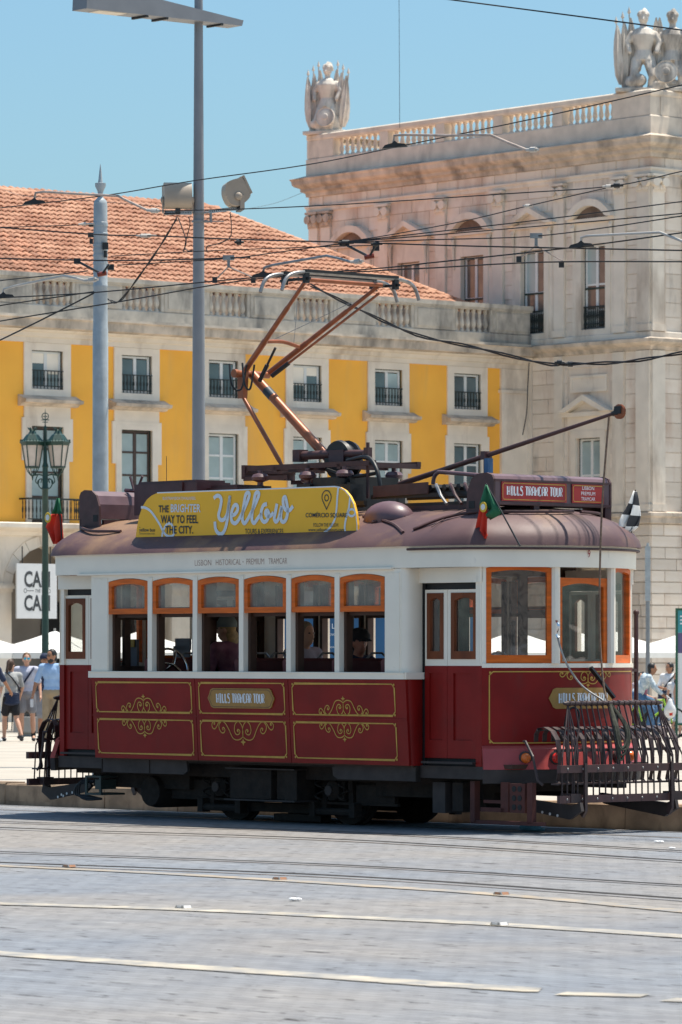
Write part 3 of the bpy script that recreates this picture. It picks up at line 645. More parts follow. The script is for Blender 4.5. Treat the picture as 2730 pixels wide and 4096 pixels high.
for a,b in groups:
    n = 8
    for j in range(n): link('baluster', tb_, tower, (.2,-TN-(a+(b-a)*j/(n-1)),0))
for a,b in [(-10.9,-9.55),(-7.15,-6.75),(-4.35,-3.95),(-1.55,-1.15),(1.25,1.65),(3.95,5.64)]:
    MB().box(a,b,-.03,.40,18.461,19.039).build('parapet_pier', m_tbal, tower, LF['loc'], LF['rz'])
MB().box(0.41,1.6,-.03,.4,18.461,19.039).build('parapet_pier', m_tbal, tower)

# windows of the tower with alternating pediments
for k,c in enumerate(wc):
    ww = add_window(tower, (.14,-TN-c,0), R(-90), .53, 11.95, 14.6, m_frame, [12.6,13.25] if k < 4 else [12.55,13.35], [m_pane2 if k>2 else m_paneb, m_paneb, m_paneb, m_paneb])
    r_ = MB().box(-.53,.53,-.10,-.07,12.62,12.67).box(-.53,.53,-.10,-.07,11.97,12.0); rr = r_.build('window_railing', m_railing, ww)
    bm = MB().lathe([(.014,0),(.03,.1),(.016,.2),(.03,.35),(.014,.62)],(0,-.085,12.0),6).mesh('railing_bar', m_railing)
    for j in range(13): link('railing_bar', bm, ww, (-.5+j/12,0,0))
    MB().box(.53,.55,-.02,.05,11.93,14.62).box(-.55,-.53,-.02,.05,11.93,14.62).box(-.53,.53,-.02,.05,13.2,13.26).build('frame_edge', m_green, ww)
    s_ = MB(); ring(s_, c, .55, 11.93, 14.62, .78, 14.88, 11.75, .06, .04); s_.box(c-.95,c-.781,-.04,.04,11.75,15.3).box(c+.781,c+.95,-.04,.04,11.75,15.3).box(c-.78,c+.78,-.045,.04,14.881,15.3)
    s_.box(c-1.05,c+1.05,-.16,.04,15.301,15.42)
    for sx in (-1,1): s_.tube([(c+sx*.86,-.05,15.28),(c+sx*.86,-.14,15.15),(c+sx*.86,-.10,14.8),(c+sx*.86,-.06,14.2)], [.07,.08,.05,.03], 6)
    lf(s_, 'window_surround', m_stone)
    pd = MB()
    if k % 2 == 0:
        ro, ri, n = 1.22, 1.0, 12; zc0 = 15.421-.62
        a0 = math.asin(.62/ro)
        pts_o = [(c+ro*1.0*math.cos(a0+(math.pi-2*a0)*j/n), zc0+ro*math.sin(a0+(math.pi-2*a0)*j/n)) for j in range(n+1)]
        pts_i = [(c+ri*math.cos(a0+(math.pi-2*a0)*j/n)*1.0, 15.421+max(0,(zc0+ri*math.sin(a0+(math.pi-2*a0)*j/n)-15.421))) for j in range(n+1)]
        for j in range(n): pd.prism([pts_o[j],pts_o[j+1],pts_i[j+1],pts_i[j]],'y',-.30,.04)
        tq = MB().prism([p for p in pts_i if p[1] > 15.4215]+[(c-.8,15.4212),(c+.8,15.4212)][::-1] if False else [(c+.86*math.cos(math.pi*j/10),15.4212+.46*math.sin(math.pi*j/10)) for j in range(11)],'y',-.06,.03); lf(tq,'tympanum',m_tymp_shade)
    else:
        for sx in (-1,1): pd.prism([(c+sx*1.18,15.421),(c,15.98),(c,15.80),(c+sx*.80,15.421)],'y',-.30,.04)
        pd.prism([(c-.8,15.4215),(c+.8,15.4215),(c,15.8)],'y',-.04,.03)
    lf(pd, 'pediment', m_stone)
c = 2.86
add_window(tower, (.14,-TN-c,0), R(-90), .54, 5.97, 8.5, m_frame, [7.35], [m_pane2])
MB().box(-.56,-.54,-.02,.05,5.95,8.52).box(.54,.56,-.02,.05,5.95,8.52).box(-.54,.54,-.02,.05,8.5,8.52).build('frame_edge', m_green, tower, (.14,-TN-c,0), R(-90))
s_ = MB(); ring(s_, c, .56, 5.95, 8.52, .78, 8.75, 6.15, .06, .04); s_.box(c-.95,c+.95,-.04,.04,8.751,9.2).box(c-1.08,c+1.08,-.18,.04,9.201,9.34); lf(s_, 'window_surround', m_stone)
pd = MB()
for sx in (-1,1): pd.prism([(c+sx*1.18,9.341),(c,9.88),(c,9.70),(c+sx*.80,9.341)],'y',-.30,.04)
pd.prism([(c-.8,9.3415),(c+.8,9.3415),(c,9.7)],'y',-.04,.03); lf(pd, 'pediment', m_stone)
fp = MB(); ring(fp, c, .75, 10.05, 10.42, .83, 10.5, 9.97, .03, .04); fp.box(c-.75,c+.75,-.0,.04,10.05,10.42); lf(fp, 'wall_panel', m_stone)
# sculpted trophies on the roof
m_statue = mat('weathered_statue_marble', (.64,.575,.50), .85, var=.12, vs=3, bump=.2, bs=12); stain(m_statue, (.17,.15,.135), 1.8, .5, .66, (1,1,.3), .8)
def trophy(name, label, loc, rz, n_torso):
    t = thing(name, label, 'statue', loc, rz); t.scale = (1.06,)*3 if n_torso == 2 else (.99,)*3
    b = MB()
    for k in range(n_torso):
        ox = (k-(n_torso-1)/2)*.86; oy = .15*k
        b.lathe([(.20,.9),(.34,.95),(.30,1.1),(.25,1.25),(.32,1.5),(.36,1.7),(.26,1.88),(.10,1.95)], (ox,oy,0), 14)
        for a in range(10): b.capsule((ox+.30*math.cos(a*.628),oy+.26*math.sin(a*.628),1.0),(ox+.36*math.cos(a*.628),oy+.32*math.sin(a*.628),.72),.06,.05,6)
        b.capsule((ox,oy,1.9),(ox,oy,2.05),.1,.1); b.ball((ox,oy-.02,2.22),(.155,.19,.19)); b.ball((ox,oy+.02,2.32),(.19,.21,.14)); b.capsule((ox,oy-.19,2.2),(ox,oy-.22,2.15),.03,.035); b.capsule((ox-.10,oy-.16,2.30),(ox+.10,oy-.16,2.30),.03,.03)
        b.tube([(ox,oy-.20,2.36),(ox+.03,oy-.06,2.46),(ox+.06,oy+.12,2.45),(ox+.10,oy+.28,2.22)], [.03,.055,.06,.035], 8)
        for sx in (-1,1): b.capsule((ox+sx*.32,oy,1.72),(ox+sx*.47,oy-.05,1.48),.13,.10); b.capsule((ox+sx*.47,oy-.05,1.48),(ox+sx*.40,oy-.2,1.2),.09,.07)
        for sx in (-1,1): b.capsule((ox+sx*.18,oy-.05,.95),(ox+sx*.28,oy-.32,.45),.19,.13); b.capsule((ox+sx*.28,oy-.32,.45),(ox+sx*.2,oy-.25,.05),.12,.1)
    w2 = .75 + (n_torso-1)*.5
    for k in range(9): b.ball((random.uniform(-w2,w2)*.8,random.uniform(-.3,.15),random.uniform(.1,.45)), (random.uniform(.16,.28),.2,random.uniform(.16,.3)), 8, 6)
    b.box(-w2,w2,-.45,.4,0,.12)
    remesh(b, .022, 'armour_figure', m_statue, t, 1)
    for sx in (-1,1):
        for q in range(4 if n_torso == 2 else 3):
            f = MB(); bx = sx*(w2-.18-.16*q); tx_ = sx*(w2-.05-.20*q); top = 2.0+.12*q
            if q == 3: bx, tx_, top = sx*.10, sx*.05, 2.25
            pts = [(bx+(tx_-bx)*h, .05+.08*q, .25+(top-.25)*h) for h in (0,.15,.35,.55,.75,.92,1)]
            for k in range(len(pts)-1): pass
            rr = [.10,.22,.25,.22,.16,.08,.03]; n_ = 14; b0_ = len(f.v)
            for k,(p_,r_) in enumerate(zip(pts,rr)):
                for j in range(n_):
                    a = 2*math.pi*j/n_+.12*k; e_ = r_*(1.0 if j%2 else .62)*(1+.12*math.sin(3*a+q)); f.v.append((p_[0]+e_*math.cos(a)*.8, p_[1]-.12+e_*math.sin(a)*.8, p_[2]))
            f.f += [(k*n_+j,k*n_+(j+1)%n_,(k+1)*n_+(j+1)%n_,(k+1)*n_+j) for k in range(len(pts)-1) for j in range(n_)]
            f.build('furled_flag', m_statue, t)
    for sx in (-1,1):
        for q in range(3):
            tx_ = sx*(w2-.02-.19*q); top = 2.05+.14*q
            MB().tube([(tx_*.9,.08,1.5),(tx_,.06,top)], .022, 6).lathe([(.0005,0),(.055,.06),(.001,.24)], (tx_,.06,top), 6).build('spear', m_statue, t)
    sh = MB().lathe([(.001,.10),(.10,.09),(.12,.06),(.24,.05),(.30,.03),(.33,.05),(.34,-.03),(.001,-.04)], (.12*n_torso,-.58,.55), 20, Matrix.Rotation(R(80),3,'X')); sh.build('shield', m_statue, t, smooth=40)
trophy('armour_statue', 'weathered stone trophy of helmeted armour and furled flags on the far left tower corner', site(TXS+.42,10.35,19.25), WA+R(-60), 1)
trophy('armour_statue', 'pair of stone armour figures with flags and round shield at the top right tower corner', site(TXS+.95,TN+.65,19.26), WA+R(-45), 2)
# ------------------------------------------------------------------ the tramcar (local x to the front, near side is -y)
tram = thing('tramcar', 'vintage dark red and white tramcar with yellow advert board and raised pantograph', 'tram', (TX,TY,0), -TH)
def mir(mb, e=1, sg=1):
    if e < 0: mb.v = [((2.4+(x-2.4)*.90-(.12 if x > 3.68 else 0)) if x > 2.4 else x, y, z) for x,y,z in mb.v]      # the rear platform is a little shorter
    mb.v = [(e*x, sg*y, z) for x,y,z in mb.v]
    if e*sg < 0: mb.f = [f[::-1] for f in mb.f]
    return mb
def tp(mb, name, m, par=None, e=1, sg=1, **kw): return mir(mb,e,sg).build(name, m, par or tram, **kw)
def frame2d(mb, outer, inner, mp, d0, d1):
    n = len(outer); vs = [mp(u,z,d) for d in (d1,d0) for L in (outer,inner) for u,z in L]
    o1, i1, o0, i0 = 0, n, 2*n, 3*n; fs = []
    for k in range(n):
        j = (k+1)%n
        fs += [(o1+k,o1+j,i1+j,i1+k), (o0+j,o0+k,i0+k,i0+j), (i1+k,i1+j,i0+j,i0+k), (o1+j,o1+k,o0+k,o0+j)]
    return mb.add(vs, [f[::-1] for f in fs])
def archpts(x0, x1, z0, zs, rise, n=8):
    a = [(x0,z0)] + [(x0+(x1-x0)*k/n, zs+rise*(1-(2*k/n-1)**2)) for k in range(n+1)] + [(x1,z0)]
    return a
def sash(x0, x1, z0, zs, rise, tl, tt, tb):
    return archpts(x0,x1,z0,zs,rise), archpts(x0+tl,x1-tl,z0+tb,zs-tt+rise*.15,rise*.8)
def yp(z): return 1.19 if z > 1.43 else 1.19-.05*(1.43-z)/.82
sidemap = lambda u,z,d: (u, 1.19+d, z)
XS = 2.36
WXS = [(-2.08+.7035*k, -2.08+.7035*k+.632) for k in range(6)]
cx1, cx2 = T(785,2866,1.17)[0], T(1158,2866,1.17)[0]
cols = [(-XS,cx1),(cx1,cx2),(cx2,XS)]
panels = {}
for sg in (-1,1):
    for ci,(a,b) in enumerate(cols):
        for ri,(z0,z1) in enumerate(((.615,1.045),(1.052,1.428))):
            p_ = MB().prism([(yp(z0)-.03,z0),(yp(z0),z0),(yp(z1),z1),(yp(z1)-.03,z1)],'x',a+.004,b-.004)
            panels[sg,ci,ri] = tp(p_, 'side_panel', m_red, None, 1, sg)
    tp(MB().box(-XS,XS,yp(1.05)-.02,yp(1.05)+.008,1.040,1.056), 'panel_moulding', m_red, None, 1, sg)
    tp(MB().box(-XS-.02,XS+.0,1.10,1.215,1.431,1.497).box(-XS,XS,1.1,1.222,1.485,1.494), 'sill_beam', m_white, None, 1, sg)
    wl_ = MB()
    ht = 2.478
    for k,(a,b) in enumerate(WXS):                     # white wall above each arched window
        pts = archpts(a,b,0,2.405,.032)[1:-1]
        for (xa,za),(xb,zb) in zip(pts,pts[1:]):
            wl_.quad((xa,1.19,za),(xb,1.19,zb),(xb,1.19,ht),(xa,1.19,ht)); wl_.quad((xa,1.19,za),(xa,1.12,za),(xb,1.12,zb),(xb,1.19,zb))
    for k in range(5): wl_.box(WXS[k][1],WXS[k+1][0],1.1,1.1901,2.40,ht)
    wl_.box(-XS,WXS[0][0],1.10,1.19,1.497,ht).box(WXS[5][1],XS-.06,1.10,1.19,1.497,ht)
    tp(wl_, 'upper_side', m_white, None, 1, sg)
    for k in range(5):
        tp(MB().box(WXS[k][1]+.002,WXS[k+1][0]-.002,1.10,1.20,1.498,2.44), 'window_post', m_white, None, 1, sg)
    for xa,xb in ((-XS+.01,WXS[0][0]-.01),(WXS[5][1]+.01,XS-.08)):
        tp(MB().box(xa,xb,1.19,1.196,1.50,2.44), 'corner_plate', m_white, None, 1, sg)
    for a,b in WXS:
        o, i_ = sash(a+.004,b-.004,2.075,2.40,.032,.05,.05,.055)
        wdw = tp(frame2d(MB(),o,i_,sidemap,-.05,.004), 'side_window', m_orange, None, 1, sg)
        tp(MB().add([sidemap(u,z,-.03) for u,z in i_], [tuple(range(len(i_)))[::-1]]), 'pane', m_sash, wdw, 1, sg)
        tp(MB().box(a+.05,b-.05,1.125,1.155,2.115,2.14), 'sash_lift', m_wood, wdw, 1, sg)
        tp(MB().box(a,a+.035,1.06,1.14,1.50,2.39).box(b-.035,b,1.06,1.14,1.5,2.39).box(a+.035,b-.035,1.06,1.11,2.04,2.075), 'inner_window_post', m_darkwood, None, 1, sg)
    tp(MB().box(-XS+.02,XS-.02,1.08,1.1,.66,1.49), 'inner_wall', m_darkwood, None, 1, sg)
# letterboard band and rails round the whole car
LB = [(0,1.195),(2.42,1.195),(3.05,1.13),(3.22,1.03),(3.40,.80),(3.56,.5),(3.63,.25),(3.645,0)]
def loop(off=0, n=5):
    half = [Vector((-(p[0] if p[0] < 2.4 else 2.4+(p[0]-2.4)*.88),p[1])) for p in LB[::-1]] + [Vector(p) for p in LB[1:]]
    half = catmull(half, n); out = []
    full = half + [Vector((p.x,-p.y)) for p in half[::-1][1:-1]]
    N_ = len(full)
    for i in range(N_):
        d = (full[(i+1)%N_]-full[i-1]).normalized(); out.append(full[i]+Vector((-d.y,d.x))*off)
    return out
def band(z0, z1, o0, o1, n=5, thick=.02):
    A, B_, C_, D_ = loop(o0,n), loop(o1,n), loop(o1-thick,n), loop(o0-thick,n); k = len(A); mb = MB()
    vs = [(p.x,p.y,z0) for p in A]+[(p.x,p.y,z1) for p in B_]+[(p.x,p.y,z1) for p in C_]+[(p.x,p.y,z0) for p in D_]
    for i in range(k):
        j = (i+1)%k
        for q in range(4): 
            r_ = (q+1)%4; mb.f.append((q*k+j, q*k+i, r_*k+i, r_*k+j))
    mb.v = vs; return mb
band(2.482,2.675,0,.004).build('letterboard', m_white, tram, smooth=40)
band(2.676,2.700,.012,.016,thick=.05).build('eave_moulding', m_white, tram, smooth=40)
for sg in (-1,1): tp(MB().box(-2.55,2.2,1.196,1.225,2.474,2.490), 'drip_rail', m_white, None, 1, sg)
rv = MB()
for k in range(58): rv.ball((-2.8+.1*k,-1.213,2.687),(.005,.003,.005),5,3)
for xx in (-2.3,-2.2,-2.1,2.12,2.2,2.27):
    for zz in (1.52,1.55,2.40,2.43): rv.ball((xx,-1.197,zz),(.006,.004,.006),5,3)
for zz in range(9):
    for xx in (-2.345,-2.095,2.085,2.27): rv.ball((xx,-1.197,1.6+.09*zz),(.005,.003,.005),5,3)
rv.build('rivets', m_white, tram, kind='stuff')
# roof: rings from the eave loop to a spine
ro = MB(); ring0 = loop(.055,6); K = len(ring0); rs = [1,.985,.95,.9,.82,.72,.6,.46,.3,.15]
def rz_(r_, x=0): return 2.685 + .40*(1-r_**2.3)**(.78-.27*max(0,min(1,(abs(x)-2.4)/.8)))
for r_ in rs:
    for p in ring0:
        sx = max(-2.55,min(2.55,p.x)); ro.v.append((sx+(p.x-sx)*r_, p.y*r_, rz_(r_,p.x)))
for i in range(len(rs)-1):
    for j in range(K): ro.f.append((i*K+j, (i+1)*K+j, (i+1)*K+(j+1)%K, i*K+(j+1)%K))
half_n = K//2; top = len(ro.v)
for p in ring0:
    ro.v.append((max(-2.55,min(2.55,p.x)), 0, rz_(0)))
i = len(rs)-1
for j in range(K): ro.f.append((i*K+j, top+j, top+(j+1)%K, i*K+(j+1)%K))
ro.f.append(tuple(range(K)))
roof_o = ro.build('roof', m_roof, tram, smooth=50)
def on_roof(x, n):                                     # height of the roof surface
    lo, hi = 0.0, 1.0
    best = 1
    if abs(x) <= 2.42: r_ = min(1,abs(n)/1.25)
    else:
        for r_ in [k/60 for k in range(61)]:
            sx = math.copysign(2.55,x) if abs(x) > 2.55 else x
            ok = False
            for p in ring0:
                px = max(-2.55,min(2.55,p.x))
                if abs(px+(p.x-px)*r_-x) < .05 and abs(abs(p.y*r_)-abs(n)) < .05: ok = True; break
            if ok: break
    return rz_(min(1,r_), x)
def strip(pts, name='roof_gutter', w_=.016):
    q = catmull([(x,-n,on_roof(x,n)+.012) for x,n in pts],4); MB().tube(q, w_, 6).build(name, m_brown, roof_o, smooth=60)
strip([(1.25,.72),(1.6,.84),(1.95,.97),(2.25,1.12)]); strip([(2.35,1.08),(2.6,.93),(2.85,.80),(3.05,.74)])
strip([(3.1,.68),(3.25,.46),(3.34,.15),(3.3,-.1)]); strip([(3.3,-.2),(3.22,-.5),(3.05,-.75)])
strip([(-3.2,.6),(-2.95,.85),(-2.6,.98),(-2.2,.93)])
q = [(p.x,p.y,2.655) for p in loop(.03,6) if p.x > 2.35]; MB().tube(q, .013, 6).build('eave_rail', m_brown, tram, smooth=60)
mb = MB()
for xx in (2.62,):                                      # roof seams
    mb.tube([(xx,-1.1*k/8,on_roof(xx,1.1*k/8)+.004) for k in range(-8,9)], .006, 5)
mb.build('roof_seam', m_brown, roof_o)
# platforms: posts, folding doors, steps, vestibule windows
CN = [(3.547,.369),(3.2,.985)]
def segmap(A, B):
    A = Vector(A); B = Vector(B); d = (B-A); L = d.length; d.normalize(); nn = Vector((d.y,-d.x))
    if nn.x < 0: nn = -nn
    return L, (lambda u,z,dd: (A.x+d.x*u+nn.x*dd, A.y+d.y*u+nn.y*dd, z))
dash = catmull([(3.2,1.0),(3.335,.80),(3.48,.5),(3.55,.24),(3.565,0)],5)
dash = dash + [Vector((p.x,-p.y)) for p in dash[::-1][1:]]
def dband(z0, z1, o0, o1, thick=.03, pts=None):
    P_ = pts or dash; k = len(P_); mb = MB(); vs = []
    for (o,z) in ((o0,z0),(o1,z1),(o1-thick,z1),(o0-thick,z0)):
        for i in range(k):
            d = (P_[min(i+1,k-1)]-P_[max(i-1,0)]).normalized(); m_ = Vector((-d.y,d.x))
            if m_.x < 0 and abs(P_[i].y) < .8: m_ = -m_
            q = P_[i]+m_*o; vs.append((q.x,q.y,z))
    mb.v = vs
    for i in range(k-1):
        for q in range(4): r_ = (q+1)%4; mb.f.append((q*k+i, q*k+i+1, r_*k+i+1, r_*k+i))
    mb.f += [(0,k,2*k,3*k),(k-1,4*k-1,3*k-1,2*k-1)]
    return mb
def door_window(mb0, x0, x1, z0, z1):
    o, i_ = sash(x0,x1,z0,z1-.0,.0,.045,.05,.075); i_ = archpts(x0+.045,x1-.045,z0+.075,z1-.075,.03)
    return frame2d(mb0,o,i_,lambda u,z,d:(u,.975+d,z),-.03,.008), i_
for e in (1,-1):
    dk = mir(MB(),1,1)
    tp(dband(.80,1.542,0,0), 'dash_panel', m_red, None, e, smooth=50)
    tp(dband(1.542,1.582,.012,.012,.06), 'dash_sill', m_white, None, e, smooth=50)
    hd = [Vector((3.195,1.03))]+dash+[Vector((3.195,-1.03))]
    tp(dband(.594,.785,.11,.045,.05), 'bumper_hood', m_hood, None, e, smooth=50)
    tp(dband(.785,.815,.045,.008,.02), 'hood_top', m_hood, None, e, smooth=50)
    tp(dband(.465,.592,.10,.108,.05), 'apron', m_skirt, None, e, smooth=50)
    # vestibule posts and windows
    for sg in (-1,1):
        tp(MB().tube([(3.535,.369,1.582),(3.535,.369,2.53)],.045,8), 'vestibule_post', m_white, None, e, sg)
        tp(MB().box(3.118,3.20,.93,1.0,1.56,2.50), 'vestibule_post', m_white, None, e, sg)
        tp(MB().box(3.118,3.198,.93,1.0,.62,1.559), 'door_post', m_red, None, e, sg)
        L_, mp = segmap(*CN)
        u0, u1 = .04, L_-.03
        top = MB(); ap = archpts(u0,u1,0,2.475,.03)[1:-1]
        for (xa,za),(xb,zb) in zip(ap,ap[1:]): top.quad(mp(xa,za,0),mp(xb,zb,0),mp(xb,2.535,0),mp(xa,2.535,0)); top.quad(mp(xa,za,0),mp(xa,za,-.05),mp(xb,zb,-.05),mp(xb,zb,0))
        top.quad(mp(u1,1.58,0),mp(L_+.03,1.58,0),mp(L_+.03,2.535,0),mp(u1,2.535,0))
        tp(top, 'vestibule_corner', m_white, None, e, sg)
        o, i_ = sash(u0,u1,1.585,2.472,.03,.05,.045,.075)
        wv = tp(frame2d(MB(),o,i_,mp,-.05,.003), 'corner_window', m_orange, None, e, sg)
        tp(MB().add([mp(u,z,-.03) for u,z in i_],[tuple(range(len(i_)))[::-1]]), 'pane', m_tglass, wv, e, sg)
        # folding doors
        for (a,b,wa,wb) in ((2.40,2.704,2.43,2.655),(2.709,3.116,2.76,3.108)):
            d1 = tp(MB().box(a,wa,.945,.975,1.559,2.276).box(wb,b,.945,.975,1.559,2.276).box(wa,wb,.945,.975,1.559,1.622).box(wa,wb,.945,.975,2.245,2.276), 'door_leaf', m_white, None, e, sg)
            lo_ = MB(); iw = (b-a)*.2
            lo_.box(a,b,.935,.962,.69,1.558).box(a,a+iw,.962,.978,.69,1.5585).box(b-iw,b,.962,.978,.69,1.5585).box(a+iw,b-iw,.962,.978,1.49,1.5585).box(a+iw,b-iw,.962,.978,.69,.86)
            tp(lo_, 'door_panel', m_red, d1, e, sg)
            fr, i_ = door_window(MB(), wa, wb, 1.622, 2.245)
            dw = tp(fr, 'door_window', m_wood, d1, e, sg)
            tp(MB().add([(u,.955,z) for u,z in i_],[tuple(range(len(i_)))[::-1]]), 'pane', m_tglass, dw, e, sg)
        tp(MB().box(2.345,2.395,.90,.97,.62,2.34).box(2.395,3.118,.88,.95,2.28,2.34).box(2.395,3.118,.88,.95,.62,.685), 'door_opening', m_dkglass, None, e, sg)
        tp(MB().box(2.36,3.2,.93,1.02,2.34,2.482), 'door_header', m_white, None, e, sg)
        # rounded saloon end
        cv = [(2.29,1.19),(2.335,1.178),(2.362,1.14),(2.365,1.08),(2.365,.98),(2.35,.96)]
        for z0,z1,m_ in ((.615,1.43,m_red),(1.431,2.48,m_white)):
            ec = MB(); k = len(cv)
            ec.v = [(x,(n-(1.19-yp(z)) if n > 1.0 else n),z) for z in (z0,z1) for x,n in cv]
            ec.f = [(i,k+i,k+i+1,i+1) for i in range(k-1)]
            tp(ec, 'saloon_corner', m_, None, e, sg, smooth=40)
        tp(MB().box(2.28,2.385,.97,1.205,1.432,1.496), 'sill_end', m_white, None, e, sg)
        tp(MB().box(2.36,3.22,.90,1.0,.5,.618).box(2.42,3.12,1.0,1.05,.64,.66), 'step_beam', m_skirt, None, e, sg)
    tp(MB().box(2.37,3.5,-.9,.9,.60,.64), 'platform_floor', m_darkwood, None, e)
    # centre window
    top = MB(); mp = lambda u,z,d: (3.547+d,u,z)
    ap = archpts(-.335,.335,0,2.485,.035)[1:-1]
    for (xa,za),(xb,zb) in zip(ap,ap[1:]): top.quad(mp(xa,za,0),mp(xb,zb,0),mp(xb,2.545,0),mp(xa,2.545,0)); top.quad(mp(xa,za,0),mp(xa,za,-.05),mp(xb,zb,-.05),mp(xb,zb,0))
    tp(top, 'front_header', m_white, None, e)
    tp(band(2.53,2.545,-.08,-.08) if False else MB().box(3.12,3.50,-.42,.42,2.56,2.60), 'vestibule_ceiling_edge', m_intwhite, None, e)
    zt = 2.385 if e > 0 else 2.47
    o, i_ = sash(-.32,.32,1.585,zt,.0,.045,.05,.07); i_ = archpts(-.275,.275,1.6,zt-.085,.035)
    wv = tp(frame2d(MB(),o,i_,mp,-.06,-.015), 'centre_window', m_orange, None, e)
    tp(MB().add([mp(u,z,-.04) for u,z in i_],[tuple(range(len(i_)))[::-1]]), 'pane', m_tglass, wv, e)
    # controller stand inside the vestibule
    tp(MB().lathe([(.13,.64),(.13,1.45),(.11,1.5),(.001,1.52)],(3.25,.25,0),12), 'controller', m_black, None, e)
    tp(MB().tube([(2.9,-.3,.64),(2.9,-.3,1.95)],.018,6).ball((2.9,-.3,1.96),.03,8,6), 'hand_pole', m_black, None, e)
    # bulkhead between saloon and platform
    bk = MB()
    for a,b in ((.34,.44),(.72,.80),(1.03,1.1)): bk.box(2.30,2.34,a,b,1.5,2.5)
    bk.box(2.30,2.34,.34,1.1,.66,1.55).box(2.30,2.34,.34,1.1,2.02,2.1).box(2.30,2.34,.0,1.1,2.42,2.55)
    for sg in (-1,1): tp(MB().add(bk.v,bk.f), 'bulkhead', m_darkwood, None, e, sg)
    # destination box on the roof end
    bx = tp(MB().prism([(2.80,3.07),(3.13,3.07),(3.13,3.30),(3.105,3.342),(3.04,3.365),(2.92,3.355),(2.84,3.31),(2.80,3.22)],'y',-.76,.76), 'destination_box', m_purple, None, e)
    for sg in (-1,1):
        pl = MB(); zb = on_roof(2.95,.77)
        pl.prism([(2.765,zb+.14),(2.86,zb+.14),(2.86,3.06),(2.80,3.06)][::1],'y',.765,.785) if False else None
        pl.prism([(2.76,zb-.02),(3.10,zb-.05),(3.136,3.07),(3.136,3.305),(3.11,3.35),(3.04,3.373),(2.91,3.365),(2.83,3.315),(2.775,3.2)],'y',.762,.785)
        tp(pl, 'end_plate', m_brown, bx, e, sg)
        tp(MB().box(2.80,2.88,.7855,.788,zb+.04,zb+.11), 'plate_hole', m_dkglass, bx, e, sg)
    tp(MB().box(3.10,3.134,-.785,-.70,2.86,3.07).box(3.10,3.134,.70,.785,2.86,3.07).box(3.08,3.13,-.25,-.18,2.9,3.07).box(2.8,2.84,-.7,.7,2.98,3.06), 'box_leg', m_maroon, bx, e)
    tp(MB().box(3.131,3.145,-.775,.775,3.295,3.312).box(3.131,3.145,-.775,.775,3.075,3.098), 'box_trim', m_maroon, bx, e)
# signs on the front destination box (faces +x; right on the photo is the far side +y)
def fx(px, py, x): n, z = TF(px,py,x); return -n, z
XB = 3.134
for (pl_,pr_,pt,pb_) in ((2006,2266,1943,2012),(2288,2415,1957,2022)):
    y0 = fx(pl_,pt,XB)[0]; y1 = fx(pr_,pt,XB)[0]; z1 = 3.288; z0 = 3.108
    f_ = MB().box(XB,XB+.008,y0,y1,z0,z1).build('sign_face', m_sred, tram)
    fb = MB(); rr = [(y0+.03,z0+.014),(y1-.03,z0+.014),(y1-.014,z0+.03),(y1-.014,z1-.03),(y1-.03,z1-.014),(y0+.03,z1-.014),(y0+.014,z1-.03),(y0+.014,z0+.03),(y0+.03,z0+.014)]
    fb.ribbon(rr, .006, lambda a,b: (XB+.0095,a,b)); fb.build('gold_border', m_gold, f_)
    if pl_ == 2006: sign1 = (y0,y1,f_)
    else: sign2 = (y0,y1,f_)
# inline art deco capitals drawn with strokes
GL = {'H':[[(0,0),(0,1)],[(.2,0),(.2,1)],[(.7,0),(.7,1)],[(.2,.42),(.7,.42)]], 'I':[[(.25,0),(.25,1)],[(.43,0),(.43,1)],[(.1,1),(.6,1)],[(.1,0),(.6,0)]],
 'L':[[(0,0),(0,1)],[(.2,1),(.2,.12),(.62,.12)],[(0,0),(.62,0)]], 'S':[[(.62,.9),(.5,1),(.15,1),(.02,.85),(.02,.66),(.15,.54),(.5,.44),(.62,.3),(.62,.12),(.48,0),(.1,0),(0,.1)],[(.2,.86),(.2,.68),(.6,.5)]],
 'T':[[(0,1),(.7,1)],[(.28,0),(.28,1)],[(.46,0),(.46,.88),(.7,.88)]], 'R':[[(0,0),(0,1),(.45,1),(.62,.86),(.62,.6),(.45,.46),(.2,.46)],[(.2,0),(.2,.86)],[(.36,.46),(.64,0)]],
 'A':[[(0,0),(0,.75),(.2,1),(.5,1),(.66,.75),(.66,0)],[(.2,0),(.2,.8)],[(.2,.4),(.66,.4)]], 'M':[[(0,0),(0,1),(.36,.45),(.72,1),(.72,0)],[(.18,0),(.18,.7)]],
 'C':[[(.62,.85),(.5,1),(.2,1),(0,.8),(0,.2),(.2,0),(.5,0),(.62,.15)],[(.2,.86),(.2,.14)]], 'O':[[(.2,1),(0,.8),(0,.2),(.2,0),(.46,0),(.66,.2),(.66,.8),(.46,1),(.2,1)],[(.2,.9),(.2,.1)]], 'U':[[(0,1),(0,.2),(.2,0),(.46,0),(.66,.2),(.66,1)],[(.2,1),(.2,.16)]]}
def deco(txt, name, m, parent, mapf, u0, u1, v0, v1, wd):
    adv = .86; tot = sum(.45 if c == ' ' else adv for c in txt)-(adv-.68); k = (u1-u0)/tot; u = u0; mb = MB()
    for c in txt:
        if c == ' ': u += .45*k; continue
        for st in GL[c]: mb.ribbon([(u+a*k, v0+b*(v1-v0)) for a,b in st], wd, mapf)
        u += adv*k
    return mb.build(name, m, parent)
y0,y1,f_ = sign1; deco('HILLS TRAMCAR TOUR','lettering',m_wprint,f_,lambda a,b:(XB+.0097,a,b), y0+.07,y1-.06,3.165,3.245,.0095)
y0,y1,f_ = sign2
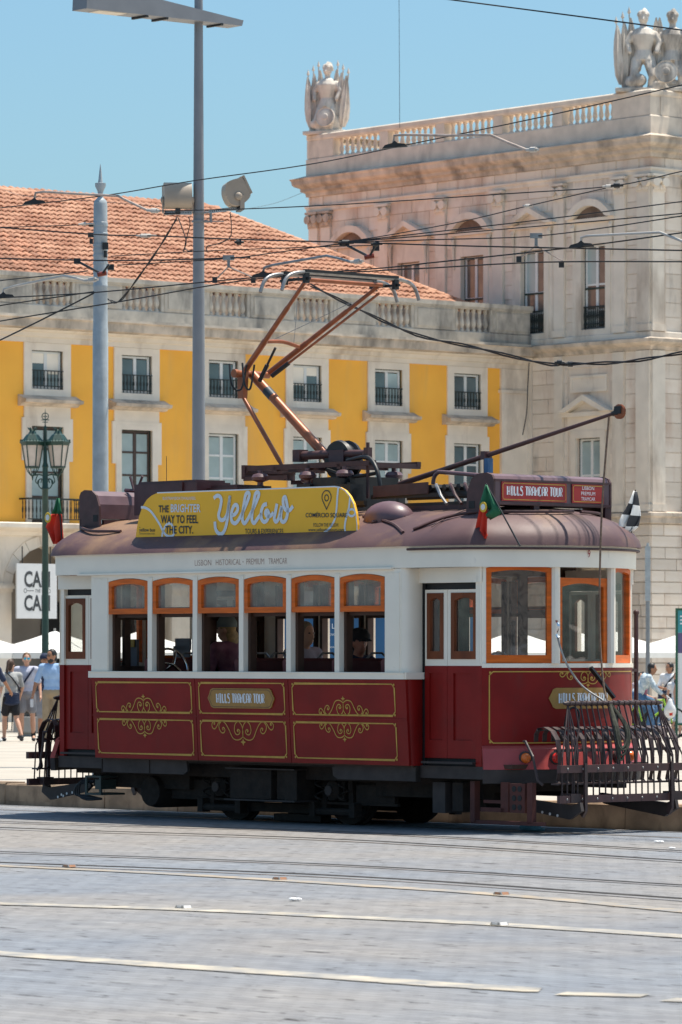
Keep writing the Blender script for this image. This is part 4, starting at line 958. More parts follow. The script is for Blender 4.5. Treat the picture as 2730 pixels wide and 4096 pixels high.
for s_,zz in (('LISBON',3.235),('PREMIUM',3.184),('TRAMCAR',3.133)): 
    wd = .155*len(s_)/6.2*(y1-y0)/.4; text(s_,'lettering',m_wprint,f_,(XB+.0097,(y0+y1)/2-wd/2,zz),(0,1,0),(0,0,1),wd,.034)
# gold lines and scrolls on the near side panels
def pnl(u,z,d=.004): return (u, -(yp(z)+d), z)
def gold_border(a, b, z0, z1, par, mapf=pnl, wd=.0105, c=.035):
    mb = MB(); mb.ribbon([(a+c,z1),(b-c,z1),(b-c+.006,z1-.006),(b-.004,z1-c),(b,z1-c),(b,z0+c),(b-.004,z0+c),(b-c,z0+.004),(b-c,z0),(a+c,z0),(a+c,z0+.004),(a+.004,z0+c),(a,z0+c),(a,z1-c),(a+.004,z1-c),(a+c,z1-.004),(a+c,z1)], wd, mapf)
    for x,z in ((a+.006,z0+.006),(b-.006,z0+.006),(a+.006,z1-.006),(b-.006,z1-.006)):
        mb.ribbon([(x-.01,z),(x+.01,z)], .02, mapf)
    mb.build('gold_border', m_gold, par)
CA = [(-32,78),(-40,68),(-32,58),(-20,72),(-28,92),(-48,94),(-60,65),(-52,20),(-28,2),(-6,30),(1,70),(0,112)]
CB = [(0,110),(-20,128),(-48,134),(-75,118),(-100,60),(-125,15),(-150,3),(-170,28),(-168,60),(-152,84),(-135,82),(-128,62),(-138,46),(-148,54)]
CC = [(-150,3),(-172,12),(-190,45),(-205,58),(-218,48),(-222,25),(-212,8),(-200,14),(-203,28)]
def scroll(uc, vc, kx_, kz_, par, mapf=pnl, wd=.010):
    mb = MB()
    for C_ in (CA,CB,CC):
        for s_ in (-1,1): mb.ribbon([(uc+s_*p.x*kx_, vc+p.y*kz_) for p in catmull(C_,4)], wd, mapf)
    for dx,dy in ((-34,70),(-143,60),(-206,22)):
        for s_ in (-1,1): mb.ribbon([(uc+s_*dx*kx_-.007, vc+dy*kz_),(uc+s_*dx*kx_+.007, vc+dy*kz_)], .016, mapf)
    f = [(0,176),(5,158),(19,148),(5,140),(0,124),(-5,140),(-19,148),(-5,158)]
    mb.add([mapf(uc+a*kx_, vc+b*kz_) for a,b in f], [tuple(range(8)) if kz_ < 0 else tuple(range(8))[::-1]]); mb.build('gold_scroll', m_gold, par)
for ci,(a,b) in enumerate(cols):
    for ri,(z0,z1) in enumerate(((.665,1.01),(1.085,1.385))):
        par = panels[-1,ci,ri]; A = a+(.06 if ci else .07); B = b-(.06 if ci < 2 else .16)
        gold_border(A, B, z0, z1, par)
        c = (A+B)/2
        if ri == 1 and ci != 1: scroll(c, z0, .00158, .00106, par)
        if ri == 0: scroll(c, z1, .00158*(1.32 if ci == 1 else 1), -.00106*(1.3 if ci == 1 else 1), par)
        if ri == 1 and ci == 1:
            h, v = .50, .098; zc = (z0+z1)/2-.0
            pg = [(-h,0),(-h+.03,.05),(-h+.045,v-.015),(-h+.08,v),(h-.08,v),(h-.045,v-.015),(h-.03,.05),(h,0),(h-.03,-.05),(h-.045,-v+.015),(h-.08,-v),(-h+.08,-v),(-h+.045,-v+.015),(-h+.03,-.05)]
            k = len(pg); mb = MB().add([pnl(c+u,zc+w_,.012) for u,w_ in pg]+[pnl(c+u,zc+w_,.001) for u,w_ in pg], [tuple(range(k))]+[(i,k+i,k+(i+1)%k,(i+1)%k) for i in range(k)])
            pl_ = mb.build('name_plate', m_plate, par)
            rb = MB().ribbon([(c+u*.965,zc+w_*.86) for u,w_ in pg]+[(c+pg[0][0]*.965,zc)], .005, lambda u,z: pnl(u,z,.0135)); rb.build('plate_border', m_brown, pl_)
            deco('HILLS TRAMCAR TOUR','lettering',m_wprint,pl_,lambda u,z: pnl(u,z,.0135), c-.365,c+.355,zc-.043,zc+.043,.0095)
# gold border, scroll and plate on the front dash: u runs along the curve from the near side
dl = [0]
for p,q_ in zip(dash,dash[1:]): dl.append(dl[-1]+(q_-p).length)
def dmap(u, z, d=.005):
    n_ = len(dash); k = 0
    while k < n_-2 and dl[k+1] < u: k += 1
    t = (u-dl[k])/(dl[k+1]-dl[k]); p = dash[k].lerp(dash[k+1],t); dd = (dash[k+1]-dash[k]).normalized(); m_ = Vector((-dd.y,dd.x))
    if m_.x < 0: m_ = -m_
    q_ = p+m_*d; return (q_.x, -q_.y, z)
def rib_curve(mb, pts, wd, mapf):
    out = []
    for a,b in zip(pts,pts[1:]):
        n_ = max(1,int(abs(b[0]-a[0])/.06)); out += [(a[0]+(b[0]-a[0])*k/n_, a[1]+(b[1]-a[1])*k/n_) for k in range(n_)]
    mb.ribbon(out+[pts[-1]], wd, mapf)
dpan = [o for o in tram.children if o.name.startswith('dash_panel')][0]
LT = dl[-1]; a, b, z0, z1, c_ = .07, LT-.07, .84, 1.505, .035
mb = MB(); rib_curve(mb, [(a+c_,z1),(b-c_,z1),(b,z1-c_),(b,z0+c_),(b-c_,z0),(a+c_,z0),(a,z0+c_),(a,z1-c_),(a+c_,z1)], .0105, dmap)
for x,z in ((a+.008,z0+.008),(a+.008,z1-.008)): mb.ribbon([(x-.01,z),(x+.01,z)], .02, dmap)
mb.build('gold_border', m_gold, dpan)
scroll(LT/2+.03, 1.505, .00155, -.00086, dpan, dmap, .009)
h, v, zc, uc = .42, .098, 1.255, LT/2-.02
pg = [(-h,0),(-h+.03,.05),(-h+.045,v-.015),(-h+.08,v)]+[(-h+.08+(2*h-.16)*k/8,v) for k in range(1,8)]+[(h-.08,v),(h-.045,v-.015),(h-.03,.05),(h,0),(h-.03,-.05),(h-.045,-v+.015),(h-.08,-v)]+[(h-.08-(2*h-.16)*k/8,-v) for k in range(1,8)]+[(-h+.08,-v),(-h+.045,-v+.015),(-h+.03,-.05)]
k = len(pg); mb = MB()
up_ = [q_ for q_ in pg if q_[1] >= 0]; 
for i in range(len(up_)-1):
    (u0_,v0_),(u1_,v1_) = up_[i],up_[i+1]; mb.quad(dmap(uc+u0_,zc-v0_,.012),dmap(uc+u1_,zc-v1_,.012),dmap(uc+u1_,zc+v1_,.012),dmap(uc+u0_,zc+v0_,.012))
fpl = mb.build('name_plate', m_plate, dpan)
deco('HILLS TRAMCAR TOUR','lettering',m_wprint,fpl,lambda u,z: dmap(u,z,.0145), uc-.31,uc+.33,zc-.045,zc+.045,.009)
# lettering on the letterboard and the car number
x0 = T(780,2262,1.2)[0]; x1 = T(1149,2256,1.2)[0]; lb = [o for o in tram.children if o.name.startswith('letterboard')][0]
m_lett = mat('thin_brown_lettering', (.34,.19,.14), .6)
wpart = (('LISBON',0,.180),('HISTORICAL',.232,.505),('·',.525,.532),('PREMIUM',.565,.755),('TRAMCAR',.803,1))
for s_,a_,b_ in wpart:
    if s_ == '·': MB().box(x0+(x1-x0)*a_,x0+(x1-x0)*b_,-1.2012,-1.2005,2.57,2.58).build('lettering', m_lett, lb); continue
    text(s_,'lettering',m_lett,lb,(x0+(x1-x0)*a_,-1.2008,2.548),(1,0,0),(0,0,1),(x1-x0)*(b_-a_),.056,-.016)
n9, z9 = TF(2349,2236,3.63)
text('9','car_number',m_sred,lb,(3.655,-n9-.01,2.575),(.0,1,0),(0,0,1),.032,.072)
# ------------------------------------------------------------------ interior
MB().box(-XS+.02,XS-.02,-1.07,1.07,.60,.65).build('saloon_floor', m_darkwood, tram)
MB().box(-3.0,3.1,-.95,.95,2.60,2.63).build('ceiling', m_intwhite, tram)
for sg in (-1,1):
    for k,xx in enumerate((-1.62,-.92,-.22,.50,1.22,1.92)):
        if sg < 0 and k == 1: continue
        bs = MB().prism([(xx-.03,1.0),(xx+.03,1.0),(xx+.0,1.60),(xx-.02,1.63),(xx-.06,1.60)],'y',.30,1.05); st_ = tp(bs, 'bench_seat', m_intred, None, 1, sg)
        tp(MB().box(xx,xx+.40,.30,1.05,.98,1.06), 'seat_cushion', m_intred, st_, 1, sg)
        tp(MB().box(xx+.02,xx+.06,.32,.36,.65,.98).box(xx+.3,xx+.34,.32,.36,.65,.98), 'seat_leg', m_black, st_, 1, sg)
        tp(MB().tube([(xx-.03,.33,1.62),(xx-.03,.42,1.68),(xx-.03,.55,1.68),(xx-.03,.62,1.62)],.012,6), 'grab_handle', m_iron, st_, 1, sg)
    for k in range(3): tp(MB().tube([(-1.7+1.6*k,.36,.65),(-1.7+1.6*k,.36,2.6)],.017,6), 'hand_pole', m_black, None, 1, sg)
# chrome hand wheel by the second window, and notices
hwx, hwz = T(692,2658,.90)
M_ = Matrix.Rotation(R(62),3,'Y')
mb = MB(); cpts = [Vector((hwx,-.90,hwz))+M_ @ Vector((.18*math.cos(t),.18*math.sin(t),0)) for t in [2*math.pi*k/28 for k in range(29)]]
mb.tube(cpts,.014,6,False); hub = Vector((hwx,-.90,hwz))
for k in range(3): mb.tube([hub, hub+M_@Vector((.1*math.cos(2.1*k+.5),.1*math.sin(2.1*k+.5),.02)), hub+M_@Vector((.175*math.cos(2.1*k+.5),.175*math.sin(2.1*k+.5),0))],[.018,.013,.011],6)
mb.tube([hub,hub-M_@Vector((0,0,.55))],.02,8); mb.build('hand_wheel', m_chrome, tram, smooth=60)
m_notice = mat('grey_notice_board', (.22,.22,.24), .6, var=.1); m_poster = mat('yellow_leaflet', (.55,.33,.04), .5)
xa,za = T(728,2592,-.2)
MB().box(xa-.13,xa+.13,.19,.21,za-.1,za+.02).box(xa-.1,xa+.14,.19,.212,za-.02,za+.10).build('notice_board', m_notice, tram)
xa,za = T(520,2577,.3); MB().box(xa-.08,xa+.08,-.31,-.30,za-.03,za+.05).build('leaflet', m_poster, tram); MB().box(xa-.12,xa+.1,-.29,-.26,za-.3,za+.05).build('leaflet_rack', m_notice, tram)
# ------------------------------------------------------------------ running gear
WXC = (-.91,.79)
for x in WXC:
    for sg in (-1,1):
        M_ = Matrix.Rotation(R(-90),3,'X')
        wh = tp(MB().lathe([(.001,.055),(.07,.06),(.09,.02),(.25,.0),(.28,.02),(.33,.03),(.335,-.03),(.36,-.035),(.36,-.06),(.06,-.06)],(x,.455,.335),28,M_), 'wheel', m_under, None, 1, sg, smooth=35)
        tp(MB().lathe([(.285,.021),(.335,.031),(.336,-.03)],(x,.4552,.335),28,M_), 'tyre', m_under, wh, 1, sg)
        ab = tp(MB().box(x-.12,x+.12,.56,.66,.24,.46).lathe([(.10,0),(.10,.05),(.06,.09),(.001,.10)],(x,.66,.34),14,M_), 'axle_box', m_under, None, 1, sg, smooth=35)
        tp(MB().lathe([(.055,.101),(.05,.11),(.001,.112)],(x,.66,.34),12,M_), 'axle_cap', m_skirt, ab, 1, sg)
        tp(MB().prism([(x-.24,.12),(x-.17,.12),(x-.14,.52),(x-.2,.54)],'y',.58,.64).prism([(x+.17,.12),(x+.24,.12),(x+.2,.54),(x+.14,.52)],'y',.58,.64).box(x-.2,x+.2,.58,.64,.50,.56), 'horn_guide', m_under, None, 1, sg)
        for d in (-.17,.17):
            sp = MB(); sp.tube([(x+d+.045*math.cos(t),.72+.045*math.sin(t),.24+.03*t/1.57) for t in [k*.52 for k in range(36)]],.011,5); tp(sp, 'coil_spring', m_under, None, 1, sg)
    MB().tube([(x,-.5,.335),(x,.5,.335)],.06,10).build('axle', m_under, tram)
for sg in (-1,1):
    tp(MB().box(-1.75,1.65,.60,.635,.20,.225).box(-2.0,1.95,.585,.65,.52,.575).box(-1.75,-1.15,.58,.63,.226,.40).box(1.05,1.6,.58,.63,.226,.40).prism([(-.55,.2),(.45,.2),(.40,.5),(-.5,.5)],'y',.60,.62), 'truck_frame', m_under, None, 1, sg)
    bx_ = tp(MB().box(-.52,.10,.66,.9,.24,.53).box(.14,.26,.66,.86,.24,.53).box(.30,.48,.66,.9,.22,.53), 'equipment_box', m_under, None, 1, sg)
    tp(MB().box(-.56,.5,.63,.95,.22,.235).box(-.54,.5,.63,.95,.531,.545), 'equipment_tray', m_skirt, bx_, 1, sg)
    tp(MB().box(-.55,.42,.50,.60,.10,.19).box(-.25,.45,.42,.56,.02,.085), 'track_brake', m_under, None, 1, sg)
    for x in WXC: tp(MB().tube([(x-.3,.68,.13),(x+.3,.68,.13)],.035,8).box(x-.33,x-.25,.62,.72,.08,.22).box(x+.25,x+.33,.62,.72,.08,.22), 'brake_beam', m_under, None, 1, sg)
    tp(MB().box(-3.1,3.1,.70,.78,.44,.598).box(-1.0,1.2,.78,1.05,.58,.6), 'solebar', m_under, None, 1, sg)
    tp(MB().prism([(-2.36,.612),(-1.02,.612),(-1.0,.50),(-1.06,.465),(-2.36,.465)],'y',1.02,1.05), 'side_skirt', m_skirt, None, 1, sg)
    tp(MB().prism([(2.36,.612),(1.16,.612),(1.18,.50),(1.24,.465),(2.36,.465)],'y',1.02,1.05), 'side_skirt', m_skirt, None, 1, sg)
    tp(MB().box(-2.362,-2.35,1.0,1.055,.46,.613).box(2.35,2.362,1.0,1.055,.46,.613).box(-1.6,-1.59,1.049,1.056,.47,.61), 'skirt_joint', m_under, None, 1, sg)
    for xa_,xb_ in ((-2.95,-1.4),(1.4,2.9)): tp(MB().box(xa_,xb_,.55,.69,.30,.5), 'under_beam', m_under, None, 1, sg)
MB().box(-2.9,2.9,-.55,.55,.36,.58).build('underframe', m_under, tram)
MB().lathe([(.001,-.42),(.15,-.4),(.17,-.3),(.17,.3),(.15,.4),(.001,.42)],(-1.95,-.35,.27),18,Matrix.Rotation(R(90),3,'X')).build('air_tank', m_under, tram, smooth=35)
MB().lathe([(.001,-.3),(.12,-.28),(.12,.28),(.001,.3)],(2.45,-.2,.3),16,Matrix.Rotation(R(90),3,'X')).build('air_tank', m_under, tram, smooth=35)
a_ = T(1738,3130,.9)[0]; b_ = T(1788,3130,.9)[0]
MB().box(a_,b_,-.92,-.60,.17,.46).build('sand_box', m_skirt, tram); MB().box(b_+.08,b_+.22,-.9,-.6,.19,.46).build('sand_box', m_under, tram)
g = MB(); a_ = T(1888,3130,.95)[0]
g.box(a_,a_+.06,-.97,-.9,.10,.48).box(a_,a_+.95,-.96,-.91,.085,.12).box(a_+.13,a_+.45,-.96,-.93,.20,.24).box(a_+.40,a_+.5,-.96,-.93,.20,.48).box(a_+.16,a_+.4,-.95,-.92,.28,.31).box(a_+.75,a_+.82,-.96,-.91,.1,.48)
hf = g.build('lifeguard_frame', m_rustred, tram)
hp = MB()
for i in range(2):
    for j in range(3): hp.lathe([(.028,0),(.028,.004),(.001,.005)],(a_+.58+.075*i,-.961,.25+.085*j),10,Matrix.Rotation(R(90),3,'X'))
hp.build('plate_hole', m_dkglass, hf); MB().box(a_+.52,a_+.72,-.96,-.93,.2,.47).build('drilled_plate', m_rustred, hf)
g = MB(); xa = T(346,3115,.9)[0]
g.box(xa,xa+.26,-.92,-.6,.40,.42).box(xa,xa+.03,-.92,-.9,.24,.4).box(xa+.23,xa+.26,-.92,-.9,.24,.4).box(xa,xa+.26,-.92,-.6,.22,.24).box(xa+.14,xa+.24,-.9,-.7,.28,.38)
g.build('compressor_frame', mat('grey_green_metal',(.05,.065,.055),.6), tram)
for k in range(3): MB().tube(catmull([(xa+.1,-.88,.36),(xa-.08-.03*k,-.9,.36-.02*k),(xa-.12-.03*k,-.9,.22),(xa-.02,-.88,.17+.02*k),(xa+.2,-.86,.18)],5),.012,6).build('hose', m_black, tram)
# ------------------------------------------------------------------ fenders
def fender(e):
    tp0 = globals()['tp']
    def tp(mb, *a, **k):
        mb.v = [(x,y*.93,z) for x,y,z in mb.v]; return tp0(mb, *a, **k)
    _fender(e, tp)
def _fender(e, tp):
    f = tp(MB().tube([(3.93,-.70,1.212),(3.93,-.66,1.212),(3.93,.66,1.212),(3.93,.70,1.212)],[.012,.022,.022,.012],8), 'fender', m_fender, None, e, smooth=50)
    for j in range(17):
        n = -.62+1.24*j/16; tp(MB().tube([(3.93,n-.012,1.212),(3.93,n+.012,1.212)],.027,8), 'collar', m_fender, f, e)
        b = n*1.30 if abs(n) > .5 else n*1.12
        if j in (0,16):
            for q in range(4):
                nn = n*(1.0+.11*q); tp(MB().tube([(3.93,n*1.04,1.20),(3.99,n*1.02+(nn-n)*.5,1.0),(4.06,nn*1.04,.72),(4.07,nn*1.06,.36)],.0085,5), 'rod', m_fender, f, e)
        else: tp(MB().tube([(3.93,n,1.20),(4.0,n*1.03,.98),(4.065,b,.7),(4.07,b,.35)],.0085,5), 'rod', m_fender, f, e)
    for j in range(15):                                # flat curved straps
        n = -.84+1.68*j/14; pth = [(3.70,.86),(3.705,.93),(3.75,.985),(3.83,.995),(3.92,.96),(3.985,.88),(4.01,.76),(4.01,.62),(3.985,.50),(4.01,.47)]
        w_ = [.028,.03,.033,.036,.036,.034,.029,.017,.024,.028]; mb = MB(); k = len(pth)
        for (x,z),h in zip(pth,w_): mb.v += [(x,n-h,z),(x,n+h,z),(x-.007,n+h,z-.004),(x-.007,n-h,z-.004)]
        for i in range(k-1):
            for q in range(4): mb.f.append((4*i+q,4*i+(q+1)%4,4*i+4+(q+1)%4,4*i+4+q))
        tp(mb, 'strap', m_fender, f, e)
    tp(MB().box(3.985,4.0,-.90,.90,.765,.79), 'cross_bar', m_fender, f, e)
    tp(MB().box(3.74,3.76,-.88,.88,.955,.972), 'cross_bar', m_fender, f, e)
    tp(MB().box(3.97,4.055,-.92,.92,.462,.478), 'cross_bar', m_fender, f, e)
    bm = tp(MB().box(4.075,4.125,-.95,.95,.575,.645), 'wooden_beam', m_brown, f, e)
    tp(MB().box(4.075,4.115,-.95,.95,.295,.365), 'lower_beam', m_brown, f, e)
    bo = MB()
    for k in range(9):
        for zz in (.61,.33): bo.ball((4.126 if zz > .5 else 4.116,-.85+1.7*k/8,zz),(.006,.012,.012),6,4)
    tp(bo, 'bolts', m_iron, f, e, kind='stuff')
    for sg in (-1,1):
        tp(MB().prism([(4.126,.66),(4.145,.66),(4.15,.22),(4.11,.16),(4.07,.2),(4.126,.3)],'y',.60,.635), 'hanger', m_fender, f, e, sg)
        tp(MB().prism([(3.1,.30),(3.15,.345),(4.02,.27),(4.14,.30),(4.16,.22),(4.0,.14),(3.2,.24)],'y',.66,.70).box(3.3,4.0,.655,.66,.25,.26), 'fender_arm', m_skirt, f, e, sg)
        hl = MB()
        for k in range(5): hl.lathe([(.014,0),(.014,.003),(.001,.004)],(3.45+.1*k,.7012,.225-.013*k),8,Matrix.Rotation(R(-90),3,'X'))
        tp(hl, 'arm_hole', m_cat, f, e, sg)
        tp(MB().tube([(3.62,.93,.86),(3.66,.95,.86),(3.78,.97,.72),(3.84,.97,.5),(3.9,.96,.46)],.014,6), 'side_hoop', m_fender, f, e, sg)
        tp(MB().tube(catmull([(3.62,.36,.98),(3.66,.36,1.12),(3.70,.32,1.17),(3.74,.28,1.12),(3.72,.28,.97)],5),.011,6), 'bracket', m_black, f, e, sg)
        tp(MB().box(3.98,4.12,.66,.80,.30,.38), 'coupling_block', m_fender, f, e, sg)
    tp(MB().box(3.4,4.05,-.06,.06,.42,.48), 'tow_bar', m_under, f, e)
fender(1); fender(-1)
# lamps on the hood
def lens(n, m_, r_, name, e=1):
    best = min(dash, key=lambda p: abs(p.y-n)); k = dash.index(best); k = min(max(k,1),len(dash)-2); d = (dash[k+1]-dash[k-1]).normalized(); nn = Vector((-d.y,d.x)); nn = nn if nn.x > 0 else -nn
    c = Vector((best.x+nn.x*.08, -(n+nn.y*.08), .70)); ax = Vector((nn.x,-nn.y,.0)).to_track_quat('Z','Y').to_matrix()
    b = MB().lathe([(r_*1.3,-.01),(r_*1.32,.012),(r_*1.0,.02)],c,16,ax); o = tp(b,'lamp_bezel',m_fender,None,e,smooth=40)
    tp(MB().lathe([(r_,.015),(r_*.9,.035),(r_*.55,.052),(.001,.058)],c,16,ax),name,m_,o,e,smooth=60)
for e in (1,-1):
    for n,m_ in ((.66,m_lamp),(.40,m_redlens),(-.36,m_redlens),(-.62,m_lamp)): lens(n,m_,.05,'lamp_lens',e)
# ------------------------------------------------------------------ advert board on the roof
YB = 1.05
def bd(px, py): x, z = T(px,py,YB); return Vector((x,z))
def cr(a, b): return bd(400+.38265*a, 1900+.38265*b)           # from the left enlargement
def c9(a, b): return bd(900+.38265*a, 1900+.38265*b)           # from the right enlargement
ol = [cr(370,688)]+[cr(*p) for p in ((385,560),(410,430),(445,330),(490,258),(540,215),(600,186))]+[c9(*p) for p in ((1150,120),(1200,128),(1255,160),(1305,220),(1345,300),(1370,400),(1384,520),(1385,615),(1375,625))]
mb = MB().prism([(p.x,p.y) for p in ol],'y',-YB,-YB+.03); ad = mb.build('advert_board', m_yad, tram)
MB().ribbon([(p.x,p.y) for p in ol[6:15]], .012, lambda a,b: (a,-YB-.002,b)).build('board_edge', m_wprint, ad)
amap = lambda a,b: (a,-YB-.004,b); amap2 = lambda a,b: (a,-YB-.006,b)
def stroke(pts, wd, m_, name, f, mp=amap, n=6): MB().ribbon([tuple(p) for p in catmull([f(*q) for q in pts],n)], wd, mp).build(name, m_, ad)
for pts in (((432,338),(475,342),(530,375),(580,440),(630,520),(665,590),(700,632),(745,642),(775,620),(772,560),(745,510),(705,515),(675,560),(655,620),(655,682)),): stroke(pts,.026,m_wprint,'white_line',cr)
for pts in (((1190,130),(1180,230),(1170,370),(1150,470),(1100,555),(1040,605),(990,635)),((1312,235),(1302,340),(1285,400),(1262,500),(1258,570),(1270,625))): stroke(pts,.024,m_wprint,'white_line',c9)
stroke([(1330+36*math.cos(t),394+36*math.sin(t)) for t in [k*.5236 for k in range(13)]],.022,m_wprint,'white_line',c9)
Yf = [[(1195,245),(1225,218),(1258,224),(1275,265),(1262,350),(1246,420),(1262,465),(1300,466),(1335,410),(1350,320),(1365,215)],[(1365,215),(1350,340),(1335,480),(1312,570),(1280,615),(1240,606),(1214,560),(1207,487)]]
for q in Yf: stroke(q,.040,m_wprint,'lettering',cr,amap2)
El = [[(78,425),(115,405),(140,360),(132,318),(105,318),(80,370),(70,440),(85,492),(120,502),(160,450),(205,360),(245,265),(262,205),(245,184),(222,210),(205,300),(190,410),(190,475),(210,505),(240,470),(285,385),(335,280),(362,202),(345,180),(322,205),(306,300),(290,410),(290,475),(312,502),(345,460),(390,400)],
      [(445,303),(410,318),(386,380),(388,455),(415,490),(448,470),(465,410),(450,372),(430,388),(440,425),(475,430),(515,395)],[(550,300),(534,390),(522,455),(540,488),(568,452),(598,335),(590,430),(598,480),(625,488),(650,450),(662,370),(652,290),(636,232),(616,250),(618,315),(640,362),(682,368),(718,325)]]
for q in El: stroke(q,.040,m_wprint,'lettering',c9,amap2)
def adtext(s_, f, a0, a1, b0, b1, m_, bold=0):
    p0 = f(a0,b1); p1 = f(a1,b1); p2 = f(a0,b0); d = Vector((p1.x-p0.x,0,p1.y-p0.y))
    text(s_,'lettering',m_,ad,(p0.x,-YB-.0055,p0.y),d,(0,0,1),d.length,p2.y-p0.y,bold)
adtext('THE',cr,617,724,318,392,m_navy,.018); adtext('BRIGHTER',cr,745,1058,304,390,m_wprint,.018); adtext('WAY TO FEEL',cr,640,1030,420,506,m_navy,.018); adtext('THE CITY.',cr,688,978,532,614,m_navy,.018)
adtext('BUS|TRAM|BOAT|WALK|FEEL',cr,662,1008,228,268,m_wprint,.0); adtext('yellow bus',cr,415,578,555,604,m_navy,.01); adtext('OFFICIAL SIGHTSEEING TOURS',cr,418,576,608,622,m_navy); adtext('by',cr,415,428,541,556,m_navy)
adtext('TOURS & EXPERIENCES',c9,215,614,562,614,m_navy,.004); adtext('COMÉRCIO SQUARE',c9,848,1285,385,452,m_navy,.012); adtext('FOLLOW THE YELLOW.',c9,930,1197,503,542,m_navy); adtext('www.yellowbustours.com',c9,877,1253,556,598,m_navy,.006)
stroke([(1066,358),(1040,300),(1020,250),(1022,205),(1045,170),(1066,164),(1088,170),(1110,205),(1112,250),(1092,300),(1066,358)],.010,m_navy,'map_pin',c9)
stroke([(1066+20*math.cos(t),239+32*math.sin(t)) for t in [k*.5236 for k in range(13)]],.010,m_navy,'map_pin',c9)
for k in range(5): 
    x = -1.5+.7*k; MB().tube([(x,-YB+.01,2.80),(x,-.82,on_roof(x,.82)+.02)],.012,6).box(x-.01,x+.01,-YB+.0,-YB+.03,2.76,2.83).build('board_bracket', m_brown, ad)
# ------------------------------------------------------------------ roof gear
vx_, vz_ = T(1542,2085,.75)
vp = MB()
for i in range(9):
    a = math.pi*i/8
    for j in range(9):
        b = math.pi*.5*j/8; vp.v.append((vx_+.30*math.cos(a)*math.cos(b*.98), -.72-.17*math.cos(b)*0-.16*math.sin(a)*math.cos(b), on_roof(1.2,.75)-.03+.20*math.sin(b)))
vp = MB().ball((vx_,-.70,on_roof(1.2,.72)-.02),(.29,.20,.17),18,12); vp.build('roof_vent', m_purple, tram, smooth=60)
MB().tube([(vx_-.28,-.72,on_roof(1.,.72)),(vx_,-.91,on_roof(1.2,.9)+.01),(vx_+.28,-.74,on_roof(1.2,.74))],.012,6).build('vent_lip', m_brown, tram)
MB().box(-2.45,-1.45,-.55,-.1,3.1,3.42).box(-2.4,-1.5,-.52,-.13,3.421,3.445).box(-1.446,-.98,-.42,-.1,3.1,3.36).box(-1.40,-1.0,-.4,-.12,3.361,3.385).box(-1.7,-1.66,-.57,-.55,3.3,3.43).build('resistor_box', m_maroon, tram)
# pantograph base, drum, insulators
def tz(px, py, n): x, z = T(px,py,n); return (x,-n,z)
pb_ = MB()
for n in (.3,-.3): pb_.box(-.95,.95,-n-.025,-n+.025,3.52,3.57)
for x in (-.95,-.5,0,.45,.92): pb_.box(x-.025,x+.025,-.325,.325,3.50,3.55)
pb_.box(-1.0,-.95,-.34,.34,3.44,3.58); pb_.box(-.97,-.2,.30,.34,3.40,3.44).box(-.97,-.3,-.34,-.3,3.42,3.46)
pan = tp(MB().add(pb_.v,pb_.f), 'pantograph', m_brown, None)
for x,n in ((-.72,.33),(0.0,.33),(.55,.33),(-.72,-.33),(0,-.33),(.55,-.33)):
    io = MB().lathe([(.05,3.05),(.05,3.36),(.03,3.37),(.03,3.40),(.085,3.42),(.09,3.45),(.07,3.48),(.025,3.49),(.025,3.52)],(x,-n,0),14).build('insulator', m_purple, pan, smooth=40)
    MB().box(x-.1,x+.1,-n-.06,-n+.06,3.08,3.36).build('insulator_foot', m_black, io)
dr = MB().lathe([(.001,-.09),(.19,-.09),(.20,-.05),(.17,-.03),(.17,.03),(.20,.05),(.19,.09),(.001,.09)],(.22,-.05,3.60),22,Matrix.Rotation(R(90),3,'X')).build('spring_drum', m_black, pan, smooth=35)
MB().box(.12,.34,-.16,-.145,3.58,3.70).build('drum_bracket', m_maroon, dr)
MB().tube([(-.35,-.12,3.66),(.12,-.12,3.66)],.045,10).tube([(.3,-.12,3.66),(.62,-.12,3.65)],.04,10).box(-.4,-.3,-.18,-.06,3.60,3.72).build('spring_housing', m_brown, pan, smooth=40)
KJ = Vector(tz(1010,1497,0)); BJ = Vector(tz(1307,1825,0)); HJ = Vector((.12,0,5.385))
MB().tube([BJ-(KJ-BJ)*.08, BJ.lerp(KJ,.1), BJ.lerp(KJ,.55), KJ],[.05,.05,.048,.052],12).build('lower_arm', m_copper, pan, smooth=50)
dv = (KJ-BJ).normalized(); cpt = BJ.lerp(KJ,.76)
MB().tube([cpt-dv*.06,cpt+dv*.06],.0515,12).build('arm_label', m_navy, pan, smooth=50)
MB().tube([KJ+Vector((0,-.2,.0)),KJ+Vector((0,.22,0))],.035,10).tube([KJ+Vector((0,-.21,0)),KJ+Vector((0,-.25,0))],.045,10).build('knuckle_shaft', m_copper, pan, smooth=50)
r0 = Vector(tz(972,1586,.12)); r1 = Vector(tz(1131,1866,.12))
MB().prism([(KJ.x-.06,KJ.z+.03),(KJ.x+.05,KJ.z+.03),(r0.x+.035,r0.z-.02),(r0.x-.045,r0.z-.02)],'y',-.15,-.09).build('knuckle_lever', m_copper, pan)
MB().tube([r0,r0.lerp(r1,.15),r0.lerp(r1,.9),r1],[.018,.024,.024,.014],8).build('guide_rod', m_copper, pan, smooth=50)
for sg,hy in ((-1,.47),(1,.50)):
    a0 = KJ+Vector((0,-.11 if sg < 0 else .22,.02)); a1 = Vector((.12,sg*hy,5.36)); MB().tube([a0,a0.lerp(a1,.35),a0.lerp(a1,.36),a0.lerp(a1,.72),a0.lerp(a1,.73),a1],[.031,.031,.026,.026,.021,.021],10).build('upper_arm', m_copper, pan, smooth=50)
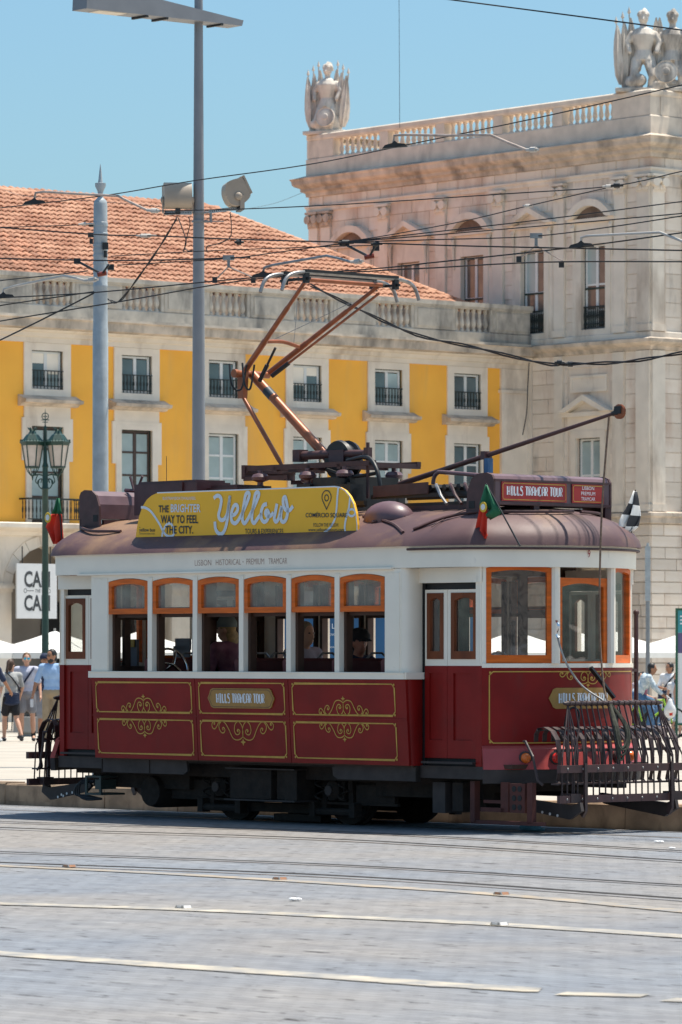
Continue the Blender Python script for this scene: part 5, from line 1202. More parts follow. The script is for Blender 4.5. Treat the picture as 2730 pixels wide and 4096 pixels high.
a0 = Vector(tz(1088,1504,-.1)); a1 = Vector(tz(1519,1172,-.5)); MB().tube([a0,a1],.014,8).build('stabiliser_rod', m_copper, pan); MB().tube([a0,a0.lerp(a1,.16)],.024,8).build('rod_boot', m_black, pan)
b0 = (KJ+Vector((0,-.11,.02))).lerp(Vector((.12,-.47,5.36)),.34); b1 = (KJ+Vector((0,.22,.02))).lerp(Vector((.12,.50,5.36)),.30); MB().tube(catmull([b0,b0.lerp(b1,.5)+Vector((0,0,.03)),b1],4),.02,8).build('cross_brace', m_copper, pan, smooth=50)
d0 = Vector(tz(1103,1390,.1)); d1 = Vector(tz(1039,1524,.1)); MB().tube([d0,d0.lerp(d1,.5),d0.lerp(d1,.51),d1],[.013,.013,.022,.022],8).build('damper', m_black, pan)
MB().tube([(.12,-.56,5.38),(.12,.56,5.38)],.022,8).build('head_tube', m_copper, pan, smooth=50)
for dx in (-.16,.16):
    hd_ = MB()
    hd_.tube(catmull([(.12+dx,-.92,5.24),(.12+dx,-.86,5.36),(.12+dx,-.74,5.42),(.12+dx,-.5,5.435),(.12+dx,.5,5.435),(.12+dx,.74,5.42),(.12+dx,.86,5.36),(.12+dx,.92,5.24)],5),.019,7)
    h_ = hd_.build('collector_horn', m_iron, pan, smooth=60); MB().box(.12+dx-.03,.12+dx+.03,-.62,.62,5.44,5.465).build('carbon_strip', m_black, h_)
for sg in (-1,1):
    MB().box(-.1,.34,sg*.6-.012,sg*.6+.012,5.36,5.385).box(-.06,-.02,sg*.6-.03,sg*.6+.03,5.33,5.43).box(.26,.3,sg*.6-.03,sg*.6+.03,5.33,5.43).tube([(.12,sg*.5,5.38),(.12,sg*.62,5.375)],.018,6).build('head_carrier', m_black, pan)
for k in range(2): MB().tube(catmull([KJ+Vector((-.1+.2*k,-.22,.1)),KJ+Vector((-.02+.2*k,-.26,-.12)),KJ+Vector((.06+.14*k,-.2,-.16)),KJ+Vector((.12+.12*k,-.18,.08))],5),.011,6).build('flex_cable', m_black, pan)
MB().tube(catmull([(.5,-.25,3.58),(.85,-.3,3.60),(1.05,-.35,3.45),(1.1,-.35,3.2)],5),.022,7).tube(catmull([(.2,-.25,3.50),(.6,-.3,3.42),(.9,-.2,3.45)],5),.02,6).build('power_cable', m_black, pan, smooth=60)
MB().tube([(.8,-.25,3.2),(.8,-.25,3.75)],.018,6).box(.77,.83,-.28,-.22,3.58,3.7).build('lightning_arrester', m_brown, pan)
# dark electrical gear behind the advert and towards the front
g = MB().box(.1,.65,-.35,.3,3.08,3.42).box(.45,.62,-.5,-.1,3.05,3.4).tube([(.3,-.55,3.24),(.95,-.55,3.24)],.05,8).box(.2,1.15,-.62,-.58,3.12,3.16).tube([(.2,-.55,3.12),(1.1,-.55,3.12)],.02,6).box(.75,.95,-.62,-.45,3.1,3.33)
g.build('switch_gear', m_black, tram)
xa,z1_ = T(1496,1945,.45); xb,z2_ = T(1714,1928,.45)
MB().prism([(xa,z1_-.11),(xb,z2_-.11),(xb,z2_),(xa,z1_)],'y',-.46,-.445).build('gear_cover', m_brown, tram)
g = MB().box(1.05,2.55,-.42,.42,3.10,3.13).box(1.05,2.5,-.44,-.40,3.18,3.22)
for k in range(9):
    x = 1.55+.1*k; g.tube([(x,-.40,3.27),(x,.4,3.27)],.035,6)
g.box(1.5,2.55,-.38,-.34,3.16,3.24)
rg = g.build('resistor_grid', m_black, tram); MB().box(1.1,2.55,-.43,-.425,3.04,3.10).build('grid_frame', m_maroon, rg)
for k in range(3): MB().tube(catmull([(1.9+.2*k,-.36,3.30),(2.0+.2*k,-.44,3.27),(2.12+.2*k,-.5,3.18),(2.25+.2*k,-.55,3.1)],4),.017,6).build('grid_cable', m_brown if k else m_iron, rg, smooth=60)
h0_,h1_,h2_ = tz(1734,1938,.25),tz(1750,1893,.25),tz(1944,1903,.25)
MB().tube(catmull([h0_,tz(1737,1912,.25),h1_,tz(1775,1889,.25),h2_],5),.02,8).build('hoop_rail', m_purple, tram, smooth=60)
# trolley pole with its wheel, post and rope
p0 = Vector(tz(1600,1937,0)); p1 = Vector(tz(2462,1652,0)); 
tpole = MB().tube([p0,p0.lerp(p1,.5),p1],[.029,.023,.016],10).build('trolley_pole', m_brown, tram, smooth=50)
dp = (p1-p0).normalized(); M_ = Matrix.Rotation(R(90),3,'X')
MB().lathe([(.001,-.018),(.06,-.018),(.07,-.013),(.058,0),(.07,.013),(.06,.018),(.001,.018)],p1+dp*.06,20,M_).build('trolley_wheel', m_copper, tpole, smooth=30)
MB().tube([p1-dp*.03,p1+dp*.05],[.024,.035],8).box(p1.x+.02,p1.x+.10,-.035,-.022,p1.z-.01,p1.z+.06).build('trolley_fork', m_black, tpole)
sp0 = tz(1946,1826,0); sp1 = tz(1946,1925,0); MB().tube([sp0,sp1],.026,8).box(sp0[0]-.03,sp0[0]+.03,-.05,.05,sp0[2]-.03,sp0[2]+.05).tube([(sp1[0],0,sp1[2]+.05),(sp1[0]-.28,0,sp1[2]-.12)],.018,6).build('pole_rest', m_maroon, tram)
MB().box(sp0[0]+.025,sp0[0]+.075,-.05,.02,sp0[2]-.16,sp0[2]-.02).build('blue_insulator', mat('blue_plastic',(.03,.12,.26),.4), tram)
m_rope = mat('frayed_rope', (.20,.13,.09), .9, var=.3, vs=40)
MB().tube(catmull([p1-dp*.08,(3.80,-.02,3.0),(3.78,-.03,2.0),(3.86,-.06,1.4),(3.94,-.08,1.22)],6),.010,6).build('trolley_rope', m_rope, tram)
cl = MB()
for k in range(4):
    w_ = .05+.012*k; cl.tube(catmull([(3.97,-.07,1.20),(4.10,-.07+w_,1.0),(4.13,-.07+w_*.8,.86-.05*(k%2)),(4.13,-.07-w_*.6,.80-.06*(k%3)),(4.10,-.07-w_,1.0),(3.97,-.08,1.20)],5),.012,6)
cl.build('rope_coil', mat('dark_rope',(.05,.05,.035),.9,var=.3,vs=30), tram)
hk = MB().tube(catmull([(3.60,-.42,1.98),(3.64,-.43,1.93),(3.60,-.42,1.86),(3.63,-.42,1.82)],4),.013,6); hk.build('window_hook', m_chrome, tram)
MB().tube(catmull([(3.61,-.42,1.84),(3.66,-.36,1.6),(3.76,-.25,1.38),(3.90,-.11,1.24)],6),.0095,6).build('hook_cord', m_iron, tram)
MB().box(-.02,.02,-.012,.012,-.38,.0).build('wiper_arm', m_black, tram, loc=(3.61,.02,1.545), rz=0).rotation_euler = (R(38),R(-16),0)
MB().tube([(3.09,1.17,.6),(3.09,1.17,2.05)],.022,8).ball((3.09,1.17,2.07),.03,8,6).box(3.07,3.11,.98,1.17,.62,.66).box(3.07,3.11,.98,1.17,1.5,1.53).build('side_pole', m_brown, tram, smooth=50)
mb = MB().tube([(-2.75,-.3,3.36),(-2.82,-.3,3.52)],.014,5).tube([(-2.72,-.3,3.36),(-2.62,-.3,3.52)],.014,5).tube([(-2.9,-.3,3.38),(-2.6,-.3,3.36)],.02,5); mb.build('pole_hook', m_maroon, tram)
MB().tube([(-2.35,-.2,3.4),(-2.35,-.2,3.72)],.004,4).build('aerial', m_black, tram)
# ------------------------------------------------------------------ flags on the tram
m_fg = mat('flag_green', (.012,.13,.055), .75, var=.1); m_fr = mat('flag_red', (.62,.035,.012), .75, var=.1); m_fy = mat('flag_emblem_yellow', (.65,.42,.03), .7); m_fw = mat('flag_white', (.75,.74,.72), .75); m_fk = mat('flag_black', (.012,.013,.02), .75)
def cloth(rows, name, m_, par, amp=.03, fold=5.0, ph=0.):
    """rows of (left,right) points; folds run down the cloth"""
    nu = 14; mb = MB(); nv = len(rows)
    for i,(a,b) in enumerate(rows):
        a, b = Vector(a), Vector(b); d = (b-a); nn = Vector((.3,-1,0)).normalized()
        for j in range(nu+1):
            t = j/nu; mb.v.append(a+d*t+nn*(amp*math.sin(fold*t*math.pi+ph+i*.35)*min(1,.3+i/nv)))
    for i in range(nv-1):
        for j in range(nu): q = i*(nu+1)+j; mb.f.append((q,q+1,q+nu+2,q+nu+1))
    o = mb.build(name, m_, par, smooth=80)
    so = o.modifiers.new('thick','SOLIDIFY'); so.thickness = .004
    return o
def flag(label, base, tip, quads, emblem=None):
    b = Vector((TX+AXx*base[0]-NSx*base[1], TY+AXy*base[0]-NSy*base[1], base[2]))
    t = thing('flag', label, 'flag', b, -TH, 'small flags on the tram'); B = Vector(base)
    MB().tube([Vector((0,0,0)),Vector(tip)-B],[.009,.006],6).build('flag_pole', m_black, t)
    for rows, nm, m_, amp, fo, ph in quads: cloth([(Vector(a)-B,Vector(c)-B) for a,c in rows], nm, m_, t, amp, fo, ph)
    if emblem:
        c, rad = emblem; c = Vector(c)-B
        MB().lathe([(rad,0),(rad*.9,.004),(.001,.006)],c,14,Matrix.Rotation(R(90),3,'X')).build('emblem_ring', m_fy, t); MB().lathe([(rad*.6,.004),(rad*.5,.008),(.001,.010)],c,12,Matrix.Rotation(R(90),3,'X')).build('emblem_shield', m_fw, t)
f1 = lambda px,py,n=1.02: Vector((lambda q: (q[0],-n,q[1]))(T(px,py,n)))
q1 = lambda a,b: f1(1850+.5102*a,1850+.5102*b)
flag('green and red national flag leaning left from the eave beside the front sign box', tuple(f1(2082,2184)), tuple(q1(188,166)),
     [([(q1(186,172),q1(196,178)),(q1(172,225),q1(236,262)),(q1(158,280),q1(272,328)),(q1(147,332),q1(308,385)),(q1(175,338),q1(262,420)),(q1(196,345),q1(205,450))],'green_cloth',m_fg,.035,3.0,0),
      ([(q1(147,334),q1(200,342)),(q1(135,400),q1(204,400)),(q1(120,470),q1(204,470)),(q1(108,530),q1(203,540)),(q1(165,565),q1(202,572)),(q1(178,592),q1(192,598))],'red_cloth',m_fr,.03,4.0,1)], (q1(196,350)+Vector((0,-.05,0)), .05))
q2 = lambda a,b: f1(a*.5102,1900+b*.5102,.7)
flag('red and green national flag hanging from its pole over the rear end of the tram', tuple(q2(490,545)), tuple(q2(458,160)),
     [([(q2(452,180),q2(466,182)),(q2(440,220),q2(470,230)),(q2(430,265),q2(474,280)),(q2(415,305),q2(478,305))],'green_cloth',m_fg,.03,3,0),
      ([(q2(410,306),q2(478,306)),(q2(396,350),q2(482,350)),(q2(372,408),q2(488,420)),(q2(395,450),q2(492,470)),(q2(418,500),q2(495,515)),(q2(432,542),q2(450,536))],'red_cloth',m_fr,.05,3.5,.5)], (q2(428,335)+Vector((0,-.09,0)), .055))
f3 = lambda px,py: Vector((lambda q: (3.35,-q[0],q[1]))(TF(px,py,3.35)))
q3 = lambda a,b: f3(1850+.5102*a,1850+.5102*b)
rows3 = [(q3(1352,222),q3(1364,230)),(q3(1338,262),q3(1372,280)),(q3(1318,320),q3(1380,340)),(q3(1298,368),q3(1388,380)),(q3(1276,408),q3(1392,420)),(q3(1256,455),q3(1385,470)),(q3(1246,505),q3(1380,500)),(q3(1244,556),q3(1330,548))]
flag('black and white chequered flag on a short pole at the front right corner', tuple(q3(1312,680)), tuple(q3(1360,214)), [(rows3,'chequered_cloth',m_fw,.075,3.4,.3)])
fo = [o for o in bpy.data.objects if o.name.startswith('chequered_cloth')][0]; fo.data.materials.append(m_fk)
for p in fo.data.polygons:
    i, j = divmod(p.index, 14); p.material_index = ((i//2)+(j//7)) % 2
# ------------------------------------------------------------------ facade across the square, behind the viewer (mirrored in the panes)
m_opp = mat('opposite_limestone', (.42,.36,.31), .9, var=.25, vs=.35); m_oppw = mat('opposite_openings', (.07,.075,.08), .5)
ob = MB().box(-160,160,-.5,8,-1,10.5).build('opposite_facade', m_opp, None, (0,-115,0), R(-8), kind='structure'); ob.rotation_euler = (0,0,R(172))
mb = MB()
for k in range(-28,29):
    mb.box(4*k-.7,4*k+.7,-.54,-.51,1,4.2).box(4*k-.6,4*k+.6,-.54,-.51,6,8.6)
mb.build('dark_openings', m_oppw, ob)
# ------------------------------------------------------------------ masts and lamps
m_mast = mat('pale_grey_mast_paint', (.36,.40,.42), .5, var=.1, vs=8, bump=.15, bs=25); m_grey = mat('grey_painted_pole', (.215,.222,.24), .45, var=.06, vs=4); m_flood = mat('beige_grey_lamp_housing', (.36,.29,.225), .5, var=.08)
m_ins = mat('porcelain_insulator', (.55,.50,.44), .3); m_redins = mat('brown_red_insulator', (.22,.04,.02), .3); m_clamp = mat('black_clamp', (.02,.02,.02), .5); m_tube = mat('weathered_bracket_tube', (.46,.36,.30), .5, var=.25, vs=12); m_wire = mat('black_cable', (.012,.012,.013), .5)
YM = 54.0; k_ = YM/FPX; mx = P(402,2000,YM).x; zg = plaza_z(mx,YM); zz = lambda py: HC+(CY-py)*k_
mast = thing('overhead_line_mast', 'pale grey round overhead line mast with pointed finial at left behind the tram', 'mast', (mx,YM,zg))
pr = [(34,2900),(33,2200),(31.5,1700),(31,1316),(29.5,1312),(28.5,1150),(29.5,1148),(29.5,1140),(28.5,1138),(28,945),(30,942),(30,932),(28,930),(28,905),(29.5,903),(29.5,890),(28,888),(27.5,815),(24,802),(12,790),(10,772),(13,762),(21,745),(22,732),(10,730),(8,715),(4,680),(1,656)]
MB().lathe([(r_*k_, zz(py)-zg if py < 2850 else 0) for r_,py in pr],(0,0,0),20).build('pole', m_mast, mast, smooth=35)
for py in (900,937,980,1000,1021,1052,1085): MB().lathe([(.085,-.012),(.0905,-.012),(.0905,.012),(.085,.012)],(0,0,zz(py)-zg),18).build('band_clamp', m_mast, mast)
def mp_(px, py, dy=0): return Vector(((px-402)*k_, dy, zz(py)-zg))
MB().box(-.14,-.08,-.03,.03,zz(906)-zg,zz(894)-zg).box(-.15,-.08,-.03,.03,zz(948)-zg,zz(930)-zg).box(-.13,-.09,-.03,.03,zz(975)-zg,zz(955)-zg).box(.03,.10,-.11,-.08,zz(1000)-zg,zz(972)-zg).tube([mp_(424,1005,-.1),mp_(424,1032,-.1)],.02,8).build('clamp', m_clamp, mast)
MB().tube([mp_(314,898,-.05),mp_(345,896,-.05)],[.008,.022],8).tube([mp_(345,896,-.05),mp_(385,896,-.05)],.012,6).build('strain_insulator', m_ins, mast, smooth=50)
# tall grey lamp mast
YL = 62.0; lx_ = P(795,2000,YL).x; zg = plaza_z(lx_,YL); k_ = YL/FPX; zz = lambda py: HC+(CY-py)*k_
lm = thing('lamp_mast', 'tall slim grey lamp mast rising behind the tram roof with wedge shaped lamp arm', 'lamp post', (lx_,YL,zg))
MB().lathe([(.16,0),(.16,.05),(.095,.06),(.092,3.5),(.088,5.2),(.07,zz(600)-zg),(.058,zz(0)-zg),(.055,zz(-160)-zg)],(0,0,0),20).build('pole', m_grey, lm, smooth=30)
def lw(px, py, off=0.):                                # vertical plane through the mast, parallel to the palace wing
    d = Vector(ray(px,py)); n = Vector((-math.sin(WA),math.cos(WA),0)); t = (Vector((lx_,YL,0)).dot(n)+off)/d.dot(n); q = Vector((0,0,HC))+d*t-Vector((lx_,YL,zg)); return q.x*math.cos(WA)+q.y*math.sin(WA), q.z
arm = MB().prism([lw(318,37),lw(775,87),lw(940,107),lw(946,85),lw(610,0),lw(420,-45),lw(322,-62)],'y',-.16,.16)
ao = arm.build('lamp_arm', m_grey, lm, rz=WA)
x0_,z0_ = lw(375,44); x1_,z1_ = lw(486,56); MB().prism([(x0_,z0_-.004),(x1_,z1_-.004),(x1_,z1_+.01),(x0_,z0_+.01)],'y',-.12,.12).build('lamp_lens', mat('cream_lamp_lens',(.7,.62,.5),.3), ao)
for px in (560,640,860): 
    a_,b_ = lw(px,87-(775-px)*.109); MB().box(a_-.02,a_+.02,-.165,.165,b_-.03,b_+.0).build('arm_joint', m_clamp, ao)
for py in (850,885): MB().lathe([(.09,-.012),(.098,-.012),(.098,.012),(.09,.012)],(0,0,zz(py)-zg),18).build('band_clamp', m_grey, lm)
MB().tube([(.09,-.05,zz(850)-zg),(.17,-.08,zz(850)-zg),(.17,-.08,zz(888)-zg),(.09,-.05,zz(885)-zg)],.022,6).tube([(.15,-.08,zz(887)-zg),(.35,-.1,zz(887)-zg)],.008,5).build('clamp', m_grey, lm)
fl_rows = []
def bracket(p0, p1):
    b = MB().prism([(p0.x,p0.z),(p1.x,p1.z),(p1.x,p1.z-.05),(p0.x,p0.z-.05)],'y',-.125,-.118); b.prism([(p0.x,p0.z),(p1.x,p1.z),(p1.x,p1.z-.006),(p0.x,p0.z-.006)],'y',-.125,-.06)
    o = b.build('perforated_bracket', m_mast, lm); h = MB()
    for k in range(16):
        q = p0.lerp(p1,(k+.7)/16.5); h.box(q.x-.005,q.x+.005,-.1275,-.1255,q.z-.035,q.z-.015)
    h.build('bracket_holes', m_clamp, o, kind='stuff')
L2 = lambda px,py: Vector(((px-795)*k_,0,zz(py)-zg))
bracket(L2(660,848),L2(768,846)); bracket(L2(836,842),L2(978,826))
def flood(label, px, py, rz, tilt, sc=1):
    t = thing('floodlight', label, 'floodlight', (lx_+(px-795)*k_, YL-.1, zz(py)), rz, 'floodlights clamped to the lamp mast'); w_ = .19*sc
    Mt = Matrix.Rotation(R(tilt),3,'X')
    D = [(-.13,.06),(-.15,.12),(-.14,.24),(-.08,.345),(.0,.36),(.10,.345),(.16,.33),(.17,.10),(.12,.03),(.0,.0),(-.08,.015)]
    D = [tuple(p) for p in catmull(D+[D[0]],3)[:-1]]; b = MB().prism(D,'x',-w_,w_); b.v = [tuple(Mt@Vector(v)) for v in b.v]; bo = b.build('lamp_body', m_flood, t, smooth=40)
    g = MB().box(-w_*1.02,w_*1.02,.172,.20,.08,.35); g.v = [tuple(Mt@Vector(v)) for v in g.v]; g.build('front_rim', m_flood, bo)
    for sx in (-1,1):
        MB().box(sx*(w_+.012)-.01,sx*(w_+.012)+.01,-.03,.03,-.06,.12).build('yoke_arm', m_flood, t)
        q = Mt@Vector((sx*(w_+.015),.0,.12)); MB().ball(q,(.03,.055,.055),10,8).build('pivot_knob', m_flood, t, smooth=60)
    MB().box(-w_,w_,-.03,.03,-.075,-.058).box(-.03,.03,-.05,.05,-.058,.02).build('yoke_base', m_clamp, t)
flood('broad beige floodlight seen from behind, clamped left of the tall grey lamp mast', 712, 838, R(8), -6)
flood('tilted beige floodlight seen edge on, clamped right of the tall grey lamp mast', 962, 824, R(-80), 26)
# green street lamp with two lanterns
YG = 102.0; gx = P(181,2000,YG).x; zg = plaza_z(gx,YG); k_ = YG/FPX; zz = lambda py: HC+(CY-py)*k_-zg
m_lgreen = mat('dark_green_cast_iron', (.012,.045,.035), .45, var=.2, vs=6); m_lpane = mat('frosted_lantern_pane', (.62,.52,.44), .35, var=.1)
sl = thing('street_lamp', 'ornate dark green double lantern street lamp at the left edge', 'street lamp', (gx,YG,zg))
MB().lathe([(.22,0),(.22,.25),(.15,.35),(.14,.9),(.10,1.0),(.085,1.2),(.075,3),(.068,zz(1960)),(.09,zz(1955)),(.065,zz(1945)),(.06,zz(1870)),(.08,zz(1868)),(.045,zz(1850)),(.03,zz(1720)),(.04,zz(1712)),(.012,zz(1700)),(.01,zz(1650)),(.002,zz(1634))],(0,0,0),14).build('post', m_lgreen, sl, smooth=40)
MB().tube([(.075*math.cos(t),.0,zz(1665)+.075*math.sin(t)) for t in [2*math.pi*q/16 for q in range(17)]],.011,5,False).tube([(.05*math.cos(t),.05*math.sin(t),zz(1665)) for t in [2*math.pi*q/12 for q in range(13)]],.009,5,False).box(-.09,.09,-.008,.008,zz(1681),zz(1678)).box(-.06,.06,-.008,.008,zz(1690),zz(1687)).build('armillary_finial', m_lgreen, sl)
for sx in (-1,1):
    cxl = sx*51*k_; zb, zt, zr_ = zz(1868), zz(1780), zz(1767); rt, rb = .235, .155
    ln = MB().lathe([(rt+.05,zr_-.03),(rt+.06,zr_+.0),(rt+.0,zr_+.03),(.14,zr_+.16),(.10,zr_+.18),(.06,zr_+.25),(.03,zr_+.28)],(cxl,0,0),6).lathe([(rt+.02,zt-.01),(rt+.04,zt+.05),(rt,zt+.05)],(cxl,0,0),6)
    lo_ = ln.build('lantern', m_lgreen, sl)
    cr_ = MB()
    for q in range(6):
        a = q*math.pi/3; ca_, sa_ = math.cos(a), math.sin(a); cr_.tube([(cxl+.04*ca_,.04*sa_,zr_+.24),(cxl+.085*ca_,.085*sa_,zr_+.30),(cxl+.11*ca_,.11*sa_,zr_+.33)],[.014,.02,.006],5)
        for z_ in range(4): b_ = a+(z_+.5)*math.pi/12; cr_.box(cxl+(rt+.04)*math.cos(b_)-.008,cxl+(rt+.04)*math.cos(b_)+.008,(rt+.04)*math.sin(b_)-.008,(rt+.04)*math.sin(b_)+.008,zr_,zr_+.05)
    cr_.build('crown_trim', m_lgreen, lo_)
    for q in range(6):
        a = q*math.pi/3; b_ = a+math.pi/3
        MB().tube([(cxl+rb*math.cos(a),rb*math.sin(a),zb),(cxl+rt*math.cos(a),rt*math.sin(a),zt)],.016,5).build('lantern_bar', m_lgreen, lo_)
        s_ = .97; MB().quad((cxl+rb*s_*math.cos(a),rb*s_*math.sin(a),zb),(cxl+rb*s_*math.cos(b_),rb*s_*math.sin(b_),zb),(cxl+rt*s_*math.cos(b_),rt*s_*math.sin(b_),zt),(cxl+rt*s_*math.cos(a),rt*s_*math.sin(a),zt)).build('lantern_pane', m_lpane, lo_)
    bk = MB().lathe([(rb,zb-.03),(rb+.025,zb),(rb,zb+.02)],(cxl,0,0),6)
    for q in range(6):
        a = q*math.pi/3+.3; bk.tube(catmull([(cxl+rb*.95*math.cos(a),rb*.95*math.sin(a),zb),(cxl+.11*math.cos(a),.11*math.sin(a),zb-.10),(cxl+.03*math.cos(a),.03*math.sin(a),zb-.2)],4),.011,5)
    bk.tube([(cxl,0,zb-.18),(cxl,0,zb-.30)],[.03,.012],6).build('lantern_basket', m_lgreen, lo_)
    MB().tube(catmull([(0,0,zz(1960)),(sx*.12,0,zz(1950)),(sx*.17,0,zz(1925)),(sx*.08,0,zz(1915)),(sx*.1,0,zz(1932))],5),.014,5).tube(catmull([(0,0,zz(1905)),(cxl*.5,0,zz(1898)),(cxl,0,zb-.2)],5),.018,6).tube(catmull([(cxl*.6,0,zz(1900)),(cxl*.75,0,zz(1925)),(cxl*.55,0,zz(1935)),(cxl*.5,0,zz(1920))],5),.013,5).build('scroll_bracket', m_lgreen, sl, smooth=50)
# slim grey post at the right
YR = 113.0; rx = P(2593,2400,YR).x; zg = plaza_z(rx,YR); k_ = YR/FPX; zz = lambda py: HC+(CY-py)*k_-zg
rp_ = thing('grey_post', 'slim galvanised grey post at the right in front of the tower base', 'post', (rx,YR,zg))
MB().tube([(0,0,0),(0,0,zz(2405))],.055,12).build('pole', mat('galvanised_steel',(.24,.255,.27),.4,.3), rp_, smooth=50); MB().box(-.066,.066,-.05,.05,zz(2404),zz(2185)).tube([(0,0,zz(2186)),(0,0,zz(2172))],.03,8).build('sleeve', m_mast, rp_)
# ------------------------------------------------------------------ overhead wires
def YW(px): return 49.8-3.65*px/1370
def wire(label, pts, r_=.0068, name='overhead_wire', cat='wire', yo=0., m_=None, n=5, twist=False):
    w3 = [P(px,py,YW(px)+yo) for px,py in pts]
    q = catmull(w3,n)
    if yo == 0 and pts[-1][0] > 2740: q.append(q[-1]+(q[-1]-q[-2]).normalized()*14)
    if yo == 0 and pts[0][0] < -40: q.insert(0, q[0]+(q[0]-q[1]).normalized()*14)
    c = q[len(q)//2].copy(); mb = MB()
    if twist:
        for ph in (0,math.pi):
            mb.tube([p-c+Vector((0,.012*math.sin(i*.9+ph),.012*math.cos(i*.9+ph))) for i,p in enumerate(q)],r_*.8,5)
    else: mb.tube([p-c for p in q],r_*.9,6)
    return mb.build(name, m_ or m_wire, None, c, label=label, cat=cat, group='overhead tram wires', smooth=60)
wire('topmost black wire slanting down from the top edge towards the upper right statue',[(1700,-16),(1825,0),(2300,62),(2700,115),(2900,142)],.009)
wire('long black wire rising from far left past the mast finial across the tower cornice',[(-150,846),(0,831),(420,781),(775,722),(1236,657),(1634,577),(2153,470),(2730,339),(2900,300)])
wire('black wire level with the floodlight bracket running right over the tower capitals',[(638,843),(1000,834),(1400,815),(2000,776),(2452,743),(2730,684),(2900,650)])
wire('thin black wire fanning up from the pantograph side to the clamp at the tower corner',[(1378,968),(1564,938),(1850,885),(2113,823),(2462,743)],.006)
wire('long black wire sagging across the left roof tiles to the wire junction by the tower',[(-150,896),(0,909),(383,937),(593,942),(1000,958),(1378,968),(1900,984),(2730,1001),(2900,1004)],.009)
wire('steepest of the three wires fanning right from the junction across the tower windows',[(1378,968),(1730,928),(2200,874),(2730,805),(2900,783)])
wire('middle of the three wires fanning right from the junction across the tower windows',[(1378,968),(1730,940),(2200,900),(2730,853),(2900,838)])
wire('lowest of the three wires fanning right from the junction across the tower windows',[(1378,968),(1730,958),(2125,945),(2450,906),(2730,863),(2900,838)],.007)
wire('contact wire passing just above the pantograph head and rising to the right edge',[(-150,1204),(0,1191),(383,1169),(1000,1111),(1500,1074),(1730,1050),(2285,990),(2730,930),(2900,905)],.0085)
wire('lower contact wire rising from the left edge and levelling off at the right',[(-150,1316),(0,1284),(480,1206),(1000,1118),(1500,1083),(1730,1071),(2176,1048),(2730,1046),(2900,1046)],.0085)
wire('black wire from the left edge crossing both masts at the height of the roof eaves',[(-150,1030),(0,1033),(383,1041),(700,1038),(1000,1028)],.009)
wire('thin wire from the left mast clamp to the hanger and up to the junction',[(470,1060),(893,1035),(1100,1010),(1378,972)],.007)
wire('thin wire from the mast insulator rightwards across the orange roof',[(446,1024),(893,1000),(1500,980)],.006)
wire('short black wire joining the left edge to the mast above the balustrade',[(-150,1148),(0,1122),(200,1101),(351,1083)],.0075)
wire('short black wire from the left edge to the white strain insulator on the mast',[(-150,912),(0,909),(314,899)],.006)
wire('black wire below the contact wire ending at the left mast',[(-150,1254),(0,1222),(200,1192),(376,1166)],.0085)
wire('thick black cable dropping from the mast to the left edge over the cornice',[(-150,1425),(0,1360),(200,1262),(376,1172)],.010)
wire('loose black cable hanging from the floodlights down to the left mast',[(708,872),(640,985),(560,1100),(478,1204),(430,1196),(383,1185)],.009,yo=6,twist=True)
wire('twisted black cable sagging from the pantograph head across the balustrade to the right edge',[(1244,1140),(1442,1239),(1665,1338),(1900,1389),(2176,1453),(2300,1455),(2515,1446),(2730,1411),(2900,1385)],.011,yo=.3,twist=True)
wire('short cable looping under the left floodlight bracket',[(712,868),(745,960),(735,1005),(775,1000)],.008,yo=13)
wire('crossed cable loop under the left floodlight bracket near the mast',[(755,866),(760,900),(740,985),(760,1005)],.008,yo=13)
wire('black cable hanging from the right floodlight to a junction box',[(921,848),(926,900),(920,950),(870,975),(828,985),(830,1008)],.008,yo=13)
wire('thin far cable from the roof ridge to the tower above the floodlights',[(980,836),(1100,812),(1210,770)],.006,yo=60,m_=mat('thin_grey_cable',(.15,.2,.22),.6))
wire('thin roof cable looped along the tile ridge at far left',[(-50,758),(10,757),(60,775),(120,785),(215,792),(330,800),(620,822),(640,825)],.005,yo=80,m_=bpy.data.materials['thin_grey_cable'])
wire('vertical thin black aerial line above the tower parapet',[(1597,-30),(1598,100),(1600,510)],.010,yo=100)
wire('thin black lead hanging down the white corner beside the yellow wall',[(2118,1450),(2112,1560),(2108,1650),(2092,1740)],.02,yo=96)
wire('grey stay wire between the pantograph arms',[(1078,1366),(1240,1290),(1405,1210)],.004,yo=-.2,m_=m_iron); wire('short vertical stay on the pantograph brace',[(1190,1195),(1184,1290),(1176,1372)],.004,yo=-.2,m_=m_iron)
def pulloff(label, pts, clamp, ins, group='curved pull off arms on the wires', m_=None):
    y = lambda px: YW(px); c = P(*clamp,y(clamp[0])); t = thing('pull_off_arm', label, 'wire bracket', c, 0, group)
    MB().tube([P(px,py,y(px))-c for px,py in pts],.014,7).build('arm_tube', m_ or m_tube, t, smooth=50)
    MB().prism([(-.13,-.02),(.13,-.0),(.1,.03),(.03,.035),(.0,.06),(-.03,.035),(-.1,.015)],'y',-.025,.025).build('wire_clamp', m_clamp, t)
    a, b = [P(px,py,y(px))-c for px,py in ins]; MB().tube([a,a.lerp(b,.35),a.lerp(b,.36),a.lerp(b,.8),a.lerp(b,.81),b],[.017,.017,.028,.028,.014,.014],9).build('insulator', m_ins, t, smooth=40)
pulloff('pinkish curved pull off arm above the left mast with black clamp on the rising wire',[(137,800),(143,770),(178,766),(300,774),(472,783),(530,812),(590,840)],(137,812),[(590,840),(640,843)])
pulloff('rusty curved pull off arm in front of the tower parapet',[(1574,578),(1579,541),(1620,538),(1800,541),(1964,539),(2035,570),(2108,599)],(1580,586),[(2108,599),(2155,597)])
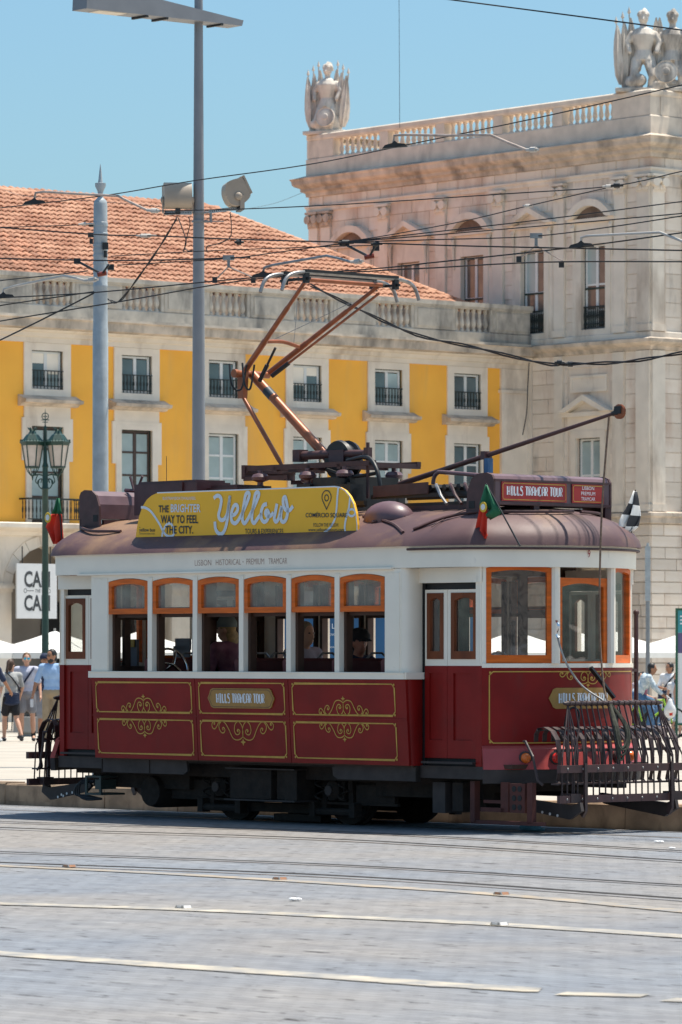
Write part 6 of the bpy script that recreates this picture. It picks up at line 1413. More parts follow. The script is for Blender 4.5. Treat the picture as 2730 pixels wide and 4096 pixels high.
pulloff('white rust spotted pull off arm at the right edge above the tower balconies',[(2326,980),(2328,950),(2350,944),(2500,936),(2642,929),(2690,948),(2760,975)],(2325,986),[(2760,975),(2800,985)], m_=m_ins)
pulloff('pale pull off arm at the far left edge with clamp on the contact wire',[(12,1180),(16,1156),(60,1143),(255,1103),(300,1111),(351,1124)],(14,1189),[(340,1121),(392,1117)], m_=m_ins)
pulloff('grey pull off arm above the pantograph with clamp on the contact wire',[(1053,1090),(1058,1070),(1090,1060),(1308,1022),(1360,1034),(1412,1049)],(1053,1104),[(1405,1047),(1452,1044)], m_=m_iron)
def vstay(label, pts, group='forked wire stays'):
    c = P(*pts[0],YW(pts[0][0])); t = thing('wire_stay', label, 'wire bracket', c, 0, group)
    MB().tube([P(px,py,YW(px))-c for px,py in pts],.014,6).build('stay_rods', m_clamp, t)
    for px,py in (pts[0],pts[-1]): q = P(px,py,YW(px))-c; MB().box(q.x-.035,q.x+.035,-.03,.03,q.z-.03,q.z+.03).build('stay_clamp', m_clamp, t)
    q = P(*pts[1],YW(pts[1][0]))-c; MB().tube([q+Vector((-.05,0,-.01)),q+Vector((.05,0,.01))],.026,8).build('stay_joint', m_redins, t)
vstay('black forked stay with insulator on the left mast',[(309,1044),(408,1095),(437,1057)]); vstay('black forked stay right of the pantograph arm insulator',[(1372,972),(1478,1026),(1506,978)])
def hanger(label, top, l, r_):
    c = P(*top,YW(top[0])); t = thing('wire_hanger', label, 'wire bracket', c, 0, 'hangers between the wires')
    MB().box(-.06,.06,-.03,.03,-.02,.03).box(-.015,.015,-.015,.015,-.09,-.02).build('hanger_block', m_iron, t)
    for q in (l,r_): MB().tube([Vector((0,0,-.09)),P(*q,YW(q[0]))-c],.008,5).build('hanger_rod', m_tube, t); e = P(*q,YW(q[0]))-c; MB().box(e.x-.025,e.x+.025,-.025,.025,e.z-.04,e.z+.02).build('hanger_clip', m_clamp, t)
hanger('wire hanger with two slanting rods in front of the orange roof',(915,1032),(861,1120),(1012,1108)); hanger('wire hanger with two slanting rods in front of the tower windows',(2146,945),(2074,1040),(2253,1043))
def blob(label, px, py, m_, r_=.03, ln=.1, yo=0.):
    c = P(px,py,YW(px)+yo); MB().tube([(-ln,0,0),(-ln*.6,0,0),(-ln*.5,0,0),(ln*.4,0,0),(ln*.5,0,0),(ln,0,.0)],[r_*.4,r_*.5,r_,r_,r_*.5,r_*.4],9).build('wire_joint', m_, None, c, label=label, cat='wire joint', group='joints and insulators on the wires', smooth=40)
blob('long pale strain insulator on the wire between the two masts',585,942,m_ins,.022,.11); blob('black clamp on the wire junction by the tower edge',1385,970,m_clamp,.03,.08); blob('second black clamp just right of the wire junction',1508,975,m_clamp,.025,.06)
blob('white insulator on the wire near the top right capital',2440,745,m_ins,.02,.07); blob('dark clamp where two wires meet near the top right capital',2470,741,m_clamp,.025,.06); blob('small pale joint on the fanning wire by the triangular pediment',2113,823,m_ins,.02,.05)
blob('left of the two round black knobs on the sagging cable',2240,1450,m_clamp,.028,.05,.3); blob('right of the two round black knobs on the sagging cable',2284,1456,m_clamp,.028,.05,.3); blob('black clamp on the wire right of the grey lamp mast',957,968,m_clamp,.03,.05)
# ------------------------------------------------------------------ on the square: parasols, sign, boards
m_canvas = mat('white_parasol_canvas', (.80,.78,.73), .8, var=.04); m_pole = mat('parasol_pole', (.35,.33,.3), .5)
def sx_at(px, yy): return (lambda d: ((AY0+yy*math.cos(WA))*d - (AX0-yy*math.sin(WA)))/(math.cos(WA)-math.sin(WA)*d))((px-CX)/FPX)
pls = [(-110,'cut off by the left edge'),(219,'in front of the CAN THE CAN arch'),(560,'seen through the first side window'),(860,'seen through the third side window'),(1200,'behind the blue board, left'),(1510,'behind the blue board, right'),(1790,'seen through the folding door'),(2060,'seen through the corner window'),(2300,'behind the front window post'),(2455,'just right of the tram front'),(2755,'cut off by the right edge')]
for i,(px,lab) in enumerate(pls):
    yy = -20 - (i%2)*1.2; X = sx_at(px,yy); g = site(X,yy); zg = plaza_z(g.x,g.y); t = thing('parasol', 'white square market parasol '+lab, 'parasol', (g.x,g.y,zg), WA+R(45 if i%3 else 38), 'white parasols in front of the palace wing')
    k_ = g.y/FPX; za = HC+(CY-2527)*k_-zg; zr = HC+(CY-2612)*k_-zg; r0 = 1.75
    mb = MB(); nseg = 8
    for rr,z_ in ((.02,za),(.6,za-.20),(1.2,za-.375),(r0,zr+.0),(r0+.01,zr-.13)):
        for q in range(nseg):
            a = q*math.pi/4; e_ = rr*(1.0 if q%2 == 0 else .76); mb.v.append((e_*math.cos(a),e_*math.sin(a),z_))
    mb.f = [(l*nseg+q,l*nseg+(q+1)%nseg,(l+1)*nseg+(q+1)%nseg,(l+1)*nseg+q) for l in range(4) for q in range(nseg)]
    cn = mb.build('canopy', m_canvas, t); so = cn.modifiers.new('thick','SOLIDIFY'); so.thickness = .012
    MB().tube([(0,0,0),(0,0,za+.08)],.028,8).build('pole', m_pole, t); MB().lathe([(.3,0),(.3,.06),(.05,.09)],(0,0,0),12).build('base', m_pole, t)
    ri = MB()
    for q in range(8):
        a = q*math.pi/4; e_ = r0*(1 if q%2 == 0 else .76); ri.tube([(.03,0,za-.03) if False else (.03*math.cos(a),.03*math.sin(a),za-.03),(e_*math.cos(a),e_*math.sin(a),zr-.02)],.012,4)
    ri.build('ribs', m_pole, t)
# hanging restaurant sign
m_signw = mat('white_sign_board', (.80,.80,.79), .6, var=.03); m_dk = mat('dark_grey_print', (.06,.065,.07), .6)
def W(px, py, y=0.):
    d = Vector(ray(px,py)); v = Vector((-math.sin(WA),math.cos(WA),0)); u = Vector((math.cos(WA),math.sin(WA),0)); a = Vector((AX0,AY0,0)); t = (a.dot(v)+y)/d.dot(v); q = d*t-a; return q.dot(u), HC+d.z*t
sxa, sza = W(65,2474,-.5); sxb, szb = W(225,2256,-.5); s0 = site(sxa,-.5,sza); W_, H_ = sxb-sxa, szb-sza
sg_ = thing('hanging_sign', 'white square restaurant sign reading CAN THE CAN hanging in the left arch', 'sign', s0, WA)
MB().box(0,W_,-.03,.03,0,H_).build('board', m_signw, sg_); MB().box(.2,.23,-.01,.01,H_,H_+.5).box(W_-.23,W_-.2,-.01,.01,H_,H_+.5).build('hanger', m_clamp, sg_)
for s_,a0,a1,b0,b1,bo in (('CAN',.18,.83,.565,.865,.03),('CAN',.18,.83,.135,.43,.03),('THE',.45,.59,.475,.535,.01)):
    text(s_,'lettering',m_dk,sg_,(W_*a0,-.033,H_*b0),(1,0,0),(0,0,1),W_*(a1-a0),H_*(b1-b0),bo)
kb_ = MB(); mpk = lambda a,b: (a,-.033,b)
for x0_,x1_ in ((.24,.42),(.62,.76)): kb_.ribbon([(W_*x0_,H_*.505),(W_*x1_,H_*.505)],.02,mpk)
for xc in (.21,.80): kb_.ribbon([(W_*xc+.05*math.cos(q*.5236),H_*.505+.06*math.sin(q*.5236)) for q in range(13)],.016,mpk)
kb_.build('key_emblem', m_dk, sg_)
# blue advertising panel behind the tram
m_blue = mat('deep_blue_poster', (.012,.085,.20), .5, var=.15, vs=1.5); m_bframe = mat('grey_shelter_frame', (.2,.21,.22), .4)
YB2 = 58.0; b0 = P(1105,2690,YB2); b1 = P(1900,2440,YB2); zg = plaza_z(b0.x+1.2,YB2)
bp2 = thing('advertising_panel', 'wide blue poster panel with white lettering behind the tram, seen through its windows', 'billboard', (b0.x,YB2,zg)); Wd, z0_, z1_ = b1.x-b0.x, .25, b1.z-zg
MB().box(0,Wd,0,.12,z0_,z1_).build('poster', m_blue, bp2); MB().box(-.05,-.001,-.03,.15,0,z1_+.05).box(Wd+.001,Wd+.05,-.03,.15,0,z1_+.05).box(-.0,Wd,-.03,.15,z1_+.001,z1_+.05).box(0,Wd,-.03,.15,.15,z0_-.001).build('panel_frame', m_bframe, bp2)
kx_ = YB2/FPX; bxm = lambda px: (px-1105)*kx_; bzm = lambda py: HC+(CY-py)*kx_-zg
text('LISBOA','lettering',m_wprint,bp2,(bxm(1329),-.004,bzm(2515)),(1,0,0),(0,0,1),76*kx_,20*kx_,.01); text('HARMONIOSA • TECNOLÓGICA • SUSTENTÁVEL','lettering',m_wprint,bp2,(bxm(1191),-.004,bzm(2543)),(1,0,0),(0,0,1),312*kx_,12*kx_)
text('PRÓXIMA','lettering',m_wprint,bp2,(bxm(1300),-.004,bzm(2593)),(1,0,0),(0,0,1),44*kx_,9*kx_)
hx0 = bxm(1195); MB().box(hx0,hx0+.42,.02,.1,z1_+.06,z1_+.24).build('header_plate', mat('grey_header',(.28,.30,.32),.5), bp2); text('JCDecaux','lettering',m_wprint,bp2,(bxm(1222),.014,bzm(2412)),(1,0,0),(0,0,1),80*kx_,14*kx_)
# banner seen through the third window
YI = 108.0; i0 = P(828,2505,YI); i1 = P(868,2345,YI); zg = plaza_z(i0.x,YI); ib = thing('banner', 'narrow blue, yellow and red shop banner seen through the third side window', 'banner', (i0.x,YI,zg)); wI, hI = i1.x-i0.x, i1.z-i0.z; zi = i0.z-zg
MB().box(0,wI,0,.04,zi,zi+hI).build('banner_cloth', mat('banner_blue',(.03,.12,.42),.6), ib); MB().box(.0,wI,-.004,-.001,zi+hI*.22,zi+hI*.40).build('yellow_band', m_fy, ib); MB().box(.01,.04,.041,.08,-.0,zi+hI).build('banner_pole', m_clamp, ib)
text('ICE','lettering',m_fr,ib,(.02,-.005,zi+hI*.68),(1,0,0),(0,0,1),wI*.85,hI*.24,.02); text('CAFÉ','lettering',m_fy,ib,(.02,-.005,zi+hI*.46),(1,0,0),(0,0,1),wI*.85,hI*.15,.02); text('Re','lettering',m_fr,ib,(.02,-.006,zi+hI*.24),(1,0,0),(0,0,1),wI*.8,hI*.13,.02)
# poster stand at the right edge
YP = 100.0; p0_ = P(2704,2700,YP); p1_ = P(2850,2433,YP); zg = plaza_z(p0_.x,YP); ps = thing('poster_stand', 'green framed teal and purple poster stand cut off by the right edge', 'poster stand', (p0_.x,YP,zg)); wP, zt_ = p1_.x-p0_.x, p1_.z-zg
MB().box(0,.05,-.03,.05,0,zt_).box(wP-.05,wP,-.03,.05,0,zt_).box(.05,wP-.05,-.03,.05,zt_-.05,zt_).box(.05,wP-.05,-.03,.05,.3,.35).build('frame', mat('green_enamel',(.015,.10,.055),.4), ps)
MB().box(.05,wP-.05,-.01,.03,zt_-.55,zt_-.05).build('teal_poster', mat('poster_teal',(.05,.32,.36),.5), ps); MB().box(.05,wP-.05,-.01,.03,zt_-1.0,zt_-.552).build('purple_poster', mat('poster_purple',(.12,.10,.22),.5), ps); MB().box(.05,wP-.05,-.01,.03,.35,zt_-1.002).build('white_poster', m_signw, ps)
for q in range(3): MB().box(.1,.3+.1*q,-.014,-.011,zt_-.2-.08*q,zt_-.165-.08*q).build('print_line', m_wprint, ps)
# stone bench and cafe furniture behind the walkers
m_conc = mat('grey_stone_bench', (.30,.29,.27), .85, var=.12)
b0 = P(150,2866,96); zg = plaza_z(b0.x,96); bn = thing('stone_bench', 'low grey stone bench behind the walkers at the left', 'bench', (b0.x,96,zg)); MB().box(-.5,2.2,-.25,.25,.09,.42).build('seat_slab', m_conc, bn); [MB().box(a_,a_+.3,-.2,.2,0,.089).build('bench_foot', m_conc, bn) for a_ in (-.4,1.7)]
m_cafe = mat('dark_wicker', (.03,.026,.024), .8, var=.3, vs=20)
def cafe_chair(label, X, Y, rz):
    t = thing('cafe_chair', label, 'chair', (X,Y,plaza_z(X,Y)), rz, 'dark cafe chairs under the parasols')
    MB().box(-.22,.22,-.22,.22,.42,.46).build('seat', m_cafe, t); MB().prism([(.19,.461),(.22,.461),(.27,.9),(.24,.9)],'y',-.21,.21).build('backrest', m_cafe, t)
    for a in (-.2,.2):
        for b in (-.2,.2): MB().tube([(a,b,0),(a*.95,b*.95,.42)],.014,5).build('leg', m_clamp, t)
for i,(px,Y,rz) in enumerate(((40,108,1.2),(75,110,2.4),(95,107,4.0),(130,111,.4))): cafe_chair(['first','second','third','fourth'][i]+' dark wicker chair from the left under the parasols', P(px,2700,Y).x, Y, rz)
# ------------------------------------------------------------------ people
SK = {'light':mat('skin_light',(.55,.30,.20),.55,var=.06), 'tan':mat('skin_tan',(.36,.17,.095),.55,var=.06), 'red':mat('skin_red_lit',(.50,.19,.12),.55,var=.06)}  # the red tone has the red light on one passenger's face painted in
m_eye = mat('eye_dark',(.02,.015,.012),.3)
def cm(name, c, **k): return mat(name, c, .85, var=k.pop('var',.10), vs=k.pop('vs',9), bump=.25, bs=18, **k)
J0 = dict(pel=(0,0,.95), nek=(0,0,1.46), hed=(.02,0,1.615), lsh=(0,.185,1.41), rsh=(0,-.185,1.41), lel=(-.02,.25,1.13), rel=(-.02,-.25,1.13), lwr=(.06,.26,.89), rwr=(.06,-.26,.89),
          lhi=(0,.09,.92), rhi=(0,-.09,.92), lkn=(.03,.10,.50), rkn=(.03,-.10,.50), lan=(-.02,.10,.085), ran=(-.02,-.10,.085))
def person(label, loc, heading, H, skin, hair, top, bottom, pose=None, sleeve=.5, leg=1.0, shoe=None, hairstyle='short', skirt=False, fem=False, seated=False, bald=False, group=None, look=0.):
    t = thing('person', label, 'person', loc, heading, group); s = H/1.75; J = {k:Vector(v) for k,v in J0.items()}
    for k,v in (pose or {}).items(): J[k] = Vector(v)
    b = MB(); pel, nek, hed = J['pel'], J['nek'], J['hed']; w_ = .9 if fem else 1.0
    up = (nek-pel); fwd = Vector((1,0,0)); chest = pel+up*.68; belly = pel+up*.32
    Mh = Matrix.Rotation(look,3,'Z')
    def torso(mb, g):
        mb.ball(pel+up*.02,(.115+g,.165*(1.02 if fem else .97)+g,.13+g)); mb.ball(belly,(.10+g,.145*w_+g,.17+g)); mb.ball(chest,(.115+g,.17*w_+g,.18+g)); mb.capsule(J['lsh'],J['rsh'],.062+g,.062+g); mb.ball(pel+up*.85,(.085+g,.13*w_+g,.10+g))
    torso(b,0)
    b.capsule(nek-Vector((0,0,.04)),hed-Vector((0,0,.06)),.058,.052)
    b.ball(hed+Vector((0,0,.02)),(.098,.076,.112),16,12,Mh); b.ball(hed+Mh@Vector((.028,0,-.06)),(.064,.054,.062),12,8,Mh)
    b.capsule(hed+Mh@Vector((.092,0,.012)),hed+Mh@Vector((.112,0,-.022)),.012,.018,8); b.capsule(hed+Mh@Vector((.085,-.02,-.062)),hed+Mh@Vector((.085,.02,-.062)),.012,.012,6)
    for sy in (-1,1): b.ball(hed+Mh@Vector((-.005,sy*.078,-.005)),(.024,.012,.034),8,6,Mh)
    for a in 'lr':
        sh, el, wr = J[a+'sh'], J[a+'el'], J[a+'wr']; b.capsule(sh,el,.050*w_,.040*w_); b.capsule(el,wr,.041*w_,.028)
        d = (wr-el).normalized(); sd = Vector((0,-1 if a=='l' else 1,0)); sd = (sd-d*sd.dot(d)).normalized(); nn = d.cross(sd)
        palm = wr+d*.05; b.capsule(wr+d*.01,palm,.026,.032,8)
        for q,(o,ln) in enumerate(((-.026,.060),(-.009,.072),(.009,.068),(.025,.052))):
            f0 = palm+nn*o+d*.025; f1 = f0+d*ln*.55+sd*.008; f2 = f1+d*ln*.35+sd*.022; b.capsule(f0,f1,.0095,.009,6); b.capsule(f1,f2,.009,.0075,6)
        b.capsule(wr+d*.025+nn*-.022,wr+d*.065+nn*-.045+sd*.02,.012,.010,6)
        hi, kn, an = J[a+'hi'], J[a+'kn'], J[a+'an']; b.capsule(hi,kn,.082,.055); b.capsule(kn,kn.lerp(an,.35),.052,.056); b.capsule(kn.lerp(an,.35),an,.056,.036)
        b.capsule(an,an+Vector((.13,0,-.045)),.038,.032)
    b.v = [tuple(Vector(v)*s) for v in b.v]
    remesh(b,.014*s,'body',SK[skin],t,3)
    c = MB(); torso(c,.018)
    for a in 'lr': c.capsule(J[a+'sh'],J[a+'sh'].lerp(J[a+'el'],min(1,sleeve*2)) if sleeve < .5 else J[a+'el'],.066*w_,.058*w_)
    if sleeve > .5:
        for a in 'lr': c.capsule(J[a+'el'],J[a+'el'].lerp(J[a+'wr'],(sleeve-.5)*2),.056,.044)
    c.v = [tuple(Vector(v)*s) for v in c.v]; remesh(c,.017*s,'shirt',top,t,2)
    d = MB(); d.ball(pel-up*.02,(.14,.19*w_,.13))
    if skirt:
        for q in range(6): d.ball(pel-Vector((0,0,.10+.08*q)),(.15+.012*q,.19+.012*q,.08))
    for a in 'lr':
        hi, kn, an = J[a+'hi'], J[a+'kn'], J[a+'an']
        if leg <= .5: d.capsule(hi,hi.lerp(kn,leg*2),.105,.095)
        else: d.capsule(hi,kn,.102,.082); d.capsule(kn,kn.lerp(an,(leg-.5)*2),.08,.066)
    d.v = [tuple(Vector(v)*s) for v in d.v]; remesh(d,.018*s,'skirt' if skirt else ('shorts' if leg <= .6 else 'trousers'),bottom,t,2)
    e = MB()
    for a in 'lr':
        an = J[a+'an']; e.capsule(an+Vector((-.03,0,-.045)),an+Vector((.15,0,-.05)),.042,.038); e.ball(an+Vector((.03,0,-.03)),(.07,.045,.045))
    e.v = [(v[0]*s,v[1]*s,max(v[2]*s,-.2)) for v in e.v]; remesh(e,.016*s,'shoes',shoe or m_clamp,t,1)
    if not bald:
        h = MB(); h.ball(hed+Vector((0,0,.02))+Mh@Vector((-.012,0,.022)),(.104,.086,.106),14,10,Mh); h.ball(hed+Mh@Vector((-.055,0,-.03)),(.055,.076,.075),10,8,Mh)
        cut = MB()
        if hairstyle == 'long':
            for q in range(5): h.ball(hed+Mh@Vector((-.07-.005*q,0,-.06-.05*q)),(.045,.085-.006*q,.06),10,7)
        if hairstyle == 'pony': h.capsule(hed+Mh@Vector((-.10,0,.04)),hed+Mh@Vector((-.15,0,-.10)),.035,.032); h.capsule(hed+Mh@Vector((-.15,0,-.10)),hed+Mh@Vector((-.12,.0,-.27)),.034,.012)
        if hairstyle == 'bun': h.ball(hed+Mh@Vector((-.06,0,.14)),(.05,.05,.045))
        # keep the face clear of hair
        fr = Mh@Vector((1,0,0)); hh = [(Vector(v)-hed) for v in h.v]; nv = []
        for p in hh:
            f_ = p.dot(fr)
            if f_ > .055 and p.z < .075: p = p - fr*(f_-.055)
            nv.append(tuple((hed+p)*s))
        h.v = nv; remesh(h,.015*s,'hair',hair,t,1)
    ey = MB()
    for sy in (-1,1): ey.ball((hed+Mh@Vector((.088,sy*.031,.018)))*s,(.012*s,.013*s,.008*s),6,5)
    ey.build('eyes', m_eye, t)
    t['_s'] = s; 
    return t, J, s
m_hbrown = mat('hair_brown',(.06,.028,.014),.6,var=.3,vs=30); m_hdark = mat('hair_black',(.012,.010,.010),.5,var=.3,vs=30); m_hblond = mat('hair_blond',(.42,.27,.11),.6,var=.25,vs=30); m_hgrey = mat('hair_greyblond',(.26,.20,.14),.6,var=.25,vs=30); m_hlight = mat('hair_light_brown',(.13,.07,.035),.6,var=.3,vs=30)
def at(px, Y): X = (px-CX)/FPX*Y; return Vector((X,Y,plaza_z(X,Y)))
c_grey = cm('heather_grey_cotton',(.36,.36,.35)); c_lav = cm('lavender_cotton',(.46,.47,.56)); c_blue = cm('light_blue_linen',(.30,.45,.68)); c_navy = cm('navy_cotton',(.015,.025,.06)); c_black = cm('black_cotton',(.014,.014,.018)); c_khaki = cm('khaki_cotton',(.33,.25,.16)); c_gshort = cm('grey_sport_fabric',(.22,.22,.24)); c_white = cm('white_cotton',(.74,.74,.74)); c_jean = cm('blue_denim',(.07,.15,.27),var=.25,vs=20); c_pj = cm('pale_denim',(.30,.38,.46)); c_pattern = cm('white_blue_patterned_cotton',(.66,.70,.72),c2=(.30,.40,.47),vs=14); c_skirtblue = cm('pale_blue_cotton',(.42,.54,.68)); c_pink = cm('mauve_floral_cotton',(.20,.06,.10),c2=(.30,.12,.15),vs=14); c_lilac = cm('pale_lilac_cotton',(.40,.34,.38)); c_teal = cm('grey_green_cap',(.16,.20,.20))
m_shoew = mat('white_trainer',(.6,.6,.6),.6); m_shoek = mat('dark_trainer',(.03,.03,.035),.6); m_sock = mat('black_sock',(.015,.015,.015),.9)
def strap(t, s, pts, m_, r_=.016, name='bag_strap'): MB().tube(catmull([Vector(p)*s for p in pts],5),r_*s,6).build(name, m_, t, smooth=60)
# left: walkers
t,J,s = person('woman with brown ponytail in grey t-shirt and black shorts walking away', at(45,88), R(120), 1.60, 'light', m_hbrown, c_grey, c_black, dict(lkn=(.16,.08,.50),lan=(.16,.09,.085),rkn=(-.06,-.09,.50),ran=(-.30,-.10,.14),lel=(-.08,.27,1.15),lwr=(-.02,.30,.90),rel=(.02,-.28,1.15),rwr=(.14,-.27,.93)), sleeve=.42, leg=.36, shoe=m_shoek, hairstyle='pony', fem=True, look=R(-60))
strap(t,s,[(-.10,.16,1.47),(-.135,.05,1.36),(-.14,-.08,1.2),(-.12,-.17,1.05)],c_black); 
w_ = MB()
for q in range(4): w_.ball(Vector((-.02,0,1.0-.06*q))*s,(.155*s,.185*s,.06*s))
remesh(w_,.018,'tied_jacket',c_navy,t,1)
t,J,s = person('young man in mirrored sunglasses, pale lavender t-shirt and grey shorts facing the viewer', at(106,88.5), R(-82), 1.74, 'light', m_hlight, c_lav, c_gshort, dict(lel=(-.04,.26,1.14),lwr=(.08,.27,.90),rel=(.02,-.27,1.14),rwr=(.14,-.25,.90),lan=(-.02,.14,.085),lkn=(.02,.12,.5)), sleeve=.42, leg=.36, shoe=m_shoek, hairstyle='short', look=R(-6))
hd_ = J['hed']*s; strap(t,s,[(-.02,.16,1.47),(.13,.10,1.40),(.155,-.02,1.22),(.13,-.17,1.0)],c_navy,.022); 
g_ = MB()
for sy in (-1,1): g_.ball(hd_+Vector((.098,sy*.034,.016))*s,(.012,.031,.022),8,6)
g_.build('mirror_glasses', mat('mirror_blue_lens',(.05,.45,.62),.1,.6), t); MB().box(J['rwr'].x*s+.03,J['rwr'].x*s+.07,J['rwr'].y*s-.05,J['rwr'].y*s+.02,J['rwr'].z*s-.16,J['rwr'].z*s-.08).build('camera', m_clamp, t); strap(t,s,[(.19,-.24,.80),(.2,-.29,.6),(.19,-.24,.46),(.19,-.19,.6),(.19,-.23,.8)],m_clamp,.008,'camera_strap')
so_ = MB()
for a in 'lr': so_.capsule(J[a+'an']*s,(J[a+'an']+Vector((0,0,.10)))*s,.045*s,.048*s)
so_.build('socks', m_sock, t)
t,J,s = person('dark haired bearded man in light blue short sleeved shirt and glasses behind the rear fender', at(208,87), R(-100), 1.80, 'tan', m_hdark, c_blue, c_khaki, dict(rel=(-.02,-.31,1.14),rwr=(.05,-.36,.88)), sleeve=.46, leg=1.0, shoe=m_shoek, look=R(-32))
hd_ = J['hed']*s; bd_ = MB(); Mq = Matrix.Rotation(R(-32),3,'Z'); bd_.ball(hd_+Mq@Vector((.030,0,-.075)),(.068,.060,.058),12,8,Mq); bd_.build('beard', m_hdark, t, smooth=80)
gl_ = MB()
for sy in (-1,1): gl_.tube([hd_+Mq@Vector((.108,sy*.034+.026*math.cos(q*.785),.016+.02*math.sin(q*.785))) for q in range(9)],.004,5,False)
gl_.build('glasses', m_clamp, t); MB().lathe([(.001,0),(.032,.0),(.033,.14),(.012,.18),(.012,.21),(.001,.21)],(.07*s,-.37*s,.66*s),10).build('water_bottle', mat('clear_bottle',(.6,.62,.66),.15), t)
t,J,s = person('person in navy top and navy cap half hidden behind the bearded man', at(178,92), R(-60), 1.74, 'tan', m_hdark, c_navy, c_gshort, None, .5, .5, m_shoek, 'short', look=R(-20))
hd_ = J['hed']*s; cpm = MB().lathe([(.108,.0),(.106,.05),(.08,.095),(.04,.115),(.001,.12)],hd_+Vector((-.005,0,.035)),14).prism([(.04,-.075),(.19,-.06),(.21,0),(.19,.06),(.04,.075)],'z',0,.012); cpm.v[-10:] = [tuple(hd_+Vector(v)+Vector((0,0,.04))) for v in cpm.v[-10:]]; cpm.build('cap', c_navy, t, smooth=50)
person('person with navy sleeve and pale jeans cut off by the left edge', at(-30,87), R(40), 1.72, 'tan', m_hdark, c_navy, c_pj, dict(rel=(.10,-.25,1.2),rwr=(.28,-.2,1.0)), .45, 1.0, m_shoew)
# behind the tram, seen through the front corner window
person('person with dark hair in a bun on the square, seen through the front corner window', at(1985,60), R(160), 1.58, 'light', m_hbrown, c_lilac, c_jean, None, .45, 1.0, m_shoek, 'bun', fem=True)
person('person in white t-shirt on the square, seen through the folding door glass', at(1722,64), R(-30), 1.62, 'light', m_hgrey, c_white, c_khaki, None, .45, 1.0, m_shoek)
# right: cyclist and walkers
cb = at(2588,100); BH = R(0); by = thing('bicycle', 'lime green mountain bike ridden to the right behind the front fender', 'bicycle', cb, BH)
m_lime = mat('lime_green_enamel',(.36,.62,.03),.3,coat=.3); m_tyre = mat('bike_tyre',(.02,.02,.02),.8)
rw, fwx, rad_ = -.52, .56, .345
for x in (rw,fwx):
    tw = MB().tube([(x+rad_*math.cos(a),0,rad_+rad_*math.sin(a)) for a in [2*math.pi*q/28 for q in range(29)]],.024,7,False).build('wheel', m_tyre, by, smooth=60)
    sp = MB()
    for q in range(14): a = q*.4488; sp.tube([(x,0,rad_),(x+(rad_-.02)*math.cos(a),0,rad_+(rad_-.02)*math.sin(a))],.0025,4)
    sp.tube([(x+.08*math.cos(a),.03,rad_+.08*math.sin(a)) for a in [2*math.pi*q/16 for q in range(17)]],.006,4,False); sp.build('spokes', m_iron, tw); MB().tube([(x,-.05,rad_),(x,.05,rad_)],.025,8).build('hub', m_clamp, tw)
BBk, ST_, HT_, HB_ = Vector((-.08,0,.30)), Vector((-.22,0,.86)), Vector((.38,0,.86)), Vector((.43,0,.70))
MB().tube([BBk,ST_],.019,8).tube([ST_.lerp(BBk,.12),HT_],.019,8).tube([BBk,HB_],.027,8).tube([HT_+Vector((-.01,0,.03)),HB_],.024,8).tube([BBk,Vector((rw,.05,rad_))],.011,6).tube([BBk,Vector((rw,-.05,rad_))],.011,6).tube([ST_.lerp(BBk,.1),Vector((rw,.05,rad_))],.010,6).tube([ST_.lerp(BBk,.1),Vector((rw,-.05,rad_))],.010,6).build('frame', m_lime, by, smooth=60)
for sy in (-1,1): MB().tube([HB_+Vector((0,sy*.05,0)),Vector((fwx-.01,sy*.05,.5)),Vector((fwx,sy*.05,rad_))],[.016,.018,.014],7).build('fork_leg', m_lime, by, smooth=60)
MB().tube(catmull([(.40,-.33,.98),(.42,-.15,1.0),(.40,0,.99),(.42,.15,1.0),(.40,.33,.98)],4),.013,7).tube([HT_+Vector((-.01,0,.02)),(.40,0,.99)],.016,7).build('handlebar', m_clamp, by, smooth=60)
MB().tube([ST_,ST_+Vector((-.02,0,.08))],.013,6).build('seat_post', m_iron, by); MB().ball((-.27,0,.96),(.13,.07,.03)).ball((-.17,0,.96),(.1,.03,.025)).build('saddle', m_clamp, by, smooth=60)
MB().lathe([(.001,-.01),(.09,-.008),(.09,.008),(.001,.01)],BBk+Vector((0,-.06,0)),18,Matrix.Rotation(R(90),3,'X')).tube([BBk+Vector((0,-.08,0)),BBk+Vector((.09,-.09,-.14))],.011,6).tube([BBk+Vector((0,.08,0)),BBk+Vector((-.09,.09,.14))],.011,6).box(.0,.10,-.17,-.08,.14,.16).box(-.22,-.12,.08,.17,.43,.45).build('crankset', m_clamp, by)
t,J,s = person('cyclist with short dark hair in white patterned shirt and jeans on the lime green bike', cb, BH, 1.68, 'tan', m_hdark, c_pattern, c_jean, dict(pel=(-.24,0,1.03),nek=(.06,0,1.47),hed=(.13,0,1.615),lsh=(.05,.18,1.42),rsh=(.05,-.18,1.42),lel=(.17,.25,1.20),rel=(.19,-.25,1.18),lwr=(.36,.27,1.03),rwr=(.36,-.27,1.03),lhi=(-.22,.09,1.0),rhi=(-.22,-.09,1.0),lkn=(.14,.11,.86),rkn=(.12,-.11,.66),lan=(-.17,.12,.53),ran=(.02,-.12,.24)), .92, 1.0, m_shoek)
bg = MB(); bg.ball((.50,-.33,.62),(.14,.07,.17)); bg.capsule((.50,-.33,.66),(.50,-.33,.84),.12,.05); bg.tube([(.42,-.33,.97),(.46,-.33,.86)],.01,5); bg.tube([(.42,-.33,.97),(.54,-.33,.86)],.01,5); bgo = bg.build('plastic_bag', mat('white_carrier_bag',(.75,.74,.73),.4,var=.12,vs=9), None, cb, BH, smooth=60, label='white carrier bag with red print hanging from the bicycle handlebar', cat='bag')
MB().box(.48,.55,-.409,-.398,.52,.66).build('red_print', m_fr, bgo)
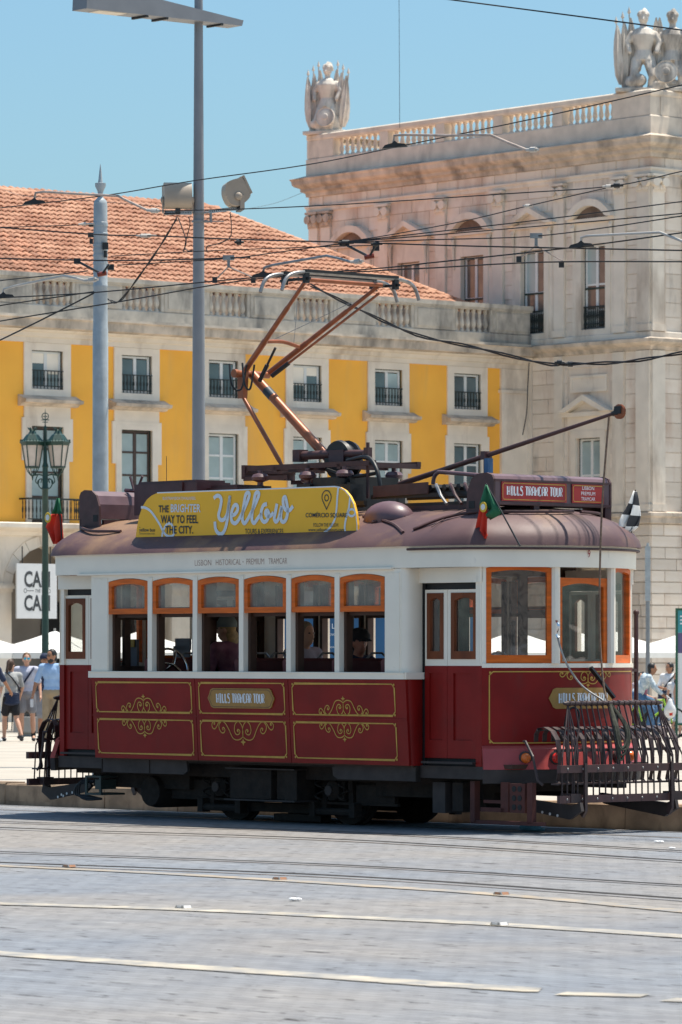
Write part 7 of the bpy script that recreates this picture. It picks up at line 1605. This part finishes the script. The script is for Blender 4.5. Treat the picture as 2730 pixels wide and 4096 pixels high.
t,J,s = person('man in white t-shirt with black cross body bag, head turned left, behind the cyclist', at(2682,112), R(-110), 1.76, 'tan', m_hdark, c_white, c_black, dict(rel=(.10,-.27,1.14),rwr=(.27,-.10,1.12),lel=(.02,.27,1.14),lwr=(.22,.12,1.10)), .46, 1.0, m_shoek, look=R(-40))
strap(t,s,[(.0,.15,1.47),(.14,.08,1.36),(.15,-.05,1.2),(.13,-.15,1.05)],c_black,.018); MB().box(.10*s,.18*s,-.26*s,-.06*s,.86*s,1.06*s).build('shoulder_bag', c_navy, t)
person('woman in pale top and pale blue skirt near the right edge', at(2708,108), R(-100), 1.50, 'light', m_hlight, c_white, c_skirtblue, None, .2, .35, m_shoew, 'long', skirt=True, fem=True)
person('woman in black sleeveless top cut off by the right edge', at(2737,104), R(-70), 1.60, 'light', m_hdark, c_black, c_skirtblue, None, .1, .36, m_shoek, 'long', fem=True)
SEAT = dict(pel=(0,0,.50),nek=(.04,0,1.02),hed=(.08,0,1.17),lsh=(.03,.18,.97),rsh=(.03,-.18,.97),lel=(.06,.24,.72),rel=(.06,-.24,.72),lwr=(.26,.18,.66),rwr=(.26,-.18,.66),lhi=(.02,.09,.48),rhi=(.02,-.09,.48),lkn=(.42,.11,.47),rkn=(.42,-.11,.47),lan=(.42,.11,.085),ran=(.42,-.11,.085))
for i,(px,Y,lab,hs) in enumerate(((2543,104,'seated dark haired person with bare shoulders just left of the cyclist, nearer','bun'),(2566,107,'seated dark haired person left of the cyclist, further back','short'))):
    g = at(px,Y); 
    P_ = dict(SEAT); P_ = {k:(v[0],v[1],v[2]+.25) for k,v in P_.items()}; P_['lan'] = (.42,.11,.2); P_['ran'] = (.42,-.11,.2)
    person(lab, g, R(-20), 1.70, 'light', m_hdark, c_pink if i else c_lilac, c_jean, P_, .12, 1.0, m_shoek, hs, fem=True)
    MB().lathe([(.18,0),(.17,.58),(.19,.60),(.19,.64),(.001,.64)],g+Vector((0,0,0)),14).build('bar_stool', m_cafe, None, smooth=40, label='dark round stool under the '+('nearer' if i == 0 else 'further')+' seated person by the cyclist', cat='stool')
# passengers
def seat_at(px, py, n):
    x, z = T(px,py,n); return Vector((TX+AXx*x+NSx*n, TY+AXy*x+NSy*n, .48+.0)), z
for px,py,n,lab,sk_,hr_,tp_,hs,capm,hd__,lk in ((925,2520,-.55,'passenger with grey cap, long blond hair and mauve top in the third side window','light',m_hblond,c_pink,'long',c_teal,R(180),R(30)),
    (1205,2540,-.45,'passenger with short grey blond hair and lilac top in the fifth side window','light',m_hgrey,c_lilac,'short',None,R(0),R(0)),(1418,2572,-.2,'passenger with dark cap looking down in the last side window','red',m_hdark,c_navy,'short',c_black,R(-48),R(-20))):
    loc, z = seat_at(px,py,n); Hs = 1.70; loc.z = z-1.17*Hs/1.75; hdg = hd__-TH if hd__ != R(-48) else hd__-R(0)
    t,J,s = person(lab, loc, hdg, Hs, sk_, hr_, tp_, c_jean, SEAT, .45, 1.0, m_shoek, hs, fem=(hs=='long'), group=None, look=lk)
    if capm:
        hd_ = J['hed']*s; Mq = Matrix.Rotation(lk,3,'Z'); c_ = MB().lathe([(.112,.0),(.112,.05),(.085,.10),(.04,.12),(.001,.125)],hd_+Vector((-.005,0,.03)),14)
        vv = [Mq@Vector(p) for p in ((.05,-.075,0),(.19,-.06,-.02),(.215,0,-.02),(.19,.06,-.02),(.05,.075,0))]; c_.add([hd_+p+Vector((0,0,.045)) for p in vv]+[hd_+p+Vector((0,0,.035)) for p in vv],[(0,1,2,3,4),(9,8,7,6,5)]+[(q,5+q,5+(q+1)%5,(q+1)%5) for q in range(5)]); c_.build('cap', capm, t, smooth=50)
